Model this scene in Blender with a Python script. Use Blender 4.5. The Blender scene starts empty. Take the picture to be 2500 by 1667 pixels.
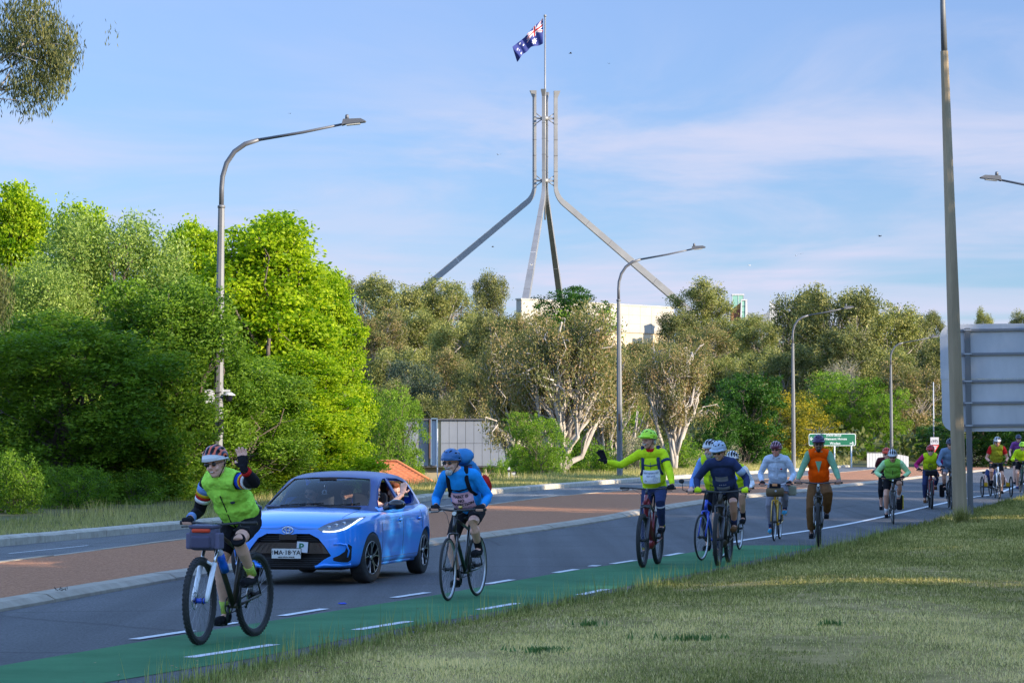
import bpy, bmesh, math, random
import numpy as np
from mathutils import Vector, Matrix, Euler
R = math.radians
sc = bpy.context.scene
# ------------------------------------------------------------------ camera
cam_d = bpy.data.cameras.new('camera'); cam = bpy.data.objects.new('camera', cam_d)
sc.collection.objects.link(cam); sc.camera = cam
FPX = 6500.0
cam_d.sensor_width = 36.0; cam_d.lens = 36.0 * FPX / 2500.0
cam_d.clip_start = 0.5; cam_d.clip_end = 6000
PITCH = math.atan(261.5 / FPX)
cam.location = (0, 0, 1.65); cam.rotation_euler = (R(90) + PITCH, 0, 0)
cam_d.dof.use_dof = False
# ------------------------------------------------------------------ light
SUN_AZ, SUN_EL = R(118), R(17)          # azimuth from +Y towards +X
TOSUN = Vector((math.sin(SUN_AZ) * math.cos(SUN_EL), math.cos(SUN_AZ) * math.cos(SUN_EL), math.sin(SUN_EL)))
world = bpy.data.worlds.new("World"); sc.world = world; world.use_nodes = True
wt = world.node_tree; wt.nodes.clear()
def wn(t, **k):
    n = wt.nodes.new(t)
    for a, b in k.items(): setattr(n, a, b)
    return n
w_out = wn('ShaderNodeOutputWorld'); w_bg = wn('ShaderNodeBackground')
w_sky = wn('ShaderNodeTexSky', sky_type='NISHITA', sun_disc=False, sun_elevation=SUN_EL, sun_rotation=SUN_AZ,
           altitude=600, air_density=1.0, dust_density=0.0, ozone_density=3.5)
w_bg.inputs['Strength'].default_value = 0.15
tc = wn('ShaderNodeTexCoord'); sep = wn('ShaderNodeSeparateXYZ'); wt.links.new(tc.outputs['Generated'], sep.inputs[0])
def wmath(op, a, b=None, clamp=False):
    n = wn('ShaderNodeMath', operation=op, use_clamp=clamp)
    for i, v in enumerate((a, b)):
        if v is None: continue
        if isinstance(v, (int, float)): n.inputs[i].default_value = v
        else: wt.links.new(v, n.inputs[i])
    return n.outputs[0]
zc = wmath('MAXIMUM', sep.outputs[2], 0.0)
zz = wmath('ADD', zc, 0.055)
u = wmath('DIVIDE', sep.outputs[0], zz); v = wmath('DIVIDE', sep.outputs[1], zz)
comb = wn('ShaderNodeCombineXYZ'); wt.links.new(u, comb.inputs[0]); wt.links.new(v, comb.inputs[1])
def wnoise(scale, sx, sy, detail, rough, off, dist=0.0):
    mp = wn('ShaderNodeMapping'); mp.inputs['Scale'].default_value = (sx, sy, 1); mp.inputs['Location'].default_value = off
    mp.inputs['Rotation'].default_value = (0, 0, R(-12))
    wt.links.new(comb.outputs[0], mp.inputs['Vector'])
    n = wn('ShaderNodeTexNoise'); n.inputs['Scale'].default_value = scale; n.inputs['Detail'].default_value = detail
    n.inputs['Roughness'].default_value = rough; n.inputs['Distortion'].default_value = dist
    wt.links.new(mp.outputs[0], n.inputs['Vector']); return n.outputs['Fac']
def wramp(x, lo, hi):
    n = wn('ShaderNodeMapRange', interpolation_type='SMOOTHSTEP'); wt.links.new(x, n.inputs[0])
    n.inputs[1].default_value = lo; n.inputs[2].default_value = hi; return n.outputs[0]
c1 = wramp(wnoise(1.1, 1.0, 0.62, 8, 0.58, (3.1, 1.7, 0), 0.6), 0.38, 0.70)
c2 = wramp(wnoise(0.42, 1.0, 0.8, 3, 0.5, (9.4, 2.2, 0)), 0.30, 0.58)
cl = wmath('MULTIPLY', c1, c2)
# long flat bars of thin cloud low in the sky
c3 = wramp(wnoise(0.9, 0.55, 0.9, 7, 0.52, (1.3, 6.1, 0), 0.4), 0.40, 0.66)
lowmask = wramp(zc, 0.16, 0.03)
lm = wn('ShaderNodeMapRange', interpolation_type='SMOOTHSTEP'); wt.links.new(zc, lm.inputs[0])
lm.inputs[1].default_value = 0.02; lm.inputs[2].default_value = 0.15; lm.inputs[3].default_value = 1.0; lm.inputs[4].default_value = 0.0
c3 = wmath('MULTIPLY', c3, lm.outputs[0])
cl = wmath('ADD', wmath('MULTIPLY', cl, 0.75), wmath('MULTIPLY', c3, 0.75), clamp=True)
w_tint = wn('ShaderNodeMixRGB', blend_type='MULTIPLY'); w_tint.inputs[0].default_value = 1
w_rp = wn('ShaderNodeValToRGB'); wt.links.new(zc, w_rp.inputs[0]); _e = w_rp.color_ramp.elements
_e[0].position = 0; _e[0].color = (.115, .14, .192, 1); _e[1].position = .62; _e[1].color = (1, 1, 1, 1)
for _p, _c in ((.052, (.135, .152, .198)), (.105, (.170, .170, .208)), (.17, (.217, .197, .230)), (.30, (.82, .74, .70))):
    _q = _e.new(_p); _q.color = (*_c, 1)
wt.links.new(w_rp.outputs[0], w_tint.inputs[2])
wt.links.new(w_sky.outputs[0], w_tint.inputs[1])
w_mix = wn('ShaderNodeMixRGB'); w_mix.inputs[2].default_value = (.86, .89, 1.14, 1)
w_mul = wn('ShaderNodeMath', operation='MULTIPLY'); w_mul.inputs[1].default_value = 1.0
wt.links.new(cl, w_mul.inputs[0]); wt.links.new(w_mul.outputs[0], w_mix.inputs[0])
wt.links.new(w_tint.outputs[0], w_mix.inputs[1]); wt.links.new(w_mix.outputs[0], w_bg.inputs['Color'])
wt.links.new(w_bg.outputs[0], w_out.inputs[0])
sun_d = bpy.data.lights.new('sun', 'SUN'); sun = bpy.data.objects.new('sun', sun_d); sc.collection.objects.link(sun)
sun_d.energy = 2.05; sun_d.angle = R(0.55); sun_d.color = (1.0, 0.86, 0.66)
sun.rotation_euler = TOSUN.to_track_quat('Z', 'Y').to_euler()
sc.view_settings.view_transform = 'Standard'; sc.view_settings.look = 'None'
sc.view_settings.exposure = 2.45; sc.view_settings.gamma = 1.0; sc.view_settings.use_curve_mapping = False
sc.cycles.max_bounces = 6; sc.cycles.transparent_max_bounces = 12; sc.cycles.use_denoising = True
sc.cycles.sample_clamp_indirect = 4.0
# ------------------------------------------------------------------ helpers
COL = sc.collection
def tag(o, label=None, cat=None, group=None, kind=None):
    if label: o['label'] = label
    if cat: o['category'] = cat
    if group: o['group'] = group
    if kind: o['kind'] = kind
    return o
def empty(name, loc=(0, 0, 0), rz=0.0):
    o = bpy.data.objects.new(name, None); COL.objects.link(o); o.location = loc; o.rotation_euler = (0, 0, rz)
    o.empty_display_size = 0.1
    return o
def link(name, me, parent=None, loc=None):
    o = bpy.data.objects.new(name, me); COL.objects.link(o)
    if parent is not None: o.parent = parent
    if loc is not None: o.location = loc
    return o
def copy_tree(o, parent=None):
    c = o.copy(); COL.objects.link(c); c.parent = parent
    for ch in o.children: copy_tree(ch, c)
    return c
_m = {}
def mat(name, col, rough=0.7, metal=0.0, vary=0.0, vscale=8.0, bump=0.0, bscale=40.0, col2=None, spec=0.5, coat=0.0,
        emit=None, sub=0.0, detail=4, stretch=None):
    if name in _m: return _m[name]
    m = bpy.data.materials.new(name); m.use_nodes = True; nt = m.node_tree; b = nt.nodes['Principled BSDF']
    c = (*col, 1) if len(col) == 3 else col
    b.inputs['Base Color'].default_value = c; b.inputs['Roughness'].default_value = rough
    b.inputs['Metallic'].default_value = metal; b.inputs['Specular IOR Level'].default_value = spec
    b.inputs['Coat Weight'].default_value = coat; b.inputs['Coat Roughness'].default_value = 0.04
    if emit: b.inputs['Emission Color'].default_value = (*emit[:3], 1); b.inputs['Emission Strength'].default_value = emit[3]
    tcn = nt.nodes.new('ShaderNodeTexCoord'); src = tcn.outputs['Object']
    if stretch:
        mp = nt.nodes.new('ShaderNodeMapping'); mp.inputs['Scale'].default_value = stretch
        nt.links.new(src, mp.inputs[0]); src = mp.outputs[0]
    if vary or col2:
        n = nt.nodes.new('ShaderNodeTexNoise'); n.inputs['Scale'].default_value = vscale; n.inputs['Detail'].default_value = detail
        n.inputs['Roughness'].default_value = 0.65
        nt.links.new(src, n.inputs['Vector'])
        r = nt.nodes.new('ShaderNodeValToRGB'); r.color_ramp.elements[0].position = 0.3; r.color_ramp.elements[1].position = 0.7
        c2 = col2 if col2 else tuple(x * (1 + vary) for x in col); c1_ = col if col2 else tuple(x * (1 - vary) for x in col)
        r.color_ramp.elements[0].color = (*c1_[:3], 1); r.color_ramp.elements[1].color = (*c2[:3], 1)
        nt.links.new(n.outputs['Fac'], r.inputs[0]); nt.links.new(r.outputs[0], b.inputs['Base Color'])
    if bump:
        n = nt.nodes.new('ShaderNodeTexNoise'); n.inputs['Scale'].default_value = bscale; n.inputs['Detail'].default_value = 5
        nt.links.new(src, n.inputs['Vector'])
        bp = nt.nodes.new('ShaderNodeBump'); bp.inputs['Strength'].default_value = bump; bp.inputs['Distance'].default_value = 0.02
        nt.links.new(n.outputs['Fac'], bp.inputs['Height']); nt.links.new(bp.outputs[0], b.inputs['Normal'])
    _m[name] = m; return m
def leafmat(name, c_lo, c_hi, trans=0.35, rough=0.55, c_mid=None):
    if name in _m: return _m[name]
    m = bpy.data.materials.new(name); m.use_nodes = True; nt = m.node_tree; nt.nodes.clear()
    out = nt.nodes.new('ShaderNodeOutputMaterial'); b = nt.nodes.new('ShaderNodeBsdfPrincipled'); t = nt.nodes.new('ShaderNodeBsdfTranslucent')
    at = nt.nodes.new('ShaderNodeAttribute'); at.attribute_name = 'tint'
    r = nt.nodes.new('ShaderNodeValToRGB'); r.color_ramp.elements[0].color = (*c_lo, 1); r.color_ramp.elements[1].color = (*c_hi, 1)
    if c_mid:
        e = r.color_ramp.elements.new(0.5); e.color = (*c_mid, 1)
    nt.links.new(at.outputs['Fac'], r.inputs[0]); nt.links.new(r.outputs[0], b.inputs['Base Color'])
    b.inputs['Roughness'].default_value = rough; b.inputs['Specular IOR Level'].default_value = 0.15
    g = nt.nodes.new('ShaderNodeMixRGB'); g.blend_type = 'MULTIPLY'; g.inputs[0].default_value = 1; g.inputs[2].default_value = (1.35, 1.5, 0.6, 1)
    nt.links.new(r.outputs[0], g.inputs[1]); nt.links.new(g.outputs[0], t.inputs[0])
    mx = nt.nodes.new('ShaderNodeMixShader'); mx.inputs[0].default_value = trans
    nt.links.new(b.outputs[0], mx.inputs[1]); nt.links.new(t.outputs[0], mx.inputs[2]); nt.links.new(mx.outputs[0], out.inputs[0])
    _m[name] = m; return m

class MB:
    """collects simple shapes into one mesh"""
    def __init__(s): s.v = []; s.f = []; s.mi = []; s.sm = []; s.cur = 0; s.smooth = False
    def add(s, vs, fs, smooth=None):
        b = len(s.v); s.v.extend([tuple(p) for p in vs])
        for f in fs:
            s.f.append(tuple(b + i for i in f)); s.mi.append(s.cur); s.sm.append(s.smooth if smooth is None else smooth)
        return s
    def m(s, i): s.cur = i; return s
    def box(s, c, d, rot=None):
        hx, hy, hz = d[0] / 2, d[1] / 2, d[2] / 2
        vs = [Vector((x, y, z)) for x in (-hx, hx) for y in (-hy, hy) for z in (-hz, hz)]
        if rot is not None:
            M = rot if isinstance(rot, Matrix) else Euler(rot).to_matrix(); vs = [M @ q for q in vs]
        c = Vector(c); vs = [q + c for q in vs]
        return s.add(vs, [(0, 1, 3, 2), (4, 6, 7, 5), (0, 4, 5, 1), (2, 3, 7, 6), (0, 2, 6, 4), (1, 5, 7, 3)], False)
    def tube(s, pts, rad, n=8, caps=True, flat=None, smooth=True):
        pts = [Vector(p) for p in pts]; k = len(pts)
        if not hasattr(rad, '__len__'): rad = [rad] * k
        t0 = (pts[1] - pts[0]).normalized(); up = Vector((0, 0, 1)) if abs(t0.z) < 0.9 else Vector((0, 1, 0))
        nrm = (up - t0 * up.dot(t0)).normalized(); vs = []
        for i, p in enumerate(pts):
            t = (pts[min(i + 1, k - 1)] - pts[max(i - 1, 0)]).normalized()
            nrm = (nrm - t * nrm.dot(t)).normalized(); bn = t.cross(nrm)
            for j in range(n):
                a = 2 * math.pi * (j + 0.5) / n; fx, fy = (1, 1) if flat is None else flat
                vs.append(p + (nrm * math.cos(a) * fx + bn * math.sin(a) * fy) * rad[i])
        fs = [(i * n + j, i * n + (j + 1) % n, (i + 1) * n + (j + 1) % n, (i + 1) * n + j) for i in range(k - 1) for j in range(n)]
        s.add(vs, fs, smooth)
        if caps:
            b = len(s.v) - k * n
            s.f.append(tuple(b + j for j in reversed(range(n)))); s.f.append(tuple(b + (k - 1) * n + j for j in range(n)))
            s.mi += [s.cur] * 2; s.sm += [False] * 2
        return s
    def lathe(s, prof, n=16, M=None, smooth=True):
        """prof: list of (r, z) about local z"""
        M = M or Matrix(); vs = [M @ Vector((r * math.cos(2 * math.pi * j / n), r * math.sin(2 * math.pi * j / n), z)) for r, z in prof for j in range(n)]
        fs = [(i * n + j, i * n + (j + 1) % n, (i + 1) * n + (j + 1) % n, (i + 1) * n + j) for i in range(len(prof) - 1) for j in range(n)]
        return s.add(vs, fs, smooth)
    def torus(s, c, R1, r, axis='y', n=32, k=8, M=None, sx=1, sy=1):
        vs = []
        for i in range(n):
            a = 2 * math.pi * i / n
            for j in range(k):
                b = 2 * math.pi * j / k; q = R1 + r * math.cos(b); x, z, y = q * math.cos(a) * sx, q * math.sin(a) * sy, r * math.sin(b)
                p = Vector((x, y, z)) if axis == 'y' else (Vector((y, x, z)) if axis == 'x' else Vector((x, z, y)))
                if M is not None: p = M @ p
                vs.append(p + Vector(c))
        fs = [(i * k + j, ((i + 1) % n) * k + j, ((i + 1) % n) * k + (j + 1) % k, i * k + (j + 1) % k) for i in range(n) for j in range(k)]
        return s.add(vs, fs, True)
    def ell(s, c, r, n=14, k=9, M=None):
        vs = []; c = Vector(c)
        for i in range(k + 1):
            th = math.pi * i / k
            for j in range(n):
                a = 2 * math.pi * j / n; p = Vector((r[0] * math.sin(th) * math.cos(a), r[1] * math.sin(th) * math.sin(a), r[2] * math.cos(th)))
                if M is not None: p = M @ p
                vs.append(p + c)
        fs = [(i * n + j, (i + 1) * n + j, (i + 1) * n + (j + 1) % n, i * n + (j + 1) % n) for i in range(k) for j in range(n)]
        return s.add(vs, fs, True)
    def prism(s, poly, axis, a, b):
        """poly: 2D points; axis 'x','y','z' extruded from a to b"""
        def P(q, t): return {'x': (t, q[0], q[1]), 'y': (q[0], t, q[1]), 'z': (q[0], q[1], t)}[axis]
        n = len(poly); vs = [P(q, a) for q in poly] + [P(q, b) for q in poly]
        fs = [tuple(range(n)), tuple(reversed(range(n, 2 * n)))] + [(i, i + n, (i + 1) % n + n, (i + 1) % n) for i in range(n)]
        return s.add(vs, fs, False)
    def mesh(s, name, mats):
        me = bpy.data.meshes.new(name); me.from_pydata(s.v, [], s.f)
        me.polygons.foreach_set('material_index', s.mi); me.polygons.foreach_set('use_smooth', s.sm)
        for q in (mats if isinstance(mats, (list, tuple)) else [mats]): me.materials.append(q)
        bm = bmesh.new(); bm.from_mesh(me); bmesh.ops.remove_doubles(bm, verts=bm.verts, dist=1e-5)
        bmesh.ops.recalc_face_normals(bm, faces=bm.faces); bm.to_mesh(me); bm.free()
        return me
    def build(s, name, mats, parent=None, loc=None):
        return link(name, s.mesh(name, mats), parent, loc)

def npmesh(name, V, Q, mats, tint=None, smooth=False, mi=None):
    """V (n,3), Q (m,k) faces all of k corners"""
    me = bpy.data.meshes.new(name); V = np.asarray(V, np.float32); Q = np.asarray(Q, np.int32); m_, k = Q.shape
    me.vertices.add(len(V)); me.vertices.foreach_set('co', V.ravel())
    me.loops.add(m_ * k); me.loops.foreach_set('vertex_index', Q.ravel())
    me.polygons.add(m_); me.polygons.foreach_set('loop_start', np.arange(0, m_ * k, k, dtype=np.int32))
    if smooth: me.polygons.foreach_set('use_smooth', np.ones(m_, bool))
    if mi is not None: me.polygons.foreach_set('material_index', np.asarray(mi, np.int32))
    me.update(calc_edges=True)
    if tint is not None:
        a = me.attributes.new('tint', 'FLOAT', 'POINT'); a.data.foreach_set('value', np.asarray(tint, np.float32))
    for q in (mats if isinstance(mats, (list, tuple)) else [mats]): me.materials.append(q)
    return me
# a second scene used only to evaluate modifiers quickly
TMP = bpy.data.scenes.new('tmp_eval')
def bake(me, mods):
    """apply modifiers [(type, {settings})] to mesh me and return a new mesh"""
    o = bpy.data.objects.new('tmp', me); TMP.collection.objects.link(o); extra = []
    for t, kw in mods:
        md = o.modifiers.new(t.lower(), t)
        for a, b in kw.items():
            if a == 'object' and isinstance(b, bpy.types.Mesh):
                b = bpy.data.objects.new('tmpb', b); TMP.collection.objects.link(b); extra.append(b)
            setattr(md, a, b)
    vl = TMP.view_layers[0]; vl.update(); dg = vl.depsgraph
    out = bpy.data.meshes.new_from_object(o.evaluated_get(dg), preserve_all_data_layers=True, depsgraph=dg)
    for q in [o] + extra:
        d = q.data; bpy.data.objects.remove(q)
        if d.users == 0: bpy.data.meshes.remove(d)
    return out
def text_mesh(txt, size, depth=0.002, align='CENTER', bold=0.0, spacing=1.0):
    cu = bpy.data.curves.new('txt', 'FONT'); cu.body = txt; cu.size = size; cu.extrude = depth; cu.align_x = align; cu.align_y = 'CENTER'
    cu.offset = bold; cu.space_character = spacing; cu.resolution_u = 2
    o = bpy.data.objects.new('tmp', cu); TMP.collection.objects.link(o); vl = TMP.view_layers[0]; vl.update()
    me = bpy.data.meshes.new_from_object(o.evaluated_get(vl.depsgraph)); bpy.data.objects.remove(o); return me
def put_text(txt, size, m, parent, loc, rot, name='lettering', **k):
    me = text_mesh(txt, size, **k); me.materials.clear(); me.materials.append(m)
    o = link(name, me, parent); o.location = loc; o.rotation_euler = rot; return o
def gz(Y):
    t = min(max((Y - 54) / 23, 0), 1); return .27 * t * t * (3 - 2 * t)
_ct, _st = math.cos(PITCH), math.sin(PITCH)
def ray(x, y):
    a = (x - 1250) / FPX; b = (833.5 - y) / FPX
    return Vector((a, _ct - b * _st, _st + b * _ct))
def at(x, y, Y):
    """point at distance Y that the photograph shows at (x, y) of 2500 x 1667"""
    r = ray(x, y); return Vector((0, 0, 1.65)) + r * (Y / r.y)
def on_road(x, y):
    r = ray(x, y); t = 40.0
    for _ in range(300): t = .5 * t + .5 * (gz(r.y * t) - 1.65) / r.z
    return Vector((r.x * t, r.y * t, gz(r.y * t)))
def sstep(x, a, b):
    t = np.clip((x - a) / (b - a), 0, 1); return t * t * (3 - 2 * t)
# ================================================================== setting
PL = {
 'kerbN': [(-11.5, 0), (-7.2, 16), (-5.18, 27), (-4.14, 34), (-2.6, 40.5), (-1.1, 46.5), (0.6, 53.5), (3.15, 63.5), (8.4, 81), (16.13, 113), (29.5, 166), (40.8, 212), (62, 300)],
 'medF': [(-16, 0), (-10.4, 20), (-7.14, 37.2), (-5.7, 47), (-2.6, 60), (1.52, 75.2), (6.67, 96.3), (12.34, 121), (22.84, 169), (36.6, 223), (58, 305)],
 'kerbF': [(-20, 0), (-13, 28), (-8.64, 45), (-6.6, 55.5), (-2.6, 70.4), (2.57, 98), (5.5, 113), (19.29, 172), (34, 240), (52, 320)],
 'green_l': [(-8.5, 4), (-6.9, 10), (-3.9, 20.3), (-2.9, 23.8), (-0.92, 29.9), (0.6, 35.4), (2.27, 40.6), (3.83, 45.6), (5.6, 51)],
 'green_r': [(-6.9, 4), (-5.5, 10), (-2.87, 18.9), (-2.1, 20.9), (-1.11, 24.3), (0.2, 28.2), (2.3, 35), (5.3, 45.6), (7.2, 51)],
 'grass': [(-4.2, 10), (-2.12, 18.8), (-1.85, 20), (-.8, 24), (0.85, 29), (1.95, 32.5), (4.12, 39.4), (5.65, 45), (7.8, 53), (10.05, 61), (14.1, 73), (19, 90), (27, 113), (38, 160), (62, 240), (84, 320)],
 'white': [(4.2, 48.2), (8.98, 63), (11.43, 70.4), (14.7, 81), (20.35, 105.95), (31, 150), (44, 200)],
}
def XL(name, Y):
    p = PL[name]; return np.interp(Y, [q[1] for q in p], [q[0] for q in p])
def hsh(x, y):
    s_ = np.sin(x * 12.9898 + y * 78.233) * 43758.5453; return s_ - np.floor(s_)
def wob(x, y):   # smooth pseudo noise
    return (np.sin(x * .91 + 1.3 * np.sin(y * .37)) + np.sin(y * 1.13 + 1.7 * np.sin(x * .53)) + np.sin((x + y) * .61 + 2.0)) / 3
gzv = lambda Y: .27 * sstep(np.asarray(Y, float), 54, 77)
def terrain(x, y):
    x = np.asarray(x, float); y = np.asarray(y, float)
    base = gzv(y) - 0.10
    hill = 20.5 * sstep(y, 190, 610) + .8 * sstep(y, 190, 260) * (1 + wob(x * .05, y * .05))
    hill = hill * (0.55 + 0.45 * sstep(x, -190, -40)) * (1 - 0.55 * sstep(x, 70, 190))
    kf = XL('kerbF', y)
    dip = -2.6 * sstep(kf - x, 3.5, 12) * sstep(y, 86, 112) * (1 - sstep(y, 205, 260)) * sstep(x, -34, -15)
    return base + hill + dip
M_GRASSG = mat('lawn_soil', (0.12, 0.11, 0.025), 0.95, vscale=1.6, col2=(0.44, 0.31, 0.13), bump=0.6, bscale=25, detail=9, spec=.05)
M_DRYG = mat('dry_soil', (0.07, 0.075, 0.03), 0.95, vscale=0.4, col2=(0.17, 0.15, 0.075), bump=0.5, bscale=12, detail=9, spec=.05)
ys = np.concatenate([np.arange(-60, 200, 4.0), np.arange(200, 700, 10.0), np.arange(700, 2600, 100.0)])
xs = np.concatenate([np.arange(-900, -60, 60.0), np.arange(-60, 80, 3.0), np.arange(80, 960, 60.0)])
GX, GY = np.meshgrid(xs, ys); V = np.stack([GX, GY, terrain(GX, GY)], -1).reshape(-1, 3)
def gridq(ny, nx):
    i = np.arange(ny - 1)[:, None] * nx + np.arange(nx - 1)[None]; i = i.ravel()
    return np.stack([i, i + 1, i + nx + 1, i + nx], -1)
tag(link('ground', npmesh('ground', V, gridq(len(ys), len(xs)), M_DRYG, smooth=True)), 'dry grassy ground and hillside under the trees', kind='structure')
def strip(name, fl, fr, Y0, Y1, dz, m, n=5, step=1.0, label=None, zf=None, thick=0):
    Y = np.unique(np.concatenate([np.arange(Y0, Y1, step), [Y1]])); L = fl(Y); Rr = fr(Y)
    t = np.linspace(0, 1, n); X = L[:, None] * (1 - t) + Rr[:, None] * t
    YY = np.repeat(Y[:, None], n, 1); Z = (zf(X, YY) if zf else gzv(YY)) + dz
    o = link(name, npmesh(name, np.stack([X, YY, Z], -1).reshape(-1, 3), gridq(len(Y), n), m, smooth=True))
    return tag(o, label, kind='structure')
def asphalt(name, c, c2, sparkle):
    m = mat(name, c, 0.82, vscale=0.35, col2=c2, bump=0.5, bscale=160, detail=8)
    nt = m.node_tree; b = nt.nodes['Principled BSDF']; src = b.inputs['Base Color'].links[0].from_socket
    tcn = nt.nodes.new('ShaderNodeTexCoord'); mp = nt.nodes.new('ShaderNodeMapping'); mp.inputs['Scale'].default_value = (1, .35, 1)
    nt.links.new(tcn.outputs['Object'], mp.inputs[0])
    vn = nt.nodes.new('ShaderNodeTexNoise'); vn.inputs['Scale'].default_value = 38; vn.inputs['Detail'].default_value = 3
    nt.links.new(mp.outputs[0], vn.inputs['Vector'])
    r = nt.nodes.new('ShaderNodeMapRange'); r.inputs[1].default_value = .35; r.inputs[2].default_value = .75
    r.inputs[3].default_value = 1 - sparkle; r.inputs[4].default_value = 1 + sparkle * 1.6
    nt.links.new(vn.outputs['Fac'], r.inputs[0])
    mx = nt.nodes.new('ShaderNodeMixRGB'); mx.blend_type = 'MULTIPLY'; mx.inputs[0].default_value = 1
    m2 = nt.nodes.new('ShaderNodeMapping'); m2.inputs['Rotation'].default_value = (0, 0, R(16)); m2.inputs['Scale'].default_value = (1.9, .035, 1); nt.links.new(tcn.outputs['Object'], m2.inputs[0])
    n2 = nt.nodes.new('ShaderNodeTexNoise'); n2.inputs['Scale'].default_value = 1.0; n2.inputs['Detail'].default_value = 5; nt.links.new(m2.outputs[0], n2.inputs['Vector'])
    r2 = nt.nodes.new('ShaderNodeMapRange'); r2.inputs[1].default_value = .3; r2.inputs[2].default_value = .7; r2.inputs[3].default_value = .72; r2.inputs[4].default_value = 1.42; nt.links.new(n2.outputs['Fac'], r2.inputs[0])
    vo = nt.nodes.new('ShaderNodeTexVoronoi'); vo.feature = 'DISTANCE_TO_EDGE'; vo.inputs['Scale'].default_value = .28; wv_ = nt.nodes.new('ShaderNodeMixRGB'); wv_.inputs[0].default_value = .25; nt.links.new(tcn.outputs['Object'], wv_.inputs[1]); nt.links.new(n2.outputs['Color'], wv_.inputs[2]); nt.links.new(wv_.outputs[0], vo.inputs['Vector'])
    r3 = nt.nodes.new('ShaderNodeMapRange'); r3.inputs[1].default_value = .0; r3.inputs[2].default_value = .014; r3.inputs[3].default_value = .55; r3.inputs[4].default_value = 1.0; nt.links.new(vo.outputs['Distance'], r3.inputs[0])
    mm = nt.nodes.new('ShaderNodeMath'); mm.operation = 'MULTIPLY'; nt.links.new(r.outputs[0], mm.inputs[0]); nt.links.new(r2.outputs[0], mm.inputs[1]); m4 = nt.nodes.new('ShaderNodeMath'); m4.operation = 'MULTIPLY'; nt.links.new(mm.outputs[0], m4.inputs[0]); nt.links.new(r3.outputs[0], m4.inputs[1])
    nt.links.new(src, mx.inputs[1]); nt.links.new(m4.outputs[0], mx.inputs[2]); nt.links.new(mx.outputs[0], b.inputs['Base Color'])
    return m
M_ROAD = asphalt('asphalt_near', (0.050, 0.051, 0.056), (0.070, 0.070, 0.074), .30)
M_ROADF = asphalt('asphalt_far', (0.075, 0.077, 0.08), (0.12, 0.12, 0.115), .35)
M_MED = mat('red_brown_chip_seal', (0.20, 0.085, 0.042), 0.95, spec=.1, vscale=30, col2=(0.54, 0.27, 0.15), bump=0.9, bscale=60, detail=4)
M_GREEN = mat('green_paint', (0.028, 0.12, 0.048), 0.8, spec=.1, vscale=.8, col2=(0.06, 0.20, 0.085), bump=0.4, bscale=150, detail=14)
M_WHITE = mat('road_white_paint', (0.40, 0.41, 0.42), 0.7, vscale=22, col2=(0.78, 0.78, 0.78), bump=0.3, bscale=120)
M_KERB = mat('kerb_concrete', (0.26, 0.215, 0.16), 0.9, vscale=3.0, col2=(0.40, 0.345, 0.27), bump=0.4, bscale=60, detail=8)
M_KERBF = mat('kerb_concrete_worn', (0.30, 0.26, 0.2), 0.9, vscale=5.0, col2=(0.5, 0.45, 0.36), bump=0.4, bscale=60, detail=8)
strip('road', lambda Y: XL('medF', Y) + .5, lambda Y: XL('grass', Y) + 1.2, -20, 320, 0.0, M_ROAD, 12, label='dark asphalt carriageway that the riders use')
strip('side_road', lambda Y: XL('kerbF', Y) - .1, lambda Y: XL('medF', Y) + .5, -20, 320, 0.001, M_ROADF, 10, label='pale worn asphalt carriageway beyond the red median')
strip('median', lambda Y: XL('medF', Y) + .12, lambda Y: XL('kerbN', Y) - .30, -20, 318, 0.080, M_MED, 8, label='red brown gravelly median strip between the carriageways')
tag(strip('green_bike_lane', lambda Y: XL('green_l', Y), lambda Y: XL('green_r', Y), 4, 45.6, 0.004, M_GREEN, 4, .6), 'green painted bicycle lane along the grass edge')
# paint dashes along the lane
def dash(nm, Pa, Pb, w, label=None, z=.008):
    Pa, Pb = Vector(Pa), Vector(Pb); d = (Pb - Pa); n = Vector((-d.y, d.x)).normalized() * w / 2
    k = max(2, int(d.length / .8)); V_ = []; 
    for i in range(k + 1):
        p = Pa + d * i / k
        for sgn in (1, -1): q = p + n * sgn; V_.append((q.x, q.y, gz(q.y) + z))
    o = link(nm, npmesh(nm, V_, [(2 * i, 2 * i + 1, 2 * i + 3, 2 * i + 2) for i in range(k)], M_WHITE)); return tag(o, label, kind='structure')
dl = [((-4.75, 17.6), (-3.92, 20.5)), ((-3.27, 23.15), (-2.55, 25.6)), ((-2.27, 26.33), (-1.93, 27.5)), ((-1.31, 29.55), (-.97, 30.6)),
      ((-.31, 32.5), (.0, 33.6)), ((.57, 35.45), (.88, 36.5)), ((1.43, 38.2), (1.81, 39.4)), ((2.37, 41.1), (2.68, 42.2))]
dl[1] = ((-3.27, 23.1), (-2.9, 24.2)); dl[0] = ((-4.55, 18.6), (-3.98, 20.4))
for a, b in dl: dash('lane_dash', a, b, .11, 'white paint dash on the traffic side of the green lane')
for a, b in [((-2.55, 21.1), (-2.0, 22.5)), ((-1.42, 24.3), (-.98, 25.5)), ((-.33, 27.35), (.06, 28.5)), ((.76, 30.1), (1.1, 31.3))]:
    dash('lane_dash', a, b, .11, 'white paint dash on the grass side of the green lane')
dash('lane_dash', (-2.72, 25.05), (-2.62, 25.35), .14, 'short white paint mark beside the green lane'); dash('lane_dash', (1.12, 37.4), (1.2, 37.75), .14, 'short white paint mark beside the green lane')
wl = [(3.9, 47.2)] + PL['white']
V_ = []; YY = np.arange(46.8, 198, 1.0)
for Y in YY:
    x = float(np.interp(Y, [q[1] for q in wl], [q[0] for q in wl])); V_ += [(x - .075, Y, gz(Y) + .008), (x + .075, Y, gz(Y) + .008)]
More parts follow.
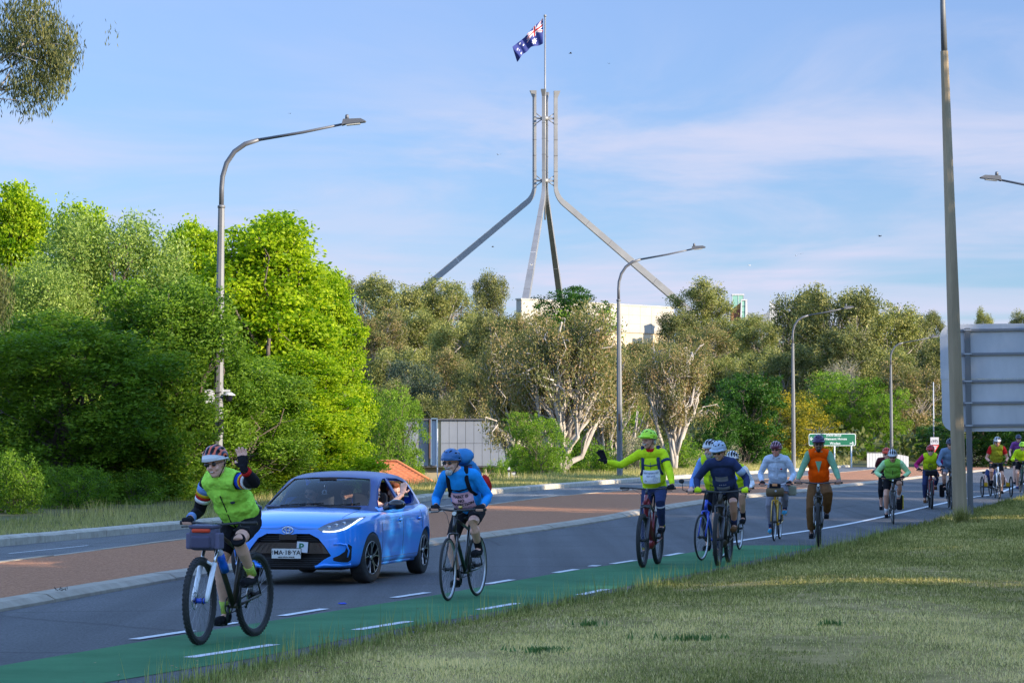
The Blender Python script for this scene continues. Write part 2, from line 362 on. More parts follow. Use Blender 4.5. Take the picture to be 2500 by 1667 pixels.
tag(link('edge_line', npmesh('edge_line', V_, [(2 * i, 2 * i + 1, 2 * i + 3, 2 * i + 2) for i in range(len(YY) - 1)], M_WHITE)), 'long white edge line running away under the riders', kind='structure')
for a, b in [(42, 45.5), (54, 57.5), (66, 69.5), (78, 81.5), (90, 93.5), (104, 108)]:
    f = lambda Y: float(XL('kerbF', Y) * .5 + XL('medF', Y) * .5)
    dash('lane_dash', (f(a), a), (f(b), b), .05, 'faint white lane dash on the pale side road', z=.006)
# kerbs made of stones
def kerb(name, pl, Y0, Y1, step, side, prof, mats, label, zoff=0):
    root = tag(empty(name), label, kind='structure'); rng = random.Random(5); Y = Y0
    P = lambda Y: Vector((float(XL(pl, Y)), Y, gz(Y)))
    while Y < Y1:
        d = P(Y + .5) - P(Y); dl_ = d.length * 2; L = step / dl_ * 1.0; L = max(L, .3)
        a, b = P(Y + .012), P(Y + L - .012); t = (b - a); t.z = 0; t.normalize(); n = Vector((-t.y, t.x, 0)) * side
        mb = MB(); k = len(prof); dzj = rng.uniform(-.006, .006); vs = []
        for e in (a, b):
            for q, h in prof: vs.append(e + n * q + Vector((0, 0, h + dzj + zoff)))
        fs = [(i, i + 1, i + 1 + k, i + k) for i in range(k - 1)] + [tuple(range(k - 1, -1, -1)), tuple(range(k, 2 * k)), (0, k, 2 * k - 1, k - 1)]
        mb.add(vs, fs, False); mb.build('kerb_stone', mats, root); Y += L
kerb('median_kerb', 'kerbN', 10, 190, 2.4, 1, [(0, -.05), (0, .03), (.10, .085), (.30, .092), (.30, -.05)], M_KERB, 'pale concrete kerb along the near edge of the red median')
kerb('median_kerb', 'medF', 25, 170, 2.4, -1, [(0, -.05), (0, .085), (.14, .09), (.14, -.05)], M_KERB, 'thin concrete kerb along the far edge of the red median')
kerb('verge_kerb', 'kerbF', 30, 200, 1.6, 1, [(0, -.05), (0, .12), (.06, .155), (.34, .16), (.34, -.05)], M_KERBF, 'worn concrete kerb between the side road and the tree verge')
def vergez(X, Y): return gzv(Y) + .15
strip('verge', lambda Y: XL('kerbF', Y) - 6.5 - .04 * Y, lambda Y: XL('kerbF', Y) - .33, -20, 320, 0, M_DRYG, 10, zf=lambda X, Y: np.where(XL('kerbF', Y) - X > 4.5, np.minimum(gzv(Y) + .15, terrain(X, Y) + .25), gzv(Y) + .15), label='dry grass verge beyond the side road')
def lawnz(X, Y):
    e = X - XL('grass', Y); return gzv(Y) + .02 + .10 * sstep(e, 0, 2.5) + .02 * wob(X * 2.2, Y * 1.6) * sstep(e, 0, 1)
strip('lawn', lambda Y: XL('grass', Y), lambda Y: XL('grass', Y) + 30, -20, 240, 0, M_GRASSG, 40, zf=lawnz, label='shaded lawn beside the road')
def terr(x, y): return float(terrain(x, y))
# ------------------------------------------------------------------ grass
def blades(name, X, Y, Z, h, w, m, tint, lean=0.5, seed=1, label=None, parent=None):
    r = np.random.default_rng(seed); n = len(X); a = r.uniform(0, 2 * np.pi, n); la = r.uniform(0, 2 * np.pi, n); ll = r.uniform(0, lean, n) * h
    dx, dy = np.cos(a) * w / 2, np.sin(a) * w / 2
    b1 = np.stack([X - dx, Y - dy, Z], -1); b2 = np.stack([X + dx, Y + dy, Z], -1); tp = np.stack([X + np.cos(la) * ll, Y + np.sin(la) * ll, Z + h * np.sqrt(np.clip(1 - (ll / h) ** 2, .1, 1))], -1)
    V = np.stack([b1, b2, tp], 1).reshape(-1, 3); Q = np.arange(3 * n).reshape(-1, 3)
    o = link(name, npmesh(name, V, Q, m, tint=np.repeat(tint, 3)), parent)
    return tag(o, label, kind='stuff')
M_BL = leafmat('grass_blade', (0.085, 0.10, 0.025), (0.88, 0.68, 0.38), .3, c_mid=(0.34, 0.31, 0.115))
rg = np.random.default_rng(3); N = 420000
Yb = 15.5 + (78 - 15.5) * rg.uniform(0, 1, N) ** 1.9; ew = rg.uniform(0, 1, N)
XLm = XL('grass', Yb) - .03; XRm = np.minimum(.2 * Yb + .6, 30); ok = XRm > XLm; Xb = XLm + (XRm - XLm) * ew
bare = (wob(Xb * 2.6 + 1, Yb * 1.15) + .35 * wob(Xb * 7, Yb * 4)) > .52; ok &= ~(bare & (rg.uniform(0, 1, N) < .72) & (Xb - XLm > .5)); Yb, Xb = Yb[ok], Xb[ok]; Xb = Xb - .10 * (wob(Xb * 0 + 3, Yb * 4.1) > .1) * np.exp(-(Xb - XL('grass', Yb)) / .3); e = Xb - XL('grass', Yb)
edge = np.exp(-np.clip(e, 0, 9) / .45)
patch = .5 + .5 * wob(Xb * 1.7 + 3, Yb * .55); fine = .5 + .5 * wob(Xb * 6.1, Yb * 3.3)
dry = sstep(-Yb, -31, -20) * .6
tint = np.clip(.08 + .40 * patch ** 1.5 * (1 - edge) + .26 * fine * (1 - edge) + dry * (1 - edge) * patch + rg.normal(0, .26, len(Xb)), 0, 1)
hgt = (.012 + .018 * rg.uniform(0, 1, len(Xb)) + .06 * edge * rg.uniform(0.05, 1, len(Xb)) ** 1.5 + .018 * fine ** 2) * (1 + .012 * (Yb - 18))
blades('lawn_grass', Xb, Yb, lawnz(Xb, Yb) - .005, hgt * rg.uniform(.6, 1.5, len(Xb)), .007 + .00032 * (Yb - 18), M_BL, tint, .75, 5, 'short green and straw coloured grass on the near lawn')
M_DEAD = leafmat('dead_leaf', (0.10, 0.05, 0.02), (0.36, 0.22, 0.10), .1)
n = 900; Yl = 18 + 50 * rg.uniform(0, 1, n) ** 1.5; Xl = XL('grass', Yl) + rg.normal(.25, .55, n); aa = rg.uniform(0, 6.28, n); lw = rg.uniform(.012, .03, n)
Vl = []
for dx, dy in ((1, 0), (0, .45), (-1, 0), (0, -.45)): Vl.append(np.stack([Xl + lw * (dx * np.cos(aa) - dy * np.sin(aa)), Yl + lw * (dx * np.sin(aa) + dy * np.cos(aa)), np.where(Xl > XL('grass', Yl), lawnz(Xl, Yl) + .02, gzv(Yl) + .010) + .012 * abs(dx) * rg.uniform(0, 1, n)], -1))
tag(link('leaf_litter', npmesh('leaf_litter', np.stack(Vl, 1).reshape(-1, 3), np.arange(4 * n).reshape(-1, 4), M_DEAD, tint=np.repeat(rg.uniform(0, 1, n), 4))), 'fallen brown leaves along the ragged lawn edge', kind='stuff')
# dry grass of the far verge
M_DRY = leafmat('dry_grass', (0.11, 0.13, 0.035), (0.48, 0.40, 0.19), .3, c_mid=(0.27, 0.25, 0.09))
n = 70000; Yv = rg.uniform(44, 190, n); fr_ = rg.uniform(0, 1, n) ** 1.3; kx = XL('kerbF', Yv); Xv = kx - .36 - fr_ * (2.6 + .015 * Yv)
cl_ = .5 + .5 * wob(Xv * 1.2, Yv * .5)
hv = (.05 + .32 * rg.uniform(0, 1, n) ** 2 * (.3 + fr_) * cl_) * (1 + .004 * Yv)
blades('verge_grass', Xv, Yv, gzv(Yv) + .15, hv, .010 + .00012 * Yv, M_DRY, np.clip(.75 - .6 * (1 - cl_) * fr_ + rg.normal(0, .22, n), 0, 1), .55, 8, 'dry seeding grass on the verge beyond the side road')
n = 30000; Yv = rg.uniform(185, 330, n); Xv = XL('kerbF', Yv) - rg.uniform(.3, 14, n)
blades('verge_grass', Xv, Yv, np.maximum(gzv(Yv) + .15, terrain(Xv, Yv)), .2 + .4 * rg.uniform(0, 1, n), .05, M_DRY, np.clip(.75 + rg.normal(0, .2, n), 0, 1), .5, 9, 'tall sunlit dry grass below the green direction sign')
# tall weeds standing up at the lawn edge
M_WEED = leafmat('weed', (0.12, 0.15, 0.05), (0.42, 0.40, 0.16), .3, c_mid=(0.25, 0.27, 0.09))
n = 2600; Yw = 18 + 34 * rg.uniform(0, 1, n) ** 1.6; Xw = XL('grass', Yw) + rg.normal(.05, .16, n)
blades('edge_weeds', Xw, Yw, gzv(Yw) + .0, .09 + .24 * rg.uniform(0, 1, n) ** 2.5, .006 + .0001 * Yw, M_WEED, rg.uniform(0, 1, n), .3, 11, 'thin tall weeds along the edge of the lawn')
# ================================================================== trees
def leaf_geo(r, C, S, n_per, ln, wd, mode, tv):
    """C (K,3) cluster centres, S (K,3) spreads; returns verts, quads, tint"""
    K = len(C); n = K * n_per; ci = np.repeat(np.arange(K), n_per)
    P = C[ci] + np.clip(r.normal(0, 1, (n, 3)), -1.8, 1.8) * S[ci]
    if mode == 'hang':      # long leaves hanging down
        u = np.stack([r.normal(0, .35, n), r.normal(0, .35, n), -np.abs(r.normal(1, .35, n))], -1)
    elif mode == 'spray':
        u = np.stack([r.normal(0, 1, n), r.normal(0, 1, n), r.normal(-.15, .45, n)], -1)
    else:
        u = r.normal(0, 1, (n, 3))
    u /= np.linalg.norm(u, axis=1)[:, None]
    q = r.normal(0, 1, (n, 3))
    if mode == 'spray': q[:, 2] *= .5
    v = np.cross(u, q); v /= np.linalg.norm(v, axis=1)[:, None] + 1e-6
    L = ln * r.uniform(.6, 1.3, n)[:, None]; W = wd * r.uniform(.6, 1.3, n)[:, None]
    V = np.stack([P - u * L / 2, P + v * W / 2 + u * L * .05, P + u * L / 2, P - v * W / 2 + u * L * .05], 1).reshape(-1, 3)
    t = np.repeat(np.clip(tv[ci] + r.normal(0, .10, n), 0, 1), 4)
    return V, np.arange(4 * n).reshape(-1, 4), t
def branch_path(r, a, b, k=5, j=.08, sag=0.0):
    a, b = np.array(a, float), np.array(b, float); L = np.linalg.norm(b - a); pts = []
    for i in range(k + 1):
        t = i / k; p = a + (b - a) * t + r.normal(0, j * L, 3) * (math.sin(math.pi * t))
        p[2] += sag * L * math.sin(math.pi * t); pts.append(Vector(p))
    return pts
def make_tree_meshes(nm, seed, H, lobes, nclu, nper, leaf, spread, lmat, bmat, trunk_r, mode='rand', fork=.3, twig=60, lean=(0, 0),
                     trunks=1, limb_r=.45, shell=.72, tvar=.25, tbase=.5, flat=.35, twig_r=.018, patchy=0.0, jit=.07, hole=0.0):
    """lobes: list of (cx, cy, cz, rx, ry, rz). returns (trunk mesh, crown mesh)"""
    r = np.random.default_rng(seed); lob = np.array(lobes, float)
    vol = (lob[:, 3] * lob[:, 4] * lob[:, 5]) ** (2 / 3); pick = r.choice(len(lob), nclu, p=vol / vol.sum())
    d = r.normal(0, 1, (nclu, 3)); d /= np.linalg.norm(d, axis=1)[:, None]
    rad = shell + (1.04 - shell) * r.uniform(0, 1, nclu) ** .7; rad = np.where(r.uniform(0, 1, nclu) < .25, r.uniform(.2, .9, nclu), rad)
    bump = 1 + .16 * np.sin(d[:, 0] * 5 + pick * 2.1) * np.sin(d[:, 2] * 6 + pick) + r.normal(0, .05, nclu)
    C = lob[pick, :3] + d * lob[pick, 3:6] * (rad * bump)[:, None]
    keep = C[:, 2] > .15
    if hole: keep &= (np.sin(C[:, 0] * hole + seed) + np.sin(C[:, 1] * hole * 1.1 + 1) + np.sin(C[:, 2] * hole * 1.3 + 2)) > -1.15
    C = C[keep]; pick = pick[keep]; K = len(C)
    S = np.stack([np.full(K, spread), np.full(K, spread), np.full(K, spread * flat)], -1) * r.uniform(.6, 1.35, K)[:, None]
    tv = tbase + r.normal(0, tvar, K)
    V, Q, t = leaf_geo(r, C, S, nper, leaf[0], leaf[1], mode, tv)
    crown = npmesh(nm + '_crown', V, Q, lmat, tint=t)
    mb = MB(); top = np.array([lean[0], lean[1], H * .8]); cen = lob[:, :3].mean(0)
    for k in range(trunks):
        a = 2 * math.pi * k / max(trunks, 1) + seed; off = 0 if trunks == 1 else trunk_r * 1.2
        base = np.array([off * math.cos(a), off * math.sin(a), -.35]); tp = top + (np.array([math.cos(a), math.sin(a), 0]) * H * .22 if trunks > 1 else 0)
        tp[2] *= r.uniform(.85, 1)
        tr = branch_path(r, base, tp, 8, .025); mb.tube(tr, [trunk_r * (1.25 if i == 0 else 1) * (1 - .8 * i / 8) for i in range(9)], 8)
        mine = [i for i in range(len(lob)) if trunks == 1 or i % trunks == k]
        for i in mine:
            h = fork + (1 - fork) * .6 * r.uniform(0, 1) ** 1.5; h = min(h, max(.12, (lob[i, 2] / H) * .75)); idx = h * 8; i0 = int(idx); st = tr[i0].lerp(tr[min(i0 + 1, 8)], idx - i0)
            rr = trunk_r * (1 - .8 * h) * limb_r * 1.4; lp = branch_path(r, st, lob[i, :3], 5, jit, .06)
            mb.tube(lp, [rr * (1 - .7 * q / 5) for q in range(6)], 6)
            cs = np.nonzero(pick == i)[0]
            nt = int(twig * len(cs) / K) + 1
            for c in cs[:nt]:
                s0 = lp[r.integers(2, 6)]
                tw = branch_path(r, s0, C[c], 4, jit * 1.2, .05); mb.tube(tw, [rr * .32 * (1 - .75 * q / 4) + twig_r * .3 for q in range(5)], 4, caps=False)
    return mb.mesh(nm + '_trunk', bmat), crown
def rlobes(seed, H, Rr, n, zlo=.3, cone=0.0, small=.42, vs=.8):
    r = np.random.default_rng(seed); out = []
    for i in range(n):
        z = zlo + (1 - zlo) * (i + .5) / n; z = z * .93
        wmax = Rr * (math.sqrt(max(0.05, 1 - ((z - (.35 if cone else .55)) / .7) ** 2)) * (1 - cone * z))
        a = i * 2.39996 + r.uniform(-.4, .4); q = r.uniform(.25, .75) * wmax; s = Rr * small * r.uniform(.8, 1.25) * (1 - cone * .4 * z)
        sz = s * vs; zc_ = min(H * z, H - sz * .9)
        out.append((q * math.cos(a), q * math.sin(a), zc_, s, s, sz))
    return out
_tp = {}
B_DARK = mat('bark_dark', (0.07, 0.055, 0.045), 0.95, vscale=7, col2=(0.14, 0.115, 0.09), bump=.6, bscale=30, stretch=(1, 1, .3))
B_GREY = mat('bark_grey', (0.17, 0.145, 0.12), 0.9, vscale=5, col2=(0.33, 0.29, 0.25), bump=.5, bscale=25, stretch=(1, 1, .3))
B_WHITE = mat('bark_pale_gum', (0.22, 0.19, 0.165), 0.85, vscale=2, col2=(0.52, 0.47, 0.42), bump=.3, bscale=20, stretch=(1, 1, .25))
L_OAK = leafmat('leaf_dark_oak', (0.030, 0.09, 0.008), (0.20, 0.31, 0.026), .4, .5)
L_MAPLE = leafmat('leaf_bright_maple', (0.07, 0.18, 0.004), (0.42, 0.50, 0.02), .5, .5)
L_SILV = leafmat('leaf_silver_green', (0.05, 0.12, 0.016), (0.38, 0.46, 0.12), .38, .5)
L_EUC = leafmat('leaf_olive_gum', (0.055, 0.07, 0.02), (0.38, 0.35, 0.125), .3, .55, c_mid=(0.20, 0.215, 0.065))
L_EUCR = leafmat('leaf_russet_gum', (0.055, 0.075, 0.022), (0.36, 0.24, 0.125), .3, .55, c_mid=(0.19, 0.185, 0.068))
L_EUCD = leafmat('leaf_dark_gum', (0.030, 0.042, 0.013), (0.30, 0.28, 0.10), .25, .5, c_mid=(0.12, 0.135, 0.042))
L_BLUE = leafmat('leaf_blue_green', (0.025, 0.042, 0.03), (0.09, 0.12, 0.08), .2, .55)
L_GREEN = leafmat('leaf_fresh_green', (0.04, 0.11, 0.008), (0.22, 0.33, 0.03), .4, .5)
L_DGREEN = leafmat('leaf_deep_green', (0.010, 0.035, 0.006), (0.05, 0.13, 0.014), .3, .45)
L_WATTLE = leafmat('leaf_wattle_bloom', (0.04, 0.06, 0.008), (0.50, 0.36, 0.02), .3, .6, c_mid=(0.17, 0.17, 0.02))
L_GREY = leafmat('leaf_pale_grey', (0.14, 0.14, 0.09), (0.36, 0.33, 0.22), .2, .6)
def proto(kind, variant):
    key = (kind, variant)
    if key in _tp: return _tp[key]
    sd = 100 + variant * 17 + len(kind)
    if kind == 'oak':
        H, Rr = 7.0, 3.4; P = make_tree_meshes(kind, sd, H, rlobes(sd, H, Rr, 34, .05, small=.27, vs=.75), 2500, 36, (.15, .06), .22, L_OAK, B_DARK, .14, 'spray', .15, 110, flat=.55, lean=(.6, 0), tvar=.2, hole=1.7)
    elif kind == 'maple':
        H, Rr = 9.0, 3.4; P = make_tree_meshes(kind, sd, H, rlobes(sd, H, Rr, 46, .06, cone=.55, small=.235, vs=.8), 2900, 32, (.135, .085), .19, L_MAPLE, B_DARK, .16, 'spray', .12, 90, flat=.5, tvar=.24, hole=0)
    elif kind == 'silver':
        H, Rr = 8.5, 3.0; P = make_tree_meshes(kind, sd, H, rlobes(sd, H, Rr, 32, .12, small=.25, vs=1.1), 2100, 42, (.125, .055), .2, L_SILV, B_DARK, .16, 'rand', .2, 120, flat=1.3, tvar=.24, hole=1.9)
    elif kind == 'gum':
        H, Rr = 11.0, 4.6; P = make_tree_meshes(kind, sd, H, rlobes(sd, H, Rr, 28, .24, small=.23, vs=.72), 950, 32, (.26, .11), .34, L_EUC, B_GREY, .22, 'rand', .25, 150, flat=.8, tvar=.25, hole=1.1, jit=.1)
    elif kind == 'gumr':
        H, Rr = 11.0, 4.6; P = make_tree_meshes(kind, sd, H, rlobes(sd, H, Rr, 28, .22, small=.23, vs=.72), 900, 32, (.26, .11), .34, L_EUCR, B_GREY, .22, 'rand', .25, 170, flat=.8, tvar=.25, hole=1.1, jit=.1)
    elif kind == 'gumd':
        H, Rr = 11.0, 4.8; P = make_tree_meshes(kind, sd, H, rlobes(sd, H, Rr, 28, .22, small=.25, vs=.8), 1000, 34, (.25, .11), .33, L_EUCD, B_GREY, .24, 'rand', .25, 130, flat=.8, tvar=.28, hole=1.0, jit=.1)
    elif kind == 'white':
        H, Rr = 8.2, 4.4; P = make_tree_meshes(kind, sd, H, rlobes(sd, H, Rr, 30, .50, small=.24, vs=.75), 1250, 34, (.17, .07), .27, L_EUCR, B_WHITE, .27, 'rand', .12, 380, flat=1.0, trunks=1, lean=(.5, 0), limb_r=.55, tvar=.3, hole=1.5, jit=.08, twig_r=.03)
    elif kind == 'blue':
        H, Rr = 6.0, 3.2; P = make_tree_meshes(kind, sd, H, rlobes(sd, H, Rr, 10, .3, small=.42), 500, 34, (.2, .08), .25, L_BLUE, B_DARK, .16, 'rand', .3, 50, flat=.6, tvar=.2)
    elif kind == 'green':
        H, Rr = 6.5, 3.2; P = make_tree_meshes(kind, sd, H, rlobes(sd, H, Rr, 16, .1, small=.34), 900, 30, (.15, .07), .2, L_GREEN, B_DARK, .12, 'spray', .1, 120, flat=.6, tvar=.24, hole=1.8)
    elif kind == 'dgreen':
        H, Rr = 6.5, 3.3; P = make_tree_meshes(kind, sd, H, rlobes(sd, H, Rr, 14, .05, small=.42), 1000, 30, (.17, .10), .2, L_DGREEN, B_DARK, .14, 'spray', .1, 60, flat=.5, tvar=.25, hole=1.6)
    elif kind == 'wattle':
        H, Rr = 6.0, 3.6; P = make_tree_meshes(kind, sd, H, rlobes(sd, H, Rr, 16, .03, small=.36), 1000, 30, (.15, .08), .2, L_WATTLE, B_DARK, .12, 'rand', .1, 60, flat=.8, tvar=.3, hole=1.7)
    elif kind == 'twiggy':
        H, Rr = 7.5, 3.4; P = make_tree_meshes(kind, sd, H, rlobes(sd, H, Rr, 14, .2, small=.3), 420, 12, (.15, .06), .2, L_GREY, B_GREY, .08, 'rand', .1, 420, flat=1, trunks=3, tvar=.3, twig_r=.03, jit=.05)
    elif kind == 'conifer':
        H, Rr = 9.0, 1.7; P = make_tree_meshes(kind, sd, H, [(0, 0, H * (.1 + .08 * i), Rr * (1 - i / 12), Rr * (1 - i / 12), .45) for i in range(11)], 500, 26, (.2, .035), .14, L_DGREEN, B_DARK, .16, 'rand', .1, 100, flat=1.2, tvar=.2)
    elif kind == 'shrub':
        H, Rr = 2.2, 1.5; P = make_tree_meshes(kind, sd, H, rlobes(sd, H, Rr, 8, .05, small=.45), 260, 30, (.1, .05), .13, L_GREEN, B_DARK, .05, 'rand', .1, 60, flat=.8, tvar=.25)
    elif kind == 'dshrub':
        H, Rr = 2.2, 1.6; P = make_tree_meshes(kind, sd, H, rlobes(sd, H, Rr, 8, .05, small=.45), 300, 30, (.1, .05), .13, L_OAK, B_DARK, .05, 'rand', .1, 60, flat=.8, tvar=.25)
    elif kind == 'pshrub':
        H, Rr = 2.2, 1.8; P = make_tree_meshes(kind, sd, H, rlobes(sd, H, Rr, 8, .05, small=.42), 240, 24, (.13, .05), .16, L_GREY, B_GREY, .05, 'rand', .1, 90, flat=.8, tvar=.3)
    elif kind == 'shade':
        H, Rr = 15.0, 5.2; P = make_tree_meshes(kind, sd, H, rlobes(sd, H, Rr, 22, .06, small=.40, vs=.9), 1500, 22, (.42, .26), .5, L_OAK, B_DARK, .35, 'rand', .12, 60, flat=.8, tvar=.2, hole=.9)
    _tp[key] = (P, H, Rr); return _tp[key]
NAMES = dict(oak='oak_tree', maple='maple_tree', silver='silver_leaved_tree', gum='gum_tree', gumr='gum_tree', gumd='gum_tree', white='gum_tree', blue='blue_gum_tree',
             green='leafy_tree', dgreen='leafy_tree', wattle='wattle_tree', twiggy='bare_twiggy_tree', conifer='conifer_tree', shrub='shrub', dshrub='shrub', pshrub='shrub', shade='roadside_tree')
def tree(kind, var, x, Y, ytop, wpx, label, rz=0.0, base=None, group=None, zsink=0.0, lab_cat=None):
    """x, ytop and half width wpx as the photograph shows them; Y metres away"""
    (tm, cm), H, Rr = proto(kind, var); s_ = FPX / Y; X = (x - 1250) / s_
    zt = 1.65 + (1095 - ytop) / s_; zb = terr(X, Y) if base is None else base
    sz = (zt - zb) / H; sx = wpx / s_ / Rr
    return plant(kind, tm, cm, X, Y, zb - zsink, sx, sz, rz, label, group, lab_cat)
def plant(kind, tm, cm, X, Y, zb, sx, sz, rz, label, group=None, lab_cat=None):
    root = empty(NAMES[kind], (X, Y, zb), rz); root.scale = (sx, sx, sz)
    tag(root, label, lab_cat or ('shrub' if 'shrub' in kind else 'tree'), group)
    link('trunk' if 'shrub' not in kind else 'stem', tm, root); link('crown' if 'shrub' not in kind else 'foliage', cm, root)
    return root
# ---- left mass beyond the side road
tree('maple', 0, 655, 80, 500, 300, 'big bright green maple behind the street lamp, tallest of the left trees', .4)
tree('maple', 1, 800, 86, 640, 165, 'bright green maple at the right end of the left tree mass', 2.1)
tree('maple', 2, 470, 88, 528, 190, 'bright green maple seen above the dark oaks, left of the lamp pole', 1.1)
tree('maple', 1, 48, 92, 440, 200, 'bright green maple at the left edge with thin twigs against the sky', 3.0)
tree('maple', 0, 190, 98, 478, 175, 'bright green maple behind the silvery tree', 5.0)
tree('conifer', 0, 425, 92, 545, 90, 'dark conifer whose spiky tip shows between the maples', 0)
tree('silver', 0, 255, 78, 530, 235, 'pale silvery green tree above the dark oak on the left', .7)
tree('silver', 1, 40, 76, 640, 200, 'pale silvery green tree at the left edge of the frame', 2.4)
tree('oak', 0, 150, 67, 770, 330, 'dark green spreading oak with a leaning trunk at the left edge', .5)
tree('oak', 1, 400, 69, 665, 250, 'dark green oak left of the camera pole', 2.2)
tree('oak', 2, 560, 72, 860, 230, 'dark green oak behind the head of the waving rider', 4.2)
tree('maple', 2, 745, 76, 850, 240, 'low branched green maple directly behind the blue car', 3.9)
tree('green', 0, 985, 146, 950, 66, 'light green young tree beside the tiled roof', 1.0)
tree('green', 1, 925, 140, 945, 90, 'light green young tree between the maples and the grey building', 2.0)
for i, (x, Y, yt, w, k, lb) in enumerate([(40, 60, 1110, 95, 'dshrub', 'dark shrub under the leaning oak trunk'), (190, 63, 1135, 100, 'dshrub', 'dark shrub at the verge edge under the left oak'),
        (330, 66, 1150, 100, 'dshrub', 'dark low shrub under the second oak'), (460, 69, 1140, 90, 'dshrub', 'dark shrub left of the waving rider'), (640, 76, 1120, 90, 'shrub', 'green shrub showing between the rider and the car'),
        (900, 92, 1120, 60, 'shrub', 'yellow green shrub behind the car tail'), (1120, 108, 1112, 34, 'shrub', 'yellow green shrub behind the blue backpack'),
        (1220, 122, 1118, 42, 'dshrub', 'small dark shrub beside the intercom pedestal'), (1320, 128, 1062, 75, 'shrub', 'fresh green shrub at the foot of the pale gum'),
        (1290, 124, 1095, 70, 'dshrub', 'dark shrub in front of the pale gum trunk'), (1465, 140, 1075, 65, 'shrub', 'light green shrub right of the pale gum trunk'), (1560, 140, 1055, 60, 'pshrub', 'pale dry shrub behind the waving green rider'),
        (1650, 158, 1070, 80, 'shrub', 'yellow green shrub below the second pale gum'), (1750, 165, 1090, 70, 'pshrub', 'pale grey shrub left of the deep green tree'),
        (1870, 196, 1085, 70, 'shrub', 'green shrub under the wattle'), (2000, 218, 1085, 60, 'shrub', 'green shrub behind the sign posts'), (2115, 216, 1075, 60, 'shrub', 'green shrub between the sign and the white fence'), (2240, 215, 1060, 40, 'shrub', 'yellow green shrub right of the white fence')]):
    tree(k, i % 2, x, Y, yt, w, lb, i * 1.3)
# ---- middle and right
tree('white', 0, 1368, 131, 745, 185, 'big pale barked gum with forking white limbs and russet leaves', .3)
tree('white', 1, 1260, 150, 800, 130, 'russet leaved gum left of the big pale gum', 1.9)
tree('white', 1, 1650, 150, 830, 125, 'pale barked gum with thin russet crown behind the waving rider', 4.4)
tree('white', 2, 1500, 160, 850, 110, 'thin pale barked gum between the two larger pale gums', 3.1)
tree('green', 0, 1310, 118, 1005, 78, 'green leafy tree in front of the grey panel building', 1.0)
tree('green', 1, 1520, 165, 980, 90, 'fresh green tree glimpsed among the pale gums', 3.0)
tree('green', 1, 1400, 170, 760, 130, 'yellow green tree topping the crown of the pale gum', 2.0)
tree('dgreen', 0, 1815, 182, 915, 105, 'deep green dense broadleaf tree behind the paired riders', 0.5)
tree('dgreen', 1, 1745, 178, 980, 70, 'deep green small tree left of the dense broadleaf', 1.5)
tree('wattle', 0, 1900, 202, 955, 130, 'yellow flowering wattle behind the rider on the yellow bicycle', 0.5)
tree('wattle', 1, 1975, 206, 1000, 80, 'smaller yellow flowering wattle left of the green sign', 2.5)
tree('green', 0, 2080, 222, 905, 115, 'light green tree rising behind the green sign', .2)
tree('green', 1, 2155, 218, 950, 85, 'light green tree above the white fence', 2.2)
tree('green', 0, 2010, 222, 960, 80, 'light green tree left of the third lamp', 4.2)
tree('twiggy', 0, 2045, 226, 878, 80, 'bare twiggy tree sticking out above the light green tree', .2)
tree('gumr', 0, 2235, 222, 880, 105, 'brownish gum behind the yield sign', .6)
tree('gumd', 1, 2290, 240, 830, 80, 'olive gum half hidden by the sign back', 1.6)
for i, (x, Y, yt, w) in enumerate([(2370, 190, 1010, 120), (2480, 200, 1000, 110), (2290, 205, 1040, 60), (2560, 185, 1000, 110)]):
    tree('dgreen', i % 2, x, Y, yt, w, ['deep green tree under the big sign left part', 'deep green tree under the big sign beside the frame edge', 'deep green tree behind the yield sign', 'deep green tree past the frame edge behind the last riders'][i], i * 1.7)
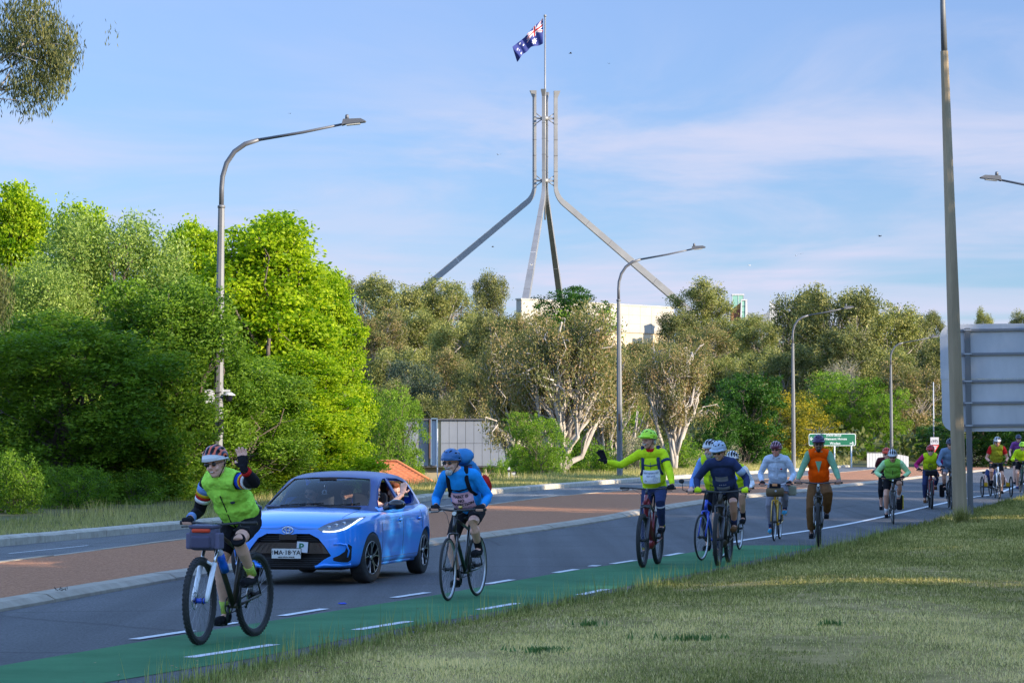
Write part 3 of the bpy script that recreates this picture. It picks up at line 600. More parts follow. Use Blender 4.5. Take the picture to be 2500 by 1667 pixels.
HG = [ # kind, variant, x, Y, ytop, w, label
 ('gumd', 0, 870, 430, 675, 62, 'olive gum peeping out just right of the maple top'), ('gum', 0, 955, 415, 672, 85, 'olive gum under the left mast leg'),
 ('gum', 1, 1075, 420, 672, 88, 'golden olive gum crossing the foot of the left mast leg'), ('gumd', 1, 1190, 430, 668, 62, 'dark open gum left of the mast, standing clear against the sky'),
 ('gumr', 0, 915, 340, 760, 80, 'greyish brown gum low on the left slope'), ('gum', 1, 1010, 350, 745, 95, 'broad olive gum in the middle of the left slope'),
 ('gum', 0, 1120, 330, 770, 95, 'olive gum in front of the lone dark gum'), ('gumd', 0, 1215, 320, 760, 80, 'dark gum left of the parliament wall'),
 ('gum', 1, 960, 270, 840, 85, 'pale olive gum above the grey building'), ('blue', 0, 1005, 235, 880, 75, 'blue green round topped tree above the grey building'),
 ('gumr', 1, 1090, 245, 850, 80, 'brown olive gum behind the grey building'), ('gumd', 1, 1150, 230, 900, 80, 'dark shaded gum right of the blue green tree'), ('gumd', 0, 1060, 222, 960, 75, 'dark low gum on top of the grey building line'),
 ('gumd', 0, 940, 225, 930, 80, 'dark gum left behind the light green tree'), ('gumr', 1, 1200, 210, 870, 90, 'russet gum left of the pale gums'),
 ('dgreen', 1, 1390, 500, 702, 85, 'dense green round tree hiding the back mast leg foot'), ('gumr', 1, 1290, 300, 770, 85, 'russet gum in front of the parliament corner'),
 ('gum', 0, 1720, 430, 684, 88, 'olive gum at the foot of the right mast leg'), ('gumd', 1, 1650, 360, 760, 75, 'dark twiggy gum before the parliament wall'),
 ('gum', 1, 1790, 400, 770, 90, 'olive gum below the green glass box'), ('gumr', 0, 1720, 320, 790, 90, 'reddish gum in the middle of the right slope'),
 ('gum', 0, 1860, 380, 768, 85, 'olive gum below the pointed white fin'), ('gumr', 1, 1590, 300, 830, 90, 'russet gum below the parliament windows'), ('gumr', 0, 1520, 250, 850, 90, 'brown gum crown behind the second lamp'),
 ('gumd', 0, 1640, 260, 850, 80, 'dark russet gum right of the second lamp'), ('gum', 1, 1760, 260, 860, 80, 'olive gum above the deep green tree'), ('gum', 0, 1840, 280, 850, 80, 'olive gum left of the third lamp'),
 ('gumd', 1, 1965, 300, 712, 95, 'tall dark gum touched by the third lamp arm'), ('gumd', 0, 2045, 290, 698, 110, 'tallest dark gum right of the third lamp'), ('gum', 0, 2135, 300, 712, 110, 'broad golden olive gum right of the tallest dark gum'),
 ('gumd', 1, 2210, 310, 765, 80, 'olive gum sloping down towards the big sign'), ('gumd', 0, 1940, 255, 850, 100, 'dark gum below the third lamp head'), ('gumd', 1, 2060, 250, 800, 100, 'dark gum behind the bare twiggy tree'),
 ('gum', 1, 2170, 255, 840, 100, 'golden gum behind the fourth lamp'), ('gumd', 0, 2270, 420, 760, 45, 'small open gum left of the concrete pole'), ('gum', 0, 2402, 440, 752, 28, 'small round gum peeping over the big sign'), ('gumd', 1, 2500, 420, 762, 50, 'dark tree peeping over the big sign near the frame edge'),
 ('gum', 1, 2330, 300, 800, 70, 'olive gum hidden behind the big sign')]
for i, (k, v_, x, Y, yt, w, lb) in enumerate(HG): tree(k, v_, x, Y, yt, w * 1.12, lb, i * .9, group='gum trees on the slope below the parliament' if k.startswith('gum') else None)
# low dark scrub covering the slope between the trees
r_ = np.random.default_rng(44); n = 5200; Xs = r_.uniform(-110, 130, n); Ys = r_.uniform(205, 600, n); ok = np.abs(Xs) < Ys * .24; Xs, Ys = Xs[ok], Ys[ok]
Cs = np.stack([Xs, Ys, terrain(Xs, Ys) + r_.uniform(.3, 2.2, len(Xs))], -1); Ss = np.full((len(Xs), 3), 1.1); Ss[:, 2] = .6
V, Q, t = leaf_geo(r_, Cs, Ss, 44, .55, .34, 'rand', r_.uniform(.1, .8, len(Xs)))
tag(link('undergrowth', npmesh('undergrowth', V, Q, L_EUCD, tint=t)), 'dark scrub covering the slope between the gum trees', kind='stuff')
# ---- trees beside and behind the viewer that shade the road
SH = [(17, 7), (21.5, 11.5), (19, 16), (22, 26), (24, 36), (27, 46), (30, 57), (33, 68), (36.5, 80), (40, 92), (25, 3), (28, 14), (31, 24), (35, 36), (38, 50), (43, 64), (47, 78)]
for i, (X, Y) in enumerate(SH):
    (tm, cm), H, Rr = proto('shade', i % 2)
    plant('shade', tm, cm, X, Y, float(gzv(Y)), .95 + .1 * math.sin(i * 2.3), (1.10 if Y < 52 else .95) + .08 * math.sin(i * 1.7), i * 1.1, 'tall dense tree off to the right, %s along the road, shading it' % ('standing beside the lawn' if i < 9 else 'standing farther back'), 'roadside trees outside the frame')
# ---- hanging gum branch, top left: a tall gum whose trunk stands left of the frame
def hanging_gum():
    r = np.random.default_rng(12); root = tag(empty('hanging_gum_tree', (-14.6, 62, .3)), 'tall gum at the left edge with long drooping leaves hanging into the sky', 'tree')
    o = Vector((-14.6, 62, .3)); mb = MB(); C = []
    tr = branch_path(r, (0, 0, -.3), (.5, 0, 13.5), 9, .02); mb.tube(tr, [.28 * (1 - .6 * i / 9) for i in range(10)], 10)
    def P(x, y, Y=62): return at(x, y, Y) - o
    ends = [(60, 90), (120, 60), (150, 110), (90, 150), (60, 200), (110, 205), (40, 40), (100, 20), (30, 130), (170, 140), (70, 250), (140, 180)]
    main = branch_path(r, tr[6], P(75, 95), 6, .03, .02); mb.tube(main, [.10 * (1 - .65 * i / 6) for i in range(7)], 8)
    main2 = branch_path(r, tr[5], P(30, 170), 6, .03, .02); mb.tube(main2, [.06 * (1 - .65 * i / 6) for i in range(7)], 8)
    for k, e in enumerate(ends):
        q = P(*e, 62 + r.uniform(-1.0, 1.0)); b = branch_path(r, (main if e[1] < 160 else main2)[3 + k % 3], q, 4, .08, .08); mb.tube(b, [.03, .022, .016, .010, .006], 5)
    for _ in range(400):
        ex, ey = ends[r.integers(len(ends))]
        x = ex + r.normal(0, 26); y = ey + r.normal(0, 30)
        if x > 200 - abs(y - 125) * .55 or y > 268 or y > 150 + x * 1.1 + 110: continue
        C.append(P(x, y, 62 + r.normal(0, .6)))
    for _ in range(90): C.append(P(r.uniform(-60, 22) , r.uniform(660, 790), 62 + r.normal(0, .3)))
    for _ in range(500): C.append(Vector((r.normal(.3, 1.3), r.normal(0, 1.5), 11.8 + r.normal(0, 1.5))))
    lb = branch_path(r, tr[4], P(-10, 660), 4, .06, .1); mb.tube(lb, [.05, .04, .03, .02, .012], 6)
    C = np.array([tuple(c) for c in C]); S = np.tile(np.array([.10, .10, .18]), (len(C), 1))
    V, Q, t = leaf_geo(r, C, S, 24, .16, .028, 'hang', .5 + r.normal(0, .25, len(C)))
    mb.build('trunk', B_WHITE, root); link('crown', npmesh('hanging_crown', V, Q, leafmat('leaf_hanging_gum', (0.028, 0.038, 0.012), (0.20, 0.185, 0.065), .22, .5, c_mid=(0.075, 0.09, 0.028)), tint=t), root)
hanging_gum()
# ================================================================== buildings, mast, lamps, signs
M_CREAM = mat('cream_precast', (0.33, 0.30, 0.255), 0.85, vscale=.25, col2=(0.40, 0.37, 0.32), bump=.1, bscale=3)
M_CREAM2 = mat('buff_render', (0.46, 0.37, 0.25), 0.85, vscale=.3, col2=(0.52, 0.42, 0.29))
M_WINB = mat('dark_blue_glass', (0.10, 0.13, 0.17), 0.15, spec=.8)
M_STEEL = mat('brushed_steel_panels', (0.20, 0.20, 0.205), 0.48, 0.3, vscale=.25, col2=(0.265, 0.265, 0.265))
M_GAP = mat('dark_joint', (0.09, 0.09, 0.10), 0.8)
def wall_frame(A, B, z0):   # local frame along the wall A->B, outward normal to the right of the direction seen from above
    A, B = Vector(A), Vector(B); d = (B - A).normalized(); return A, d, Vector((d.y, -d.x))
def parliament():
    root = tag(empty('parliament_building', (2.1, 600, 22)), 'long cream stone parliament wall with a blocky left end rising over the gum trees', 'building')
    o = Vector((2.1, 600, 22)); A, d, n = wall_frame((0, 0), (36.7, 37), 0); d3, n3 = Vector((d.x, d.y, 0)), Vector((n.x, n.y, 0))
    M_ = Matrix((d3, -n3, Vector((0, 0, 1)))).transposed()   # local x along, y into wall
    def bx(mb, u0, u1, v0, v1, z0, z1): mb.box(M_ @ Vector(((u0 + u1) / 2, (v0 + v1) / 2, (z0 + z1) / 2)), (u1 - u0, v1 - v0, z1 - z0), M_)
    L = 52.0; ztop = 13.2
    mb = MB(); bx(mb, 0, L, 0, 1.6, 6.9, ztop); wl_ = mb.build('upper_wall', M_CREAM, root)
    # stone panels proud of the wall
    for i in range(13):
        for j in range(3):
            if j == 0 and 4 <= i <= 6: continue
            mb = MB(); bx(mb, i * 4 + .03, i * 4 + 3.97, -.06, .0, 7.0 + j * 2.05, 7.0 + j * 2.05 + 2.0); mb.build('stone_panel', M_CREAM, wl_)
    mb = MB(); bx(mb, 0, L, .25, 1.6, -6, 6.9); lw = mb.build('lower_wall', M_CREAM2, root)
    for i in range(9):
        u0 = 16.4 + i * 1.2
        if i in (6,): continue
        mb = MB(); bx(mb, u0, u0 + .8, -.02, .05, 7.5, 9.0); f = mb.build('window', M_WINB, root)
        mb = MB(); bx(mb, u0 - .1, u0, -.1, .04, 7.4, 9.1); mb.build('frame', M_CREAM, f)
    for i in range(8):
        u0 = 14 + i * 2.6; mb = MB(); bx(mb, u0, u0 + 1.7, .15, .3, .2, 3.6); f = mb.build('window', M_WINB, root)
        mb = MB(); bx(mb, u0 + 1.8, u0 + 2.5, -.1, .25, -2, 4.6); mb.build('column', M_CREAM2, root)
    mb = MB(); bx(mb, -.2, L, -.12, 1.7, ztop, ztop + .35); mb.build('coping', M_CREAM, root)
parliament()
def mast():
    Y = 670; o = at(1331, 800, Y); o.z = 22; root = tag(empty('flag_mast', o), 'giant four legged stainless steel flag mast standing on the hill behind the trees', 'flag mast')
    th = R(8); dirs = [Vector((-math.cos(th), math.sin(th) * -1, 0)), Vector((-math.sin(th), -math.cos(th), 0)), Vector((math.cos(th), math.sin(th), 0)), Vector((math.sin(th), math.cos(th), 0))]
    dirs[0] = Vector((-math.cos(th), -math.sin(th), 0))
    zof = lambda y: 1.65 + (1095 - y) * Y / FPX - o.z
    zt, zb, r0 = zof(236), zof(456), 2.72
    def beam(path, wd, dp, dirv, mb):
        """rectangular beam along path; width across dirv x z"""
        side = Vector((-dirv.y, dirv.x, 0)); vs = []
        for i, p in enumerate(path):
            t = (path[min(i + 1, len(path) - 1)] - path[max(i - 1, 0)]).normalized(); nn = side.cross(t).normalized(); w_, d_ = wd[i] / 2, dp[i] / 2
            vs += [p + side * w_ + nn * d_, p - side * w_ + nn * d_, p - side * w_ - nn * d_, p + side * w_ - nn * d_]
        k = len(path); fs = [(i * 4 + j, i * 4 + (j + 1) % 4, (i + 1) * 4 + (j + 1) % 4, (i + 1) * 4 + j) for i in range(k - 1) for j in range(4)] + [(3, 2, 1, 0), tuple(4 * k - 4 + j for j in range(4))]
        mb.add(vs, fs, False)
    for k, dv in enumerate(dirs):
        path = [dv * r0 + Vector((0, 0, zt)), dv * r0 + Vector((0, 0, zb + 8)), dv * r0 + Vector((0, 0, zb))]
        for i in range(1, 7):
            a = i / 6; ang = math.radians(50) * a; path.append(path[-1] + (dv * math.sin(ang) + Vector((0, 0, -math.cos(ang)))) * .82)
        p0 = path[-1]; dr = dv * math.sin(R(50)) + Vector((0, 0, -math.cos(R(50)))); Lg = (p0.z - (-2.0)) / math.cos(R(50)); path.append(p0 + dr * Lg)
        nW = len(path); wd = [.78, .78, .78] + [.84 + .05 * i for i in range(6)] + [1.95]; dp = [.9, .9, .95] + [1.0 + .08 * i for i in range(6)] + [1.85]
        mb = MB(); beam(path, wd, dp, dv, mb); leg = mb.build('leg', M_STEEL, root)
        # flared cap
        mb = MB(); c = path[0]; side = Vector((-dv.y, dv.x, 0)); q = []
        for (hz, ro, ri, w_) in ((0, .45, -.45, .39), (1.75, 1.15, -.45, .62)):
            for (rr_, ww) in ((ro, w_), (ro, -w_), (ri, -w_), (ri, w_)): q.append(c + dv * rr_ + side * ww + Vector((0, 0, hz - .0)))
        mb.add(q, [(0, 1, 5, 4), (1, 2, 6, 5), (2, 3, 7, 6), (3, 0, 4, 7), (0, 3, 2, 1), (4, 5, 6, 7)], False); mb.build('flared_cap', M_STEEL, root)
        # panel joints: thin dark bands
        for t in range(1, 9):
            pp = p0 + dr * (Lg * t / 9); a_ = 1.09 + .86 * t / 9; mb = MB(); beam([pp - dr * .04, pp + dr * .04], [a_ + .03] * 2, [1.43 + .45 * t / 9] * 2, dv, mb); mb.build('joint_band', M_GAP if t % 3 else M_WHITE, leg)
        for zz_ in (4, 8, 12, 16):
            pp = dv * r0 + Vector((0, 0, zb + zz_)); mb = MB(); mb.box(pp, (.95, .95, .06), (0, 0, math.atan2(dv.y, dv.x))); mb.build('joint_band', M_GAP, leg)
        for zr in (zof(287), zof(440)):   # struts towards the pole
            mb = MB(); 
            for dz_ in (-1.3, 1.3): mb.tube([dv * (r0 - .4) + Vector((0, 0, zr + dz_)), dv * .5 + Vector((0, 0, zr))], [.12, .16], 6)
            mb.box(dv * (r0 / 2) + Vector((0, 0, zr)), (r0 - .5, .25, .5), (0, 0, math.atan2(dv.y, dv.x))); mb.build('strut', M_STEEL, root)
    for zr in (zof(287), zof(440)):
        mb = MB(); mb.lathe([(.3, -.5), (.85, -.5), (.85, .5), (.3, .5)], 16, Matrix.Translation((0, 0, zr))); mb.build('ring', M_STEEL, root)
    mb = MB(); mb.tube([(0, 0, zof(536)), (0, 0, zof(300)), (0, 0, zof(36))], [.20, .26, .20], 10); mb.build('pole', M_STEEL, root)
    mb = MB(); mb.lathe([(0, 0), (.36, 0), (.36, .45), (0, .55)], 12, Matrix.Translation((0, 0, zof(36)))); mb.build('finial', M_STEEL, root)
    # flag
    cols = [mat('flag_blue', (0.010, 0.022, 0.16), .75), mat('flag_white', (0.62, 0.62, 0.66), .75), mat('flag_red', (0.50, 0.015, 0.02), .75)]
    def flagcol(u, v):          # u 0 hoist..1 fly, v 0 top..1 bottom
        if u < .5 and v < .5:
            x, y = u * 2, v * 2; X_, Y_ = (x - .5) * 2, (y - .5)
            if abs(y - .5) < .10 or abs(X_) < .10: return 2
            if abs(y - .5) < .167 or abs(X_) < .167: return 1
            dd = min(abs(X_ / 2 - Y_), abs(X_ / 2 + Y_))
            return 2 if dd < .035 else (1 if dd < .10 else 0)
        for cx, cy, r_s in ((.25, .75, .15), (.75, .84, .075), (.625, .44, .075), (.75, .17, .075), (.86, .37, .075), (.80, .54, .04)):
            du, dv_ = (u - cx) * 2, v - cy; rr_ = math.hypot(du, dv_); a = math.atan2(dv_, du)
            if rr_ < r_s * (.5 + .5 * abs(math.cos(3.5 * (a + math.pi / 2)))) ** 1.6 : return 1
        return 0
    nu, nv = 96, 48; top = [(1326, 45), (1303, 66), (1280.5, 92), (1251, 115)]; bot = [(1325.5, 107), (1296, 117), (1279, 131), (1262.5, 151)]
    tu = [0, .27, .58, 1]; bu = [0, .35, .62, 1]; vs, fs, mi = [], [], []
    for i in range(nu + 1):
        u_ = i / nu; tx, ty = np.interp(u_, tu, [p[0] for p in top]), np.interp(u_, tu, [p[1] for p in top]); bx_, by = np.interp(u_, bu, [p[0] for p in bot]), np.interp(u_, bu, [p[1] for p in bot])
        for j in range(nv + 1):
            v_ = j / nv; x = tx * (1 - v_) + bx_ * v_; y = ty * (1 - v_) + by * v_ + 1.6 * math.sin(u_ * 15) * v_
            p = at(x, y, Y + .5 * math.sin(u_ * 11 + v_ * 2.2) * (u_ + .1) + .25 * math.sin(u_ * 23 + v_ * 5)) ; vs.append(p)
    for i in range(nu):
        for j in range(nv): fs.append((i * (nv + 1) + j, (i + 1) * (nv + 1) + j, (i + 1) * (nv + 1) + j + 1, i * (nv + 1) + j + 1)); mi.append(flagcol((i + .5) / nu, (j + .5) / nv))
    base = vs[0].copy(); me = npmesh('flag', [tuple(p - base) for p in vs], fs, cols, smooth=True, mi=mi)
    fl = link('flag', me, None, base); tag(fl, 'Australian flag flying from the top of the giant steel mast', 'flag')
mast()
# glass lift box, tower and fin of the parliament roof, right of the mast
M_GLG = mat('green_tinted_glass', (0.22, 0.42, 0.34), 0.3, spec=.6); M_PANW = mat('pale_wall_panel', (0.50, 0.50, 0.50), .7); M_BRICKR = mat('red_brown_render', (0.22, 0.075, 0.04), .85)
def roof_bits():
    Y = 620; s_ = Y / FPX
    root = tag(empty('glass_lift_tower', at(1801, 790, Y)), 'green glass box with a white roof edge showing over the gum trees', 'tower'); o = root.location
    mb = MB(); mb.box((0, 0, 3.4), (2.55, 2.4, 6.3)); mb.build('glass_box', M_GLG, root)
    for dx in (-1.3, .05, 1.3): mb = MB(); mb.box((dx, -1.23, 3.4), (.09, .08, 6.3)); mb.build('mullion', M_PANW, root)
    mb = MB(); mb.box((0, 0, 6.7), (2.9, 2.7, .3)); mb.build('roof_edge', M_PANW, root)
    root = tag(empty('slanted_tower', at(1812, 790, Y - 6)), 'slanted tower with a green window strip and red brown flank below the glass box', 'tower')
    mb = MB(); mb.prism([(-2.6, 0), (1.0, 0), (1.1, 5.3), (.35, 5.4), (-2.4, 3.2)], 'y', .5, 3); mb.build('flank', M_BRICKR, root)
    mb = MB(); mb.prism([(-.55, -1), (-.15, -1), (.0, 5.5), (-.25, 5.5)], 'y', -.3, .6); mb.prism([(.65, -1), (1.3, -1), (1.15, 5.6), (.75, 5.6)], 'y', -.3, .6); mb.prism([(-.25, 5.3), (1.15, 5.3), (1.15, 5.6), (-.25, 5.6)], 'y', -.35, .55); mb.build('wall', M_PANW, root)
    for k in range(4): mb = MB(); mb.box((.32, -.1, .6 + k * 1.35), (.78, .1, 1.2)); mb.build('window', M_GLG, root)
    root = tag(empty('pointed_wall_fin', at(1890, 800, Y)), 'pale pointed wall fin of the roof beside the tall dark gum', 'wall')
    for (a, b) in (((-1.0, 0), (0.0, 0)), ((0.04, 0), (1.0, 0))):
        for k, (z0, z1) in enumerate(((-1, 1.6), (1.64, 3.5), (3.54, 9))):
            zt0 = min(z1, 6.2 - (a[0] + 1) * .75 if z1 > 6 else z1); zt1 = min(z1, 6.2 - (b[0] + 1) * .75 if z1 > 4 else z1)
            if z1 > 6: zt0 = 6.3 - (a[0] + 1) * .75; zt1 = 6.3 - (b[0] + 1) * .75
            mb = MB(); mb.prism([(a[0], z0), (b[0], z0), (b[0], zt1), (a[0], zt0)], 'y', 0, .8); mb.build('panel', M_PANW, root)
    root = tag(empty('curved_roof_wall', at(1852, 790, Y + 4)), 'low grey curved wall dipping between the slanted tower and the fin', 'wall')
    vs = []; k = 14
    for i in range(k + 1):
        t = i / k; x = -3.2 + 6.2 * t; z = 2.0 + 1.2 * (2 * t - 1) ** 2
        for (y_, zz_) in ((0, z), (.5, z), (.5, -1), (0, -1)): vs.append((x, y_, zz_))
    mb = MB(); mb.add(vs, [(i * 4 + j, i * 4 + (j + 1) % 4, i * 4 + 4 + (j + 1) % 4, i * 4 + 4 + j) for i in range(k) for j in range(4)]); mb.build('wall', mat('grey_zinc', (.2, .22, .24), .6), root)
roof_bits()
# grey panelled building in the dip
def grey_building():
    Y = 200; s_ = Y / FPX; X0 = (1026 - 1250) * s_; root = tag(empty('panel_building', (X0, Y, -3.2)), 'grey building clad in large smooth panels over a buff ground floor, behind the blue backpack', 'building')
    M_P = mat('grey_cladding_panel', (0.17, 0.185, 0.215), .45, vscale=.3, col2=(0.23, 0.245, 0.275), spec=.5); M_PD = mat('blue_grey_frame', (.13, .2, .28), .5); M_BR = mat('rust_brown_fin', (.10, .045, .03), .7)  # panel grey darkened so its colour carries the shade on the front wall
    z = lambda y: 1.65 + (1095 - y) * s_ + 3.2
    zt, zm, zb = z(1025), z(1082), z(1137)
    mb = MB(); mb.box((4.0, 3.1, (zt + zb) / 2), (10.4, 6, zt - zb)); mb.box((4.0, 3.1, zb / 2 - .5), (9, 5, zb + 1)); core = mb.build('core_wall', mat('buff_wall', (.33, .27, .17), .85), root)
    xs_ = [-1.2, -.1, .62]; xr = [1.55 + .62 * i for i in range(12)]
    for x0, x1 in list(zip(xs_[:-1], xs_[1:])) + list(zip(xr[:-1], xr[1:])):
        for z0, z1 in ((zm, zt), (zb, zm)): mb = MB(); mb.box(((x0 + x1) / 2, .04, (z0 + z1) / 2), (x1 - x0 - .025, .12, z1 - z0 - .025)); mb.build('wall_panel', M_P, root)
    mb = MB(); mb.box((1.27, -.1, (zt + zb) / 2 + .1), (.10, .4, zt - zb)); mb.box((.83, -.1, (zt + zb) / 2 + .1), (.07, .4, zt - zb)); mb.box((1.05, -.1, zt + .1), (.5, .4, .08)); mb.build('window_frame', M_PD, root)
    mb = MB(); mb.box((.74, -.2, (zt + zb) / 2 + .3), (.10, .5, zt - zb - .5)); mb.build('brown_fin', M_BR, root)
    mb = MB(); mb.box((1.05, .02, (zt + zb) / 2), (.38, .1, zt - zb - .05)); mb.build('window', mat('pale_glass', (.35, .42, .55), .15, spec=.8), root)
    mb = MB(); mb.box((4.0, 3.0, zt + .05), (10.6, 6.4, .10)); mb.build('roof', M_GAP, root)
    mb = MB(); mb.box((4.0, 1.9, zb - .05), (10.4, 3.9, .06)); mb.build('soffit', M_GAP, root)
    for x_ in (4.9, 7.0): mb = MB(); mb.box((x_, .3, zb / 2 - .6), (.2, .2, zb + 1)); mb.build('column', M_CREAM2, root)
    for x_ in (4.1, 5.7): mb = MB(); mb.box((x_, .56, .9), (.9, .06, 1.5)); mb.build('window', M_WINB, root)
grey_building()
def tile_house():
    Y = 128; s_ = Y / FPX; ax = (965 - 1250) * s_; root = tag(empty('tiled_roof_house', (ax, Y, -2.7)), 'house with an orange terracotta tiled roof, sunk below the verge behind the blue car', 'house')
    z = lambda y: 1.65 + (1095 - y) * s_ + 2.7
    zr, ze = z(1128), z(1186); x1 = (1072 - 965) * s_; x0 = -3.2
    M_T = mat('terracotta_tile', (0.42, 0.115, 0.04), .8, vscale=9, col2=(0.58, 0.20, 0.075), bump=.3); M_W = mat('cream_house_wall', (.5, .42, .28), .85); M_F = mat('white_fascia', (.65, .62, .56), .6)
    mb = MB(); mb.box(((x0 + x1) / 2, 2.3, ze / 2), (x1 - x0 - .5, 3.6, ze - .02)); mb.build('wall', M_W, root)
    # hip roof: ridge from (x0, mid) to (0, mid), hip to the right eave corner
    A, B, Cc, D = Vector((x0, -.0, ze)), Vector((x1, 0, ze)), Vector((x1, 4.4, ze)), Vector((x0, 4.4, ze)); r0_, r1_ = Vector((x0, 2.2, zr)), Vector((0, 2.2, zr))
    mb = MB(); mb.add([A, B, Cc, D, r0_, r1_], [(0, 1, 5, 4), (1, 2, 5), (2, 3, 4, 5), (0, 4, 3), (0, 3, 2, 1)], False); rf = mb.build('roof', M_T, root)
    rows = 13
    for i in range(rows):
        t0, t1 = i / rows, (i + 1) / rows; a0, b0 = A.lerp(r0_, t0), B.lerp(r1_, t0); a1, b1 = A.lerp(r0_, t1), B.lerp(r1_, t1)
        up = Vector((0, -.02, .035)); k = max(2, int((b0 - a0).length / .30)); mb = MB(); vs = []
        for j in range(k * 2 + 1):
            t = j / (2 * k); q = up * (1.0 if j % 2 else .45); vs += [a0.lerp(b0, t) + q + Vector((0, -.01, .01)), a1.lerp(b1, t) + q * .3]
        mb.add(vs, [(2 * j, 2 * j + 2, 2 * j + 3, 2 * j + 1) for j in range(2 * k)], False)
        vs2 = [p for j in range(2 * k + 1) for p in (vs[2 * j], vs[2 * j] - Vector((0, 0, .05)))]
        mb.add(vs2, [(2 * j, 2 * j + 1, 2 * j + 3, 2 * j + 2) for j in range(2 * k)], False); mb.build('tile_row', M_T, rf)
    mb = MB(); mb.tube([B + Vector((0, 0, .04)), r1_ + Vector((0, 0, .05)), r0_ + Vector((0, 0, .05))], .07, 6); mb.build('ridge_tiles', M_T, rf)
    mb = MB(); mb.box(((x0 + x1) / 2, -.06, ze - .12), (x1 - x0, .08, .2)); mb.build('gutter', M_F, root)
tile_house()
# ------------------------------------------------------------------ street lamps
M_GALV = mat('galvanised_steel', (0.12, 0.125, 0.135), 0.6, 0.4, vscale=3, col2=(0.19, 0.195, 0.20), stretch=(1, 1, .2))
M_LDARK = mat('lamp_grey', (0.12, 0.125, 0.14), .5, .3); M_LENS = mat('lamp_lens', (.5, .5, .48), .3)
def lamp():
    root = empty('street_lamp'); P = []
    mb = MB(); mb.tube([(0, 0, -.3), (0, 0, 4), (0, 0, 7.6)], [.14, .12, .085], 8, smooth=False); mb.build('pole', M_GALV, root)
    mb = MB(); mb.tube([(0, 0, 7.6), (0, 0, 8.1), (.02, 0, 8.4), (.12, 0, 8.75), (.32, 0, 9.05), (.6, 0, 9.25), (.95, 0, 9.36)], [.065] * 6 + [.055], 8)
    mb.tube([(.95, 0, 9.36), (2.1, 0, 9.56), (3.2, 0, 9.79)], [.042, .038, .032], 8); arm = mb.build('arm', M_LDARK, root)
    mb = MB(); mb.lathe([(.095, 0), (.10, .0), (.10, .06), (.066, .08)], 8, Matrix.Translation((0, 0, 7.58))); mb.build('collar', M_GALV, root)
    mb = MB(); mb.prism([(3.12, 9.74), (3.16, 9.90), (3.62, 9.92), (3.74, 9.86), (3.72, 9.83), (3.2, 9.77)], 'y', -.13, .13); hd = mb.build('lamp_head', M_LDARK, root)
    mb = MB(); mb.lathe([(0, 0), (.05, 0), (.05, .1), (.035, .13), (0, .13)], 10, Matrix.Translation((3.25, 0, 9.9))); mb.build('sensor', M_LDARK, hd)
    mb = MB(); mb.box((3.42, 0, 9.775), (.36, .2, .03), (0, R(-6), 0)); mb.build('lens', M_LENS, hd)
    mb = MB(); mb.box((.0, -.13, 2.4), (.1, .05, .7)); mb.build('access_cover', M_GALV, root)
    return root
lp = lamp(); lamps = [(531, 1250, 69, 'tall street lamp carrying the camera, rising behind the waving rider', .6), (1513, 1160, 114, 'street lamp behind the green jacketed rider with the raised hand', .3),
    (1937, 1127, 162, 'street lamp rising behind the yellow flowering wattle', .2), (2176, 1100, 204, 'street lamp rising left of the yield sign', .2)]
for i, (x, y, Y, lb, tilt) in enumerate(lamps):
    o = lp if i == 0 else copy_tree(lp); X = (x - 1250) * Y / FPX; o.location = (X, Y, float(gzv(Y)) + .12); tag(o, lb, 'street lamp', 'street lamps along the side road')
    o.rotation_euler = (0, R(tilt if x < 1250 else -tilt), R(-3))
    if i == 1:
        c_ = o.children[0]; c_.data = c_.data.copy(); c_.data.materials[0] = mat('lamp_concrete_brown', (0.075, 0.052, 0.032), .9, vscale=3, col2=(.12, .09, .055), stretch=(1, 1, .2))
o = copy_tree(lp); tag(o, 'street lamp whose head alone reaches in from the right frame edge', 'street lamp', 'street lamps along the side road')
o.location = (17.5, 78, .1); o.rotation_euler = (0, 0, R(180)); o.scale = (1, 1, .965)
# camera, box and label on the first lamp pole
Lx = (531 - 1250) * 69 / FPX; M_WPL = mat('white_plastic', (.42, .43, .46), .45); M_BLK = mat('black_plastic', (.012, .012, .014), .35); M_SMOKE = mat('smoked_dome', (.01, .01, .02), .08)
zc_ = lambda y, Y=69: 1.65 + (1095 - y) * Y / FPX
r1 = tag(empty('security_camera', (Lx + .16, 68.95, zc_(967))), 'white dome surveillance camera on a short arm on the lamp pole', 'camera')
mb = MB(); mb.box((-.03, 0, .10), (.05, .1, .22)); mb.box((.07, 0, .14), (.2, .06, .06)); mb.build('bracket', M_WPL, r1)
mb = MB(); mb.lathe([(0, .10), (.07, .10), (.17, .03), (.17, .015), (0, .015)], 16, Matrix.Translation((.14, 0, 0))); mb.build('housing', M_WPL, r1)
mb = MB(); mb.lathe([(.10, .015), (.10, -.05), (.085, -.10), (.05, -.14), (0, -.15)], 16, Matrix.Translation((.14, 0, 0))); mb.build('dome', M_SMOKE, r1)
r1 = tag(empty('equipment_box', (Lx - .16, 68.9, zc_(968))), 'pale grey equipment box strapped to the lamp pole below the camera', 'box')
mb = MB(); mb.box((-.02, 0, 0), (.24, .18, .36)); mb.build('case', M_WPL, r1); mb = MB(); mb.box((-.05, -.10, 0), (.19, .02, .34)); mb.build('lid', M_WPL, r1)
mb = MB(); mb.box((.15, 0, .12), (.26, .2, .02)); mb.box((.15, 0, -.08), (.26, .2, .02)); mb.build('strap', M_GAP, r1)
r1 = tag(empty('pole_notice', (Lx + .1, 68.85, zc_(1042))), 'narrow dark notice plate on the lamp pole above the waving rider', 'sign')
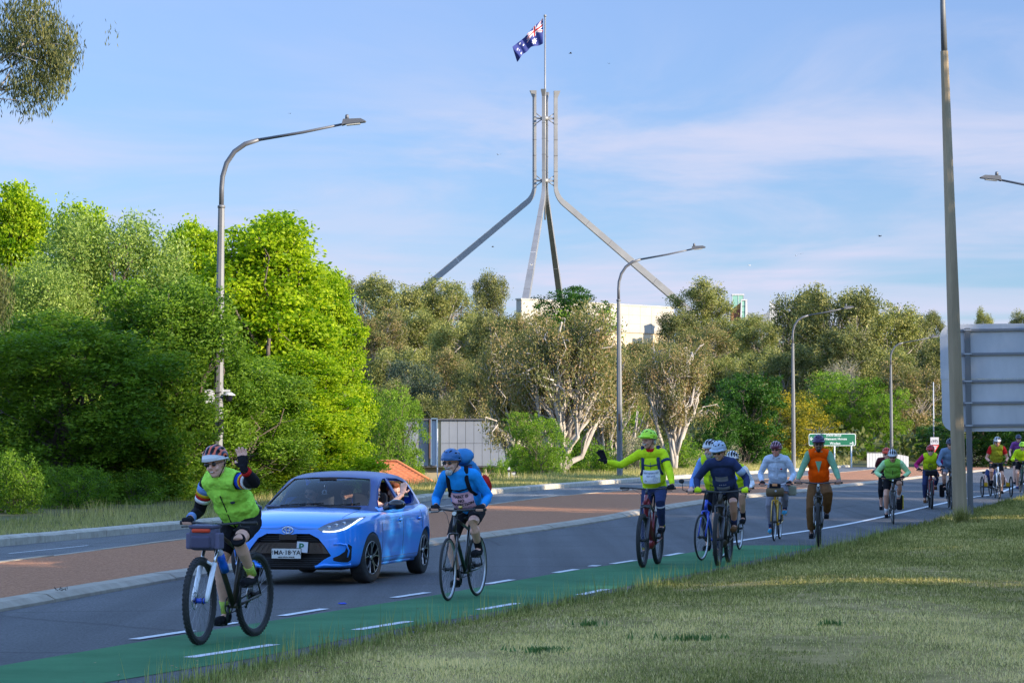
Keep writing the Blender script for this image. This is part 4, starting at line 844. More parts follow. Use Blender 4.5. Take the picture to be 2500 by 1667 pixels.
mb = MB(); mb.box((.02, 0, 0), (.12, .03, .4)); mb.build('plate', M_BLK, r1); mb = MB(); mb.box((.045, -.018, .06), (.03, .006, .05)); mb.box((.045, -.018, -.03), (.02, .006, .08)); mb.box((.045, -.018, -.16), (.05, .006, .03)); mb.build('print', M_WPL, r1)
# concrete pole on the lawn with a galvanised top
M_POLE = mat('weathered_concrete', (0.24, 0.18, 0.11), .9, vscale=2.2, col2=(0.44, 0.34, 0.215), bump=.5, bscale=30, stretch=(1, 1, .12), detail=9)
Yp = 57.5; Xp = (2344 - 1250) * Yp / FPX; zp = float(lawnz(Xp, Yp)); root = tag(empty('concrete_lamp_post', (Xp, Yp, zp - .1)), 'tall weathered concrete post on the lawn in front of the blank sign back', 'lamp post')
sh = -(2344 - 2308) * Yp / FPX
mb = MB(); mb.tube([(0, 0, -.4), (sh * .45, 0, 5), (sh * .92, 0, 10.3)], [.165, .135, .085], 8, smooth=False); mb.build('shaft', M_POLE, root)
mb = MB(); mb.tube([(sh * .92, 0, 10.3), (sh, 0, 11.3), (sh, 0, 11.9), (sh - .2, 0, 12.4), (sh - .8, 0, 12.7), (sh - 3.2, 0, 13.2)], [.07, .06, .05, .045, .04, .03], 8); mb.build('arm', M_GALV, root)
mb = MB(); mb.prism([(sh - 3.1, 13.14), (sh - 3.7, 13.24), (sh - 3.66, 13.3), (sh - 3.1, 13.3)], 'y', -.12, .12); mb.build('lamp_head', M_LDARK, root)
# big sign seen from behind
def big_sign():
    Y = 61.5; s_ = Y / FPX; X0 = (2298 - 1250) * s_; zt, zb = 1.65 + (1095 - 792) * s_, 1.65 + (1095 - 1054) * s_; H = zt - zb; W = 4.6
    root = tag(empty('road_sign', (X0, Y, zb)), 'huge blank metal back of a road sign held on two posts beside the lawn', 'sign')
    M_AL = mat('sign_back_aluminium', (0.44, 0.45, 0.48), .55, .2, vscale=1.4, col2=(0.60, 0.60, 0.62), detail=8, stretch=(1, 1, .35))
    def rr(x0, z0, x1, z1, r, corners):
        pts = []
        for (cx, cz, a0, on) in ((x1, z0, -90, corners[0]), (x1, z1, 0, corners[1]), (x0, z1, 90, corners[2]), (x0, z0, 180, corners[3])):
            if not on: pts.append((cx, cz)); continue
            ox = cx - r if cx == x1 else cx + r; oz = cz - r if cz == z1 else cz + r
            for k in range(7): a = R(a0 + 15 * k); pts.append((ox + r * math.cos(a), oz + r * math.sin(a)))
        return pts
    zs = H * .487
    mb = MB(); mb.prism(rr(0, zs + .004, W, H, .3, (0, 1, 1, 0)), 'y', 0, .012); mb.build('panel', M_AL, root)
    mb = MB(); mb.prism(rr(.02, 0, W, zs - .004, .3, (1, 0, 0, 1)), 'y', 0, .012); mb.build('panel', M_AL, root)
    M_RL = mat('rail_dark', (.25, .26, .29), .5, .4)
    for f_ in (.943, .72, .487 - .02, .265, .055):
        mb = MB(); mb.box((W / 2 + .12, -.02, H * f_), (W - .3, .04, .028)); mb.box((W / 2 + .12, -.04, H * f_ + .022), (W - .3, .02, .012)); mb.box((W / 2 + .12, -.04, H * f_ - .022), (W - .3, .02, .012)); mb.build('rail', M_RL, root)
    for px in (.62, 3.9):
        mb = MB(); mb.box((px, -.10, (H - zb - .3) / 2 - .1), (.125, .09, H + zb + .3)); p_ = mb.build('post', M_GALV if px < 1 else M_GALV, root)
        for f_ in (.943, .72, .467, .265, .055): mb = MB(); mb.box((px, -.10, H * f_), (.17, .11, .03)); mb.build('clamp', M_WPL, p_)
    root.rotation_euler = (0, R(-.6), R(-4))
big_sign()
# green direction sign
def green_sign():
    Y = 194; s_ = Y / FPX; Xc = (2031.5 - 1250) * s_; W = 115 * s_; zt, zb = 1.65 + (1095 - 1058) * s_, 1.65 + (1095 - 1088) * s_; H = zt - zb; zg = float(gzv(Y)) + .1
    root = tag(empty('direction_sign', (Xc, Y, zg)), 'green direction sign with white lettering behind the orange vested rider', 'sign')
    M_SG = mat('sign_green', (0.008, 0.13, 0.065), .5); M_SW = mat('sign_white', (.6, .64, .66), .5); zc = (zt + zb) / 2 - zg
    def rrp(w, h, r):
        return [(sx * (w / 2 - r) + r * math.cos(a), sz * (h / 2 - r) + r * math.sin(a)) for (sx, sz, a0) in ((1, -1, -90), (1, 1, 0), (-1, 1, 90), (-1, -1, 180)) for a in [R(a0 + 22.5 * k) for k in range(5)]]
    P = lambda pts: [(x, z + zc) for x, z in pts]
    mb = MB(); mb.prism(P(rrp(W, H, .14)), 'y', 0, .02); mb.build('border', M_SW, root)
    mb = MB(); mb.prism(P(rrp(W - .1, H - .1, .11)), 'y', -.012, -.002); mb.build('panel', M_SG, root)
    def T(t, size, x, z, **k): put_text(t, size, M_SW, root, (x, -.016, z + zc), (R(90), 0, 0), bold=.006, depth=.003, **k)
    T('STATE CIRCLE', .17, .1, H * .34); T('Parliament House', .235, .12, H * .06, spacing=1.1); T('Woden', .235, .2, -H * .30, spacing=1.1)
    def arrow(x, z, dx):
        mb = MB(); mb.box((x, -.016, z), (.3, .004, .06))
        for sg in (1, -1): mb.box((x + dx * .10, -.016, z + sg * .055), (.19, .004, .055), (0, R(45 * sg * dx), 0))
        mb.build('arrow', M_SW, root)
    arrow(-W / 2 + .24, H * .07 + zc, -1); arrow(W / 2 - .3, -H * .30 + zc, 1)
    for x in (2037, 2078): mb = MB(); mb.tube([((x - 2031.5) * s_, .06, -1.2), ((x - 2031.5) * s_, .06, zc + H / 2 - .1)], .055, 8); mb.build('post', M_SW, root)
green_sign()
def yield_sign():
    Y = 160; s_ = Y / FPX; Xc = (2281 - 1250) * s_; zg = float(gzv(Y)); root = tag(empty('give_way_sign', (Xc, Y, zg)), 'red edged triangular give way sign under a white bicycle plate', 'sign')
    z = lambda y: 1.65 + (1095 - y) * s_ - zg; M_R = mat('sign_red', (.55, .03, .025), .5)
    mb = MB(); mb.prism([(-.27, z(1086)), (.27, z(1086)), (0, z(1104))], 'y', -.01, .01); tr_ = mb.build('red_triangle', M_R, root)
    mb = MB(); mb.prism([(-.185, z(1087.6)), (.185, z(1087.6)), (0, z(1100))], 'y', -.014, -.011); mb.build('white_triangle', M_WPL, tr_)
    put_text('GIVE WAY', .075, M_R, tr_, (0, -.018, z(1090)), (R(90), 0, 0), depth=.002)
    mb = MB(); mb.box((0, 0, z(1076)), (.50, .02, .44)); bp_ = mb.build('bicycle_plate', M_WPL, root)
    mb = MB(); mb.torus((-.12, -.014, z(1077.5)), .075, .009, n=16, k=4); mb.torus((.12, -.014, z(1077.5)), .075, .009, n=16, k=4)
    mb.tube([(-.12, -.014, z(1077.5)), (-.05, -.014, z(1074)), (.08, -.014, z(1074)), (.0, -.014, z(1078)), (-.05, -.014, z(1074))], .008, 4); mb.tube([(.12, -.014, z(1077.5)), (.07, -.014, z(1072.5))], .008, 4); mb.build('bicycle_symbol', M_BLK, bp_)
    mb = MB(); mb.tube([(0, .05, -.3), (0, .05, z(1066))], .03, 8); mb.build('post', M_GALV, root)
    r2 = tag(empty('thin_light_pole', ((2279 - 1250) * 190 / FPX, 190, float(gzv(190)))), 'thin pale pole rising behind the yield sign in the brown gum', 'pole')
    mb = MB(); mb.tube([(0, 0, -.3), (0, 0, 1.3 + (1095 - 930) * 190 / FPX)], [.05, .035], 8); mb.build('pole', M_WPL, r2)
yield_sign()
def white_fence(x0, x1, y0a, y0b, yb, Y, lab):
    s_ = Y / FPX; X0 = (x0 - 1250) * s_; W = (x1 - x0) * s_; zb = 1.65 + (1095 - yb) * s_; ha, hb = (yb - y0a) * s_, (yb - y0b) * s_
    root = tag(empty('panel_fence', (X0, Y, zb)), lab, 'fence'); n = max(6, int(W / .2)); m = mat('white_fence_sheet', (.46, .46, .47), .6, vscale=4, col2=(.56, .56, .56), stretch=(1, 1, .2))
    for i in range(n):
        a, b = W * i / n, W * (i + 1) / n - .02; h_ = lambda x: ha if x < W * .55 else ha + (hb - ha) * (x - W * .55) / (W * .45)
        mb = MB(); mb.prism([(a, -.3), (b, -.3), (b, h_(b)), (a, h_(a))], 'y', 0, .03 + .02 * (i % 2)); mb.build('panel', m, root)
    mb = MB(); vs = []; mb.box((W * .27, .0, ha + .03), (W * .56, .1, .05)); mb.build('capping', M_GAP, root)
white_fence(2116, 2218, 1105, 1114, 1141, 200, 'white vertical sheet fence behind the red helmeted riders')
white_fence(2452, 2520, 1101, 1106, 1131, 200, 'white sheet fence at the right edge behind the last riders')
def pedestal():
    Y = 106; s_ = Y / FPX; Xc = (1252 - 1250) * s_; zg = float(gzv(Y)) + .15; z = lambda y: 1.65 + (1095 - y) * s_ - zg
    root = tag(empty('stone_pedestal', (Xc, Y, zg)), 'square pale stone pedestal with a dark intercom box on top', 'pedestal')
    mb = MB(); mb.box((0, 0, z(1163) / 2 - .1), (.46, .46, z(1163) + .2)); mb.build('block', M_KERB, root); mb = MB(); mb.box((0, 0, z(1163) + .02), (.5, .5, .04)); mb.build('cap', M_KERB, root)
    mb = MB(); mb.box((.02, 0, z(1156)), (.24, .2, .2)); bx_ = mb.build('intercom_box', M_BLK, root); mb = MB(); mb.box((.02, -.105, z(1156)), (.16, .01, .10)); mb.build('screen', M_WPL, bx_)
    r2 = tag(empty('white_marker_post', (Xc - .16, Y - .3, zg)), 'slim white post with a dark light head beside the pedestal', 'post')
    mb = MB(); mb.tube([(0, 0, -.2), (0, 0, z(1152))], .022, 8); mb.build('post', M_WPL, r2); mb = MB(); mb.box((0, 0, z(1149)), (.1, .1, .08)); hd = mb.build('light_head', M_BLK, r2); mb = MB(); mb.prism([(-.05, z(1146)), (.07, z(1146)), (.04, z(1139)), (-.02, z(1141))], 'y', -.05, .05); mb.build('hood', M_WPL, r2)
    r3 = tag(empty('flag_pole', ((1068 - 1250) * 120 / FPX, 120, -1.6)), 'thin white pole right of the light green tree beside the grey building', 'pole'); mb = MB(); mb.tube([(0, 0, 0), (0, 0, 1.6 + 1.65 + (1095 - 1046) * 120 / FPX)], .03, 8); mb.build('pole', M_WPL, r3)
pedestal()
# litter and tufts
r1 = tag(empty('leaf_litter', on_road(150, 1464)), 'small dead leafy twig lying on the median kerb', 'twig'); r1.scale = (.6,) * 3; r1.location.z += .03
r_ = random.Random(4)
mb = MB()
for k in range(9): a = r_.uniform(0, 6.28); mb.tube([(0, 0, .12), (math.cos(a) * .08, math.sin(a) * .1, .13 + r_.uniform(0, .07))], [.004, .001], 4)
for k in range(14): mb.box((r_.uniform(-.12, .12), r_.uniform(-.12, .12), .13 + r_.uniform(0, .05)), (.05, .012, .002), (r_.uniform(0, 3), r_.uniform(0, 3), r_.uniform(0, 3)))
mb.build('dry_leaves', B_DARK, r1)
p = on_road(836, 1474); mb = MB(); mb.box((0, 0, .008), (.07, .09, .006), (0, 0, .4)); mb.tube([(-.04, 0, .01), (.03, .03, .012)], .006, 6); o = mb.build('blue_litter', mat('litter_blue', (.01, .06, .6), .5), None, p); tag(o, 'small bright blue scrap lying on the asphalt', 'litter')
def tuft(x, Y, n, h, lab, nm='grass_tuft', m=None, seed=1, rad=.18, w=.012):
    X = (x - 1250) * Y / FPX; r = np.random.default_rng(seed); z0 = float(lawnz(X, Y)); a = r.uniform(0, 6.28, n); q = rad * np.abs(r.normal(0, .55, n)) * (1 + .5 * np.sin(a * 3))
    o = blades(nm, q * np.cos(a), q * np.sin(a), np.zeros(n), h * r.uniform(.4, 1, n), w, m or M_BL, np.clip(r.normal(.35, .25, n), 0, 1), .8, seed); o.location = (X, Y, z0); del o['kind']
    return tag(o, lab, 'grass tuft')
tuft(2345, 56.9, 520, .46, 'shaggy grass tuft growing round the foot of the concrete post', seed=2, rad=.24, w=.012)
tuft(2385, 56.3, 200, .2, 'low dark grass tuft just right of the post foot', seed=3, rad=.16)
M_HERB = leafmat('weed_leaf', (0.06, 0.13, 0.035), (0.15, 0.24, 0.08), .2)
for i, (x, y, lab) in enumerate([(1690, 1608, 'dark green leafy weed low in the middle of the lawn'), (1330, 1632, 'dark green leafy weed left of centre at the lower frame edge'), (2030, 1566, 'bright green small weed in the right part of the lawn'), (1440, 1560, 'small green weed near the dry patch of lawn')]):
    p = on_road(x, y); wd_ = tuft(x, p.y + .3, 150 if i < 2 else 70, .075, lab, 'leafy_weed', M_HERB, 20 + i, .30 if i < 2 else .14, .022); wd_['kind'] = 'stuff'
# birds
M_BIRD = mat('bird_dark', (.03, .03, .035), .7); M_BIRDW = mat('bird_white', (.6, .6, .6), .7)
BD = [(1393, 131, 'dark bird gliding right of the flag pole top', 0, 1), (1487, 156, 'tiny dark bird high right of the flag mast', 0, .6), (1216, 378, 'white bird left of the mast posts', 1, .9), (1203, 603, 'dark bird above the left mast leg', 0, .8), (708, 278, 'tiny dark bird above the first lamp arm', 0, .6),
      (2148, 577, 'dark bird left of the concrete post', 0, 1), (1830, 648, 'white bird low over the right slope', 1, .8), (1955, 620, 'dark bird above the third lamp', 0, .7), (1943, 624, 'pale bird beside the dark one above the third lamp', 1, .6), (1297, 647, 'white bird in front of the front mast leg', 1, .9)]
for i, (x, y, lab, wv, sc_) in enumerate(BD):
    root = tag(empty('bird', at(x, y, 330), i * 1.1), lab, 'bird', 'birds circling in the sky'); root.scale = (sc_,) * 3; m = M_BIRDW if wv else M_BIRD
    mb = MB(); mb.ell((0, 0, 0), (.2, .05, .05), 8, 5); mb.add([(-.15, -.03, 0), (-.15, .03, 0), (-.33, .06, 0), (-.33, -.06, 0)], [(0, 1, 2, 3)]); mb.build('body', m, root)
    for sg in (1, -1): mb = MB(); mb.add([(.1, 0, 0), (-.08, 0, 0), (-.08, .25 * sg, .12), (.1, .22 * sg, .13), (-.12, .55 * sg, .03)], [(0, 1, 2, 3), (3, 2, 4)]); mb.build('wing', m, root)
# ================================================================== bicycles
M_TYRE = mat('tyre_rubber', (0.022, 0.022, 0.024), .85, vscale=30, col2=(0.035, 0.034, 0.033)); M_TAN = mat('tyre_tan', (.28, .17, .08), .8)
M_CHROME = mat('polished_metal', (.6, .6, .62), .25, 1.0); M_SPOKE = mat('spoke_steel', (.30, .30, .32), .4, .7)
M_BKF = mat('frame_black', (.014, .014, .017), .3, coat=.6); M_RIMB = mat('rim_black', (.02, .02, .022), .45); M_RIMS = mat('rim_silver', (.55, .56, .58), .35, .8)
M_SAD = mat('saddle_black', (.02, .02, .02), .6)
_wheels = {}
def wheel(r, tr, rimm, tyrem, nsp=28, disc=True):
    key = (r, tr, rimm.name, tyrem.name, disc)
    if key in _wheels: return _wheels[key]
    mb = MB(); mb.torus((0, 0, 0), r - tr * 1.9, .011, n=48, k=6, sx=1, sy=1); mb.torus((0, 0, 0), r - tr * 1.9 - .008, .008, n=48, k=6); rim = mb.mesh('rim', rimm)
    mb = MB(); mb.torus((0, 0, 0), r - tr, tr, n=56, k=10); tyre = mb.mesh('tyre', tyrem)
    if tr > .024:    # tread knobs
        mb = MB()
        for i in range(56):
            a = 2 * math.pi * i / 56
            for s_ in (-1, 0, 1):
                q = r - tr * (.12 if s_ else 0) - .002; mb.box((q * math.cos(a + s_ * .03), s_ * tr * .62, q * math.sin(a + s_ * .03)), (.009, .011, .018), (0, -a, 0))
        tread = mb.mesh('tread', tyrem)
    else: tread = None
    mb = MB()
    for i in range(nsp):
        a = 2 * math.pi * i / nsp; b = a + (.42 if i % 2 else -.42) * (1 if i % 4 < 2 else -1); sy = .028 if i % 2 else -.028
        mb.tube([(.022 * math.cos(b), sy, .022 * math.sin(b)), ((r - tr * 2) * math.cos(a), 0, (r - tr * 2) * math.sin(a))], .0013, 3, caps=False)
    spokes = mb.mesh('spokes', M_SPOKE)
    mb = MB(); mb.tube([(0, -.05, 0), (0, .05, 0)], .02, 12); mb.tube([(0, -.068, 0), (0, .068, 0)], .008, 8); mb.tube([(0, -.036, 0), (0, -.03, 0)], .032, 12); mb.tube([(0, .03, 0), (0, .036, 0)], .032, 12); hub = mb.mesh('hub', M_RIMB)
    dsk = None
    if disc: mb = MB(); mb.torus((0, -.042, 0), .07, .006, n=24, k=4); mb.box((0, -.042, 0), (.13, .003, .012)); mb.box((0, -.042, 0), (.012, .003, .13)); dsk = mb.mesh('brake_disc', M_CHROME)
    _wheels[key] = (rim, tyre, tread, spokes, hub, dsk); return _wheels[key]
def add_wheel(root, x, r, args, rz=0.0):
    rim, tyre, tread, spokes, hub, dsk = wheel(r, *args); w = link('wheel', rim, root, (x, 0, r)); w.rotation_euler = (0, 0, rz)
    link('tyre', tyre, w); link('spokes', spokes, w); link('hub', hub, w)
    if tread: link('tread', tread, w)['kind'] = 'stuff'
    if dsk: link('brake_disc', dsk, w)
    return w
def bicycle(sp):
    """local frame: origin under the rear axle, x forward, y left"""
    F = sp['F']; wb = sp.get('wb', 1.05); dX = sp['dX']; r = sp.get('r', .345); tr = sp.get('tr', .018)
    if 'at' in sp: Fp = Vector(sp['at']); Fp.z = gz(Fp.y)
    else: Fp = on_road(*F)
    dY = math.sqrt(max(.01, wb * wb - dX * dX)); Rp = Vector((Fp.x + dX, Fp.y + dY, gz(Fp.y + dY) + .004)); Fp.z = gz(Fp.y) + .004
    rz = math.atan2(Fp.y - Rp.y, Fp.x - Rp.x)
    root = empty('bicycle', Rp, rz); root.rotation_euler = (0, -math.asin((Fp.z - Rp.z) / wb), rz); tag(root, sp['blabel'], 'bicycle', 'bicycles ridden in the group')
    fm = sp.get('frame', M_BKF); fk = sp.get('forkm', fm); args = (tr, sp.get('rim', M_RIMB), sp.get('tyrem', M_TYRE), 28, sp.get('disc', True))
    steer = sp.get('steer', 0.0)
    add_wheel(root, 0, r, args); add_wheel(root, wb, r, args, steer)
    G = dict(wb=wb, r=r, bb=Vector((.43, 0, .29)), sad=Vector((.43 - (sp.get('sz', .95) - .29) * .29, 0, sp.get('sz', .95))))
    bb = G['bb']; hub_f = Vector((wb, 0, r)); ft = sp.get('fat', 1.0)
    hb = Vector((wb - .045 - (r + .09 + (.09 if sp.get('sus') else 0)) * .36 + .0, 0, 2 * r + (.12 if sp.get('sus') else .06))); hd = Vector((-.36, 0, 1)).normalized()
    htop = hb + hd * sp.get('ht', .15); G['ht'] = htop; s_top = bb + Vector((-.29, 0, 1)).normalized() * sp.get('st', .48)
    mb = MB(); mb.tube([hb, htop], .022 * ft, 10); mb.tube([htop - hd * .02, s_top], .016 * ft, 8); mb.tube([hb + hd * .03, bb], [.022 * ft * sp.get('dt', 1)] * 2, 10)
    mb.tube([bb, s_top + Vector((-.29, 0, 1)).normalized() * .03], .017 * ft, 8); mb.tube([bb + Vector((0, -.035, 0)), bb + Vector((0, .035, 0))], .024, 10)
    for s_ in (-1, 1):
        mb.tube([bb + Vector((-.03, s_ * .03, 0)), Vector((.2, s_ * .055, r * .9)), Vector((0, s_ * .062, r))], [.012, .011, .009], 6)
        mb.tube([s_top - Vector((0, 0, .03)), Vector((.12, s_ * .045, r + .28)), Vector((0, s_ * .062, r))], [.009, .008, .008], 6)
    if sp.get('dt', 1) > 1.3: mb.ell(bb + Vector((.03, 0, .02)), (.10, .05, .085), 12, 8)
    mb.build('frame', fm, root)
    mb = MB(); cr = hb - hd * .02
    if sp.get('sus'):
        mb.box(cr, (.05, .13, .04)); 
        for s_ in (-1, 1): mb.tube([cr + Vector((0, s_ * .062, 0)), cr.lerp(hub_f, .42) + Vector((0, s_ * .062, 0))], .015, 8)
        fr_ = mb.build('fork', M_CHROME if sp.get('susm') else fk, root)
        mb = MB(); mb.tube([cr + Vector((.02, -.065, -.03)), cr + Vector((.04, 0, -.0)), cr + Vector((.02, .065, -.03))], .014, 6)
        for s_ in (-1, 1): mb.tube([cr.lerp(hub_f, .34) + Vector((0, s_ * .062, 0)), cr.lerp(hub_f, .9) + Vector((.0, s_ * .062, 0)), hub_f + Vector((0, s_ * .062, -.01))], [.023, .021, .016], 10)
        mb.tube([cr.lerp(hub_f, .36) + Vector((.03, -.06, 0)), cr.lerp(hub_f, .30) + Vector((.05, 0, 0)), cr.lerp(hub_f, .36) + Vector((.03, .06, 0))], .013, 8)
        mb.build('fork_lowers', fk, fr_)
    else:
        mb.tube([cr + Vector((0, -.05, -.01)), cr, cr + Vector((0, .05, -.01))], .016, 6)
        for s_ in (-1, 1): mb.tube([cr + Vector((0, s_ * .05, -.01)), cr.lerp(hub_f, .6) + Vector((-.015, s_ * .055, 0)), hub_f + Vector((0, s_ * .055, 0))], [.014, .012, .009], 8)
        mb.build('fork', fk, root)
    mb = MB(); mb.tube([s_top, G['sad'] - Vector((0, 0, .05))], .0145, 8); mb.build('seat_post', M_BKF, root)
    mb = MB(); s0 = G['sad']; mb.ell(s0 + Vector((-.07, 0, -.025)), (.10, .075, .03), 12, 8); mb.ell(s0 + Vector((.07, 0, -.03)), (.13, .03, .022), 12, 8); mb.build('saddle', M_SAD, root)
    # bars
    gh = sp.get('gz', 1.0); gx = sp.get('gx', htop.x - .02); bw = sp.get('bw', .30); G['grip'] = {}
    mb = MB(); bc = Vector((gx + .05, 0, gh)); mb.tube([htop, htop + hd * max(.02, (gh - htop.z) * .8), bc], [.017, .017, .018], 8)
    stem = mb.build('stem', M_BKF, root); mb = MB()
    if sp.get('drop'):
        for s_ in (-1, 1):
            mb.tube([bc, bc + Vector((0, s_ * .16, 0)), bc + Vector((.03, s_ * .20, 0)), bc + Vector((.11, s_ * .21, -.01)), bc + Vector((.13, s_ * .21, -.06)), bc + Vector((.09, s_ * .21, -.12)), bc + Vector((.0, s_ * .22, -.14))], .013, 8)
            G['grip'][s_] = bc + Vector((.09, s_ * .21, .02))
    else:
        for s_ in (-1, 1):
            mb.tube([bc, bc + Vector((0, s_ * .06, 0)), bc + Vector((-.03, s_ * bw * .7, .015)), bc + Vector((-.06, s_ * (bw + .06), .01))], .0125, 8)
            G['grip'][s_] = bc + Vector((-.05, s_ * (bw - .01), .012))
    hbar = mb.build('handlebar', sp.get('barm', M_BKF), root)
    for s_ in (-1, 1):
        mb = MB(); g = G['grip'][s_]
        if sp.get('drop'): mb.tube([g + Vector((-.05, 0, -.015)), g + Vector((.0, 0, -.01)), g + Vector((.02, 0, .03))], [.018, .018, .012], 8); mb.tube([g + Vector((.02, 0, .01)), g + Vector((.03, 0, -.06)), g + Vector((.01, 0, -.11))], .007, 6)
        else: mb.tube([g + Vector((.012, -.065, 0)), g + Vector((-.012, .065, 0))], .0175, 10); mb.tube([g + Vector((.02, -s_ * .08, 0)), g + Vector((.06, -s_ * .05, -.03)), g + Vector((.06, s_ * .03, -.035))], .006, 5)
        mb.build('brake_lever' if sp.get('drop') else 'grip', M_SAD, hbar)
    # cranks, chain
    ca = R(sp.get('crank', 80)); G['ped'] = {}; mb = MB(); mb.torus(bb + Vector((0, -.045, 0)), .075, .006, n=24, k=5); mb.box(bb + Vector((0, -.045, 0)), (.14, .004, .014)); mb.box(bb + Vector((0, -.045, 0)), (.014, .004, .14))
    for s_ in (-1, 1):
        a = ca if s_ > 0 else ca + math.pi; p = bb + Vector((.17 * math.cos(a), s_ * .075, .17 * math.sin(a))); mb.tube([bb + Vector((0, s_ * .05, 0)), p], [.014, .010], 6); G['ped'][s_] = p + Vector((0, s_ * .055, 0))
    cs = mb.build('crankset', M_RIMB, root)
    for s_ in (-1, 1): mb = MB(); mb.box(G['ped'][s_], (.09, .085, .018)); mb.build('pedal', sp.get('pedm', M_SAD), cs)
    mb = MB(); mb.tube([bb + Vector((0, -.045, .075)), Vector((0, -.05, r + .03))], .004, 4); mb.tube([bb + Vector((0, -.045, -.075)), Vector((.03, -.05, r - .09)), Vector((0, -.05, r - .03))], .004, 4)
    mb.lathe([(.012, -.02), (.05, -.02), (.035, .012), (.012, .012)], 14, Matrix.Translation((0, -.05, r)) @ Matrix.Rotation(R(90), 4, 'X')); mb.tube([Vector((.01, -.06, r - .03)), Vector((.05, -.06, r - .12))], .01, 6); mb.build('drivetrain', M_RIMB, root)
    if sp.get('light'): mb = MB(); p = bc + Vector((.05, 0, -.03)); mb.tube([p, p + Vector((.03, 0, 0))], .022, 12); mb.build('front_light', mat('lamp_glass', (.7, .72, .7), .1, spec=.8), root)
    if sp.get('fender'):
        for x_ in (0, wb):
            mb = MB(); R1 = r + .02; a0, a1 = (20, 170) if x_ == 0 else (60, 185)
            pts = [Vector((x_ + R1 * math.cos(R(a)), 0, r + R1 * math.sin(R(a)))) for a in np.linspace(a0, a1, 12)]; mb.tube(pts, .024, 6, flat=(.3, 1)); mb.build('mudguard', M_BKF, root)
    if sp.get('cables'):
        mb = MB()
        for s_ in (-1, 1): mb.tube([G['grip'][s_] + Vector((.03, -s_ * .09, 0)), htop + Vector((.12, s_ * .06, .02)), hb + Vector((.06, s_ * .02, .02)), hb + Vector((0, s_ * .03, -.03))], .003, 4)
        mb.build('brake_cable', M_SAD, root)
    if sp.get('bell'): mb = MB(); mb.ell(bc + Vector((.0, .05, .035)), (.025, .025, .02), 10, 6); mb.build('bell', mat('brass', (.6, .42, .12), .3, .9), root)
    if sp.get('mirror'):
        s_ = sp['mirror']; g = G['grip'][s_] + Vector((0, s_ * .07, 0)); mb = MB(); mb.tube([g, g + Vector((.02, s_ * .05, .02)), g + Vector((.02, s_ * .06, .12))], .006, 5); mb.ell(g + Vector((.02, s_ * .07, .15)), (.015, .045, .035), 10, 6); mb.build('mirror', M_SAD, root)
    G['root'] = root; G['bc'] = bc; G['hb'] = hb; return G
# ================================================================== people
_wr = bpy.data.textures.new('cloth_wrinkles', 'CLOUDS'); _wr.noise_scale = .11; _wr.noise_depth = 2
_wr2 = bpy.data.textures.new('cloth_folds', 'CLOUDS'); _wr2.noise_scale = .05; _wr2.noise_depth = 1
def remesh(mb, name, m, parent, vox, smooth=2, wr=0.0):
    me = bpy.data.meshes.new(name); me.from_pydata(mb.v, [], mb.f)
    mods = [('REMESH', dict(mode='VOXEL', voxel_size=vox, use_smooth_shade=True)), ('SMOOTH', dict(factor=.5, iterations=smooth))]
    if wr: mods += [('DISPLACE', dict(texture=_wr, strength=wr * 1.5, mid_level=.5, texture_coords='LOCAL')), ('DISPLACE', dict(texture=_wr2, strength=wr * .6, mid_level=.5, texture_coords='LOCAL'))]
    out = bake(me, mods); out.materials.clear(); out.materials.append(m); out.name = name
    return link(name, out, parent)
def ik(a, b, l1, l2, pole):
    d = b - a; L = min(d.length, (l1 + l2) * .995); u = d.normalized(); x = (l1 * l1 - l2 * l2 + L * L) / (2 * L); h = math.sqrt(max(l1 * l1 - x * x, 1e-6))
    p = (pole - u * pole.dot(u)).normalized(); return a + u * x + p * h, a + u * L
def fab(name, c, rough=.85, v=.12): return mat('cloth_' + name, c, rough, vary=v, vscale=14, bump=.25, bscale=500, spec=.12)
SK = mat('skin_fair', (.80, .44, .32), .55, vary=.08, vscale=20); SK2 = mat('skin_tanned', (.66, .34, .23), .55, vary=.08, vscale=20)
SKD = mat('skin_brown', (.30, .16, .11), .55, vary=.08, vscale=20)
C_BLK = fab('black', (.014, .014, .018)); C_NAVY = fab('navy', (.035, .05, .13)); C_LIME = fab('lime', (.46, .90, .10)); C_FLU = fab('fluoro', (.66, .86, .02)); C_ORANGE = fab('orange', (1.0, .095, .0))
C_BLUE = fab('blue', (.02, .31, .80)); C_WHITE = fab('white', (.78, .78, .80)); C_SAGE = fab('sage', (.19, .38, .23)); C_BROWN = fab('brown', (.16, .075, .03)); C_LBLUE = fab('pale_blue', (.36, .46, .62))
C_GREY = fab('grey', (.24, .24, .28)); C_MAG = fab('magenta', (.45, .02, .14)); C_RED = fab('red', (.52, .02, .02)); C_KHAKI = fab('khaki', (.32, .28, .2)); C_MID = fab('mid_blue', (.12, .2, .42)); C_SKY = fab('sky_blue', (.2, .36, .75)); C_MAR = fab('maroon', (.09, .02, .025))
M_HAIRW = mat('hair_white', (.55, .53, .5), .8, vary=.2, vscale=60, bump=.6, bscale=200); M_HAIRD = mat('hair_dark', (.02, .014, .01), .7); M_MOUTH = mat('mouth', (.22, .06, .05), .6); M_TEETH = mat('teeth', (.7, .68, .62), .4)
M_GLASS = mat('sunglass_lens', (.006, .006, .008), .08, spec=.9); M_VENT = mat('helmet_vent', (.008, .008, .010), .8); M_EYE = mat('eye_dark', (.03, .02, .02), .3)
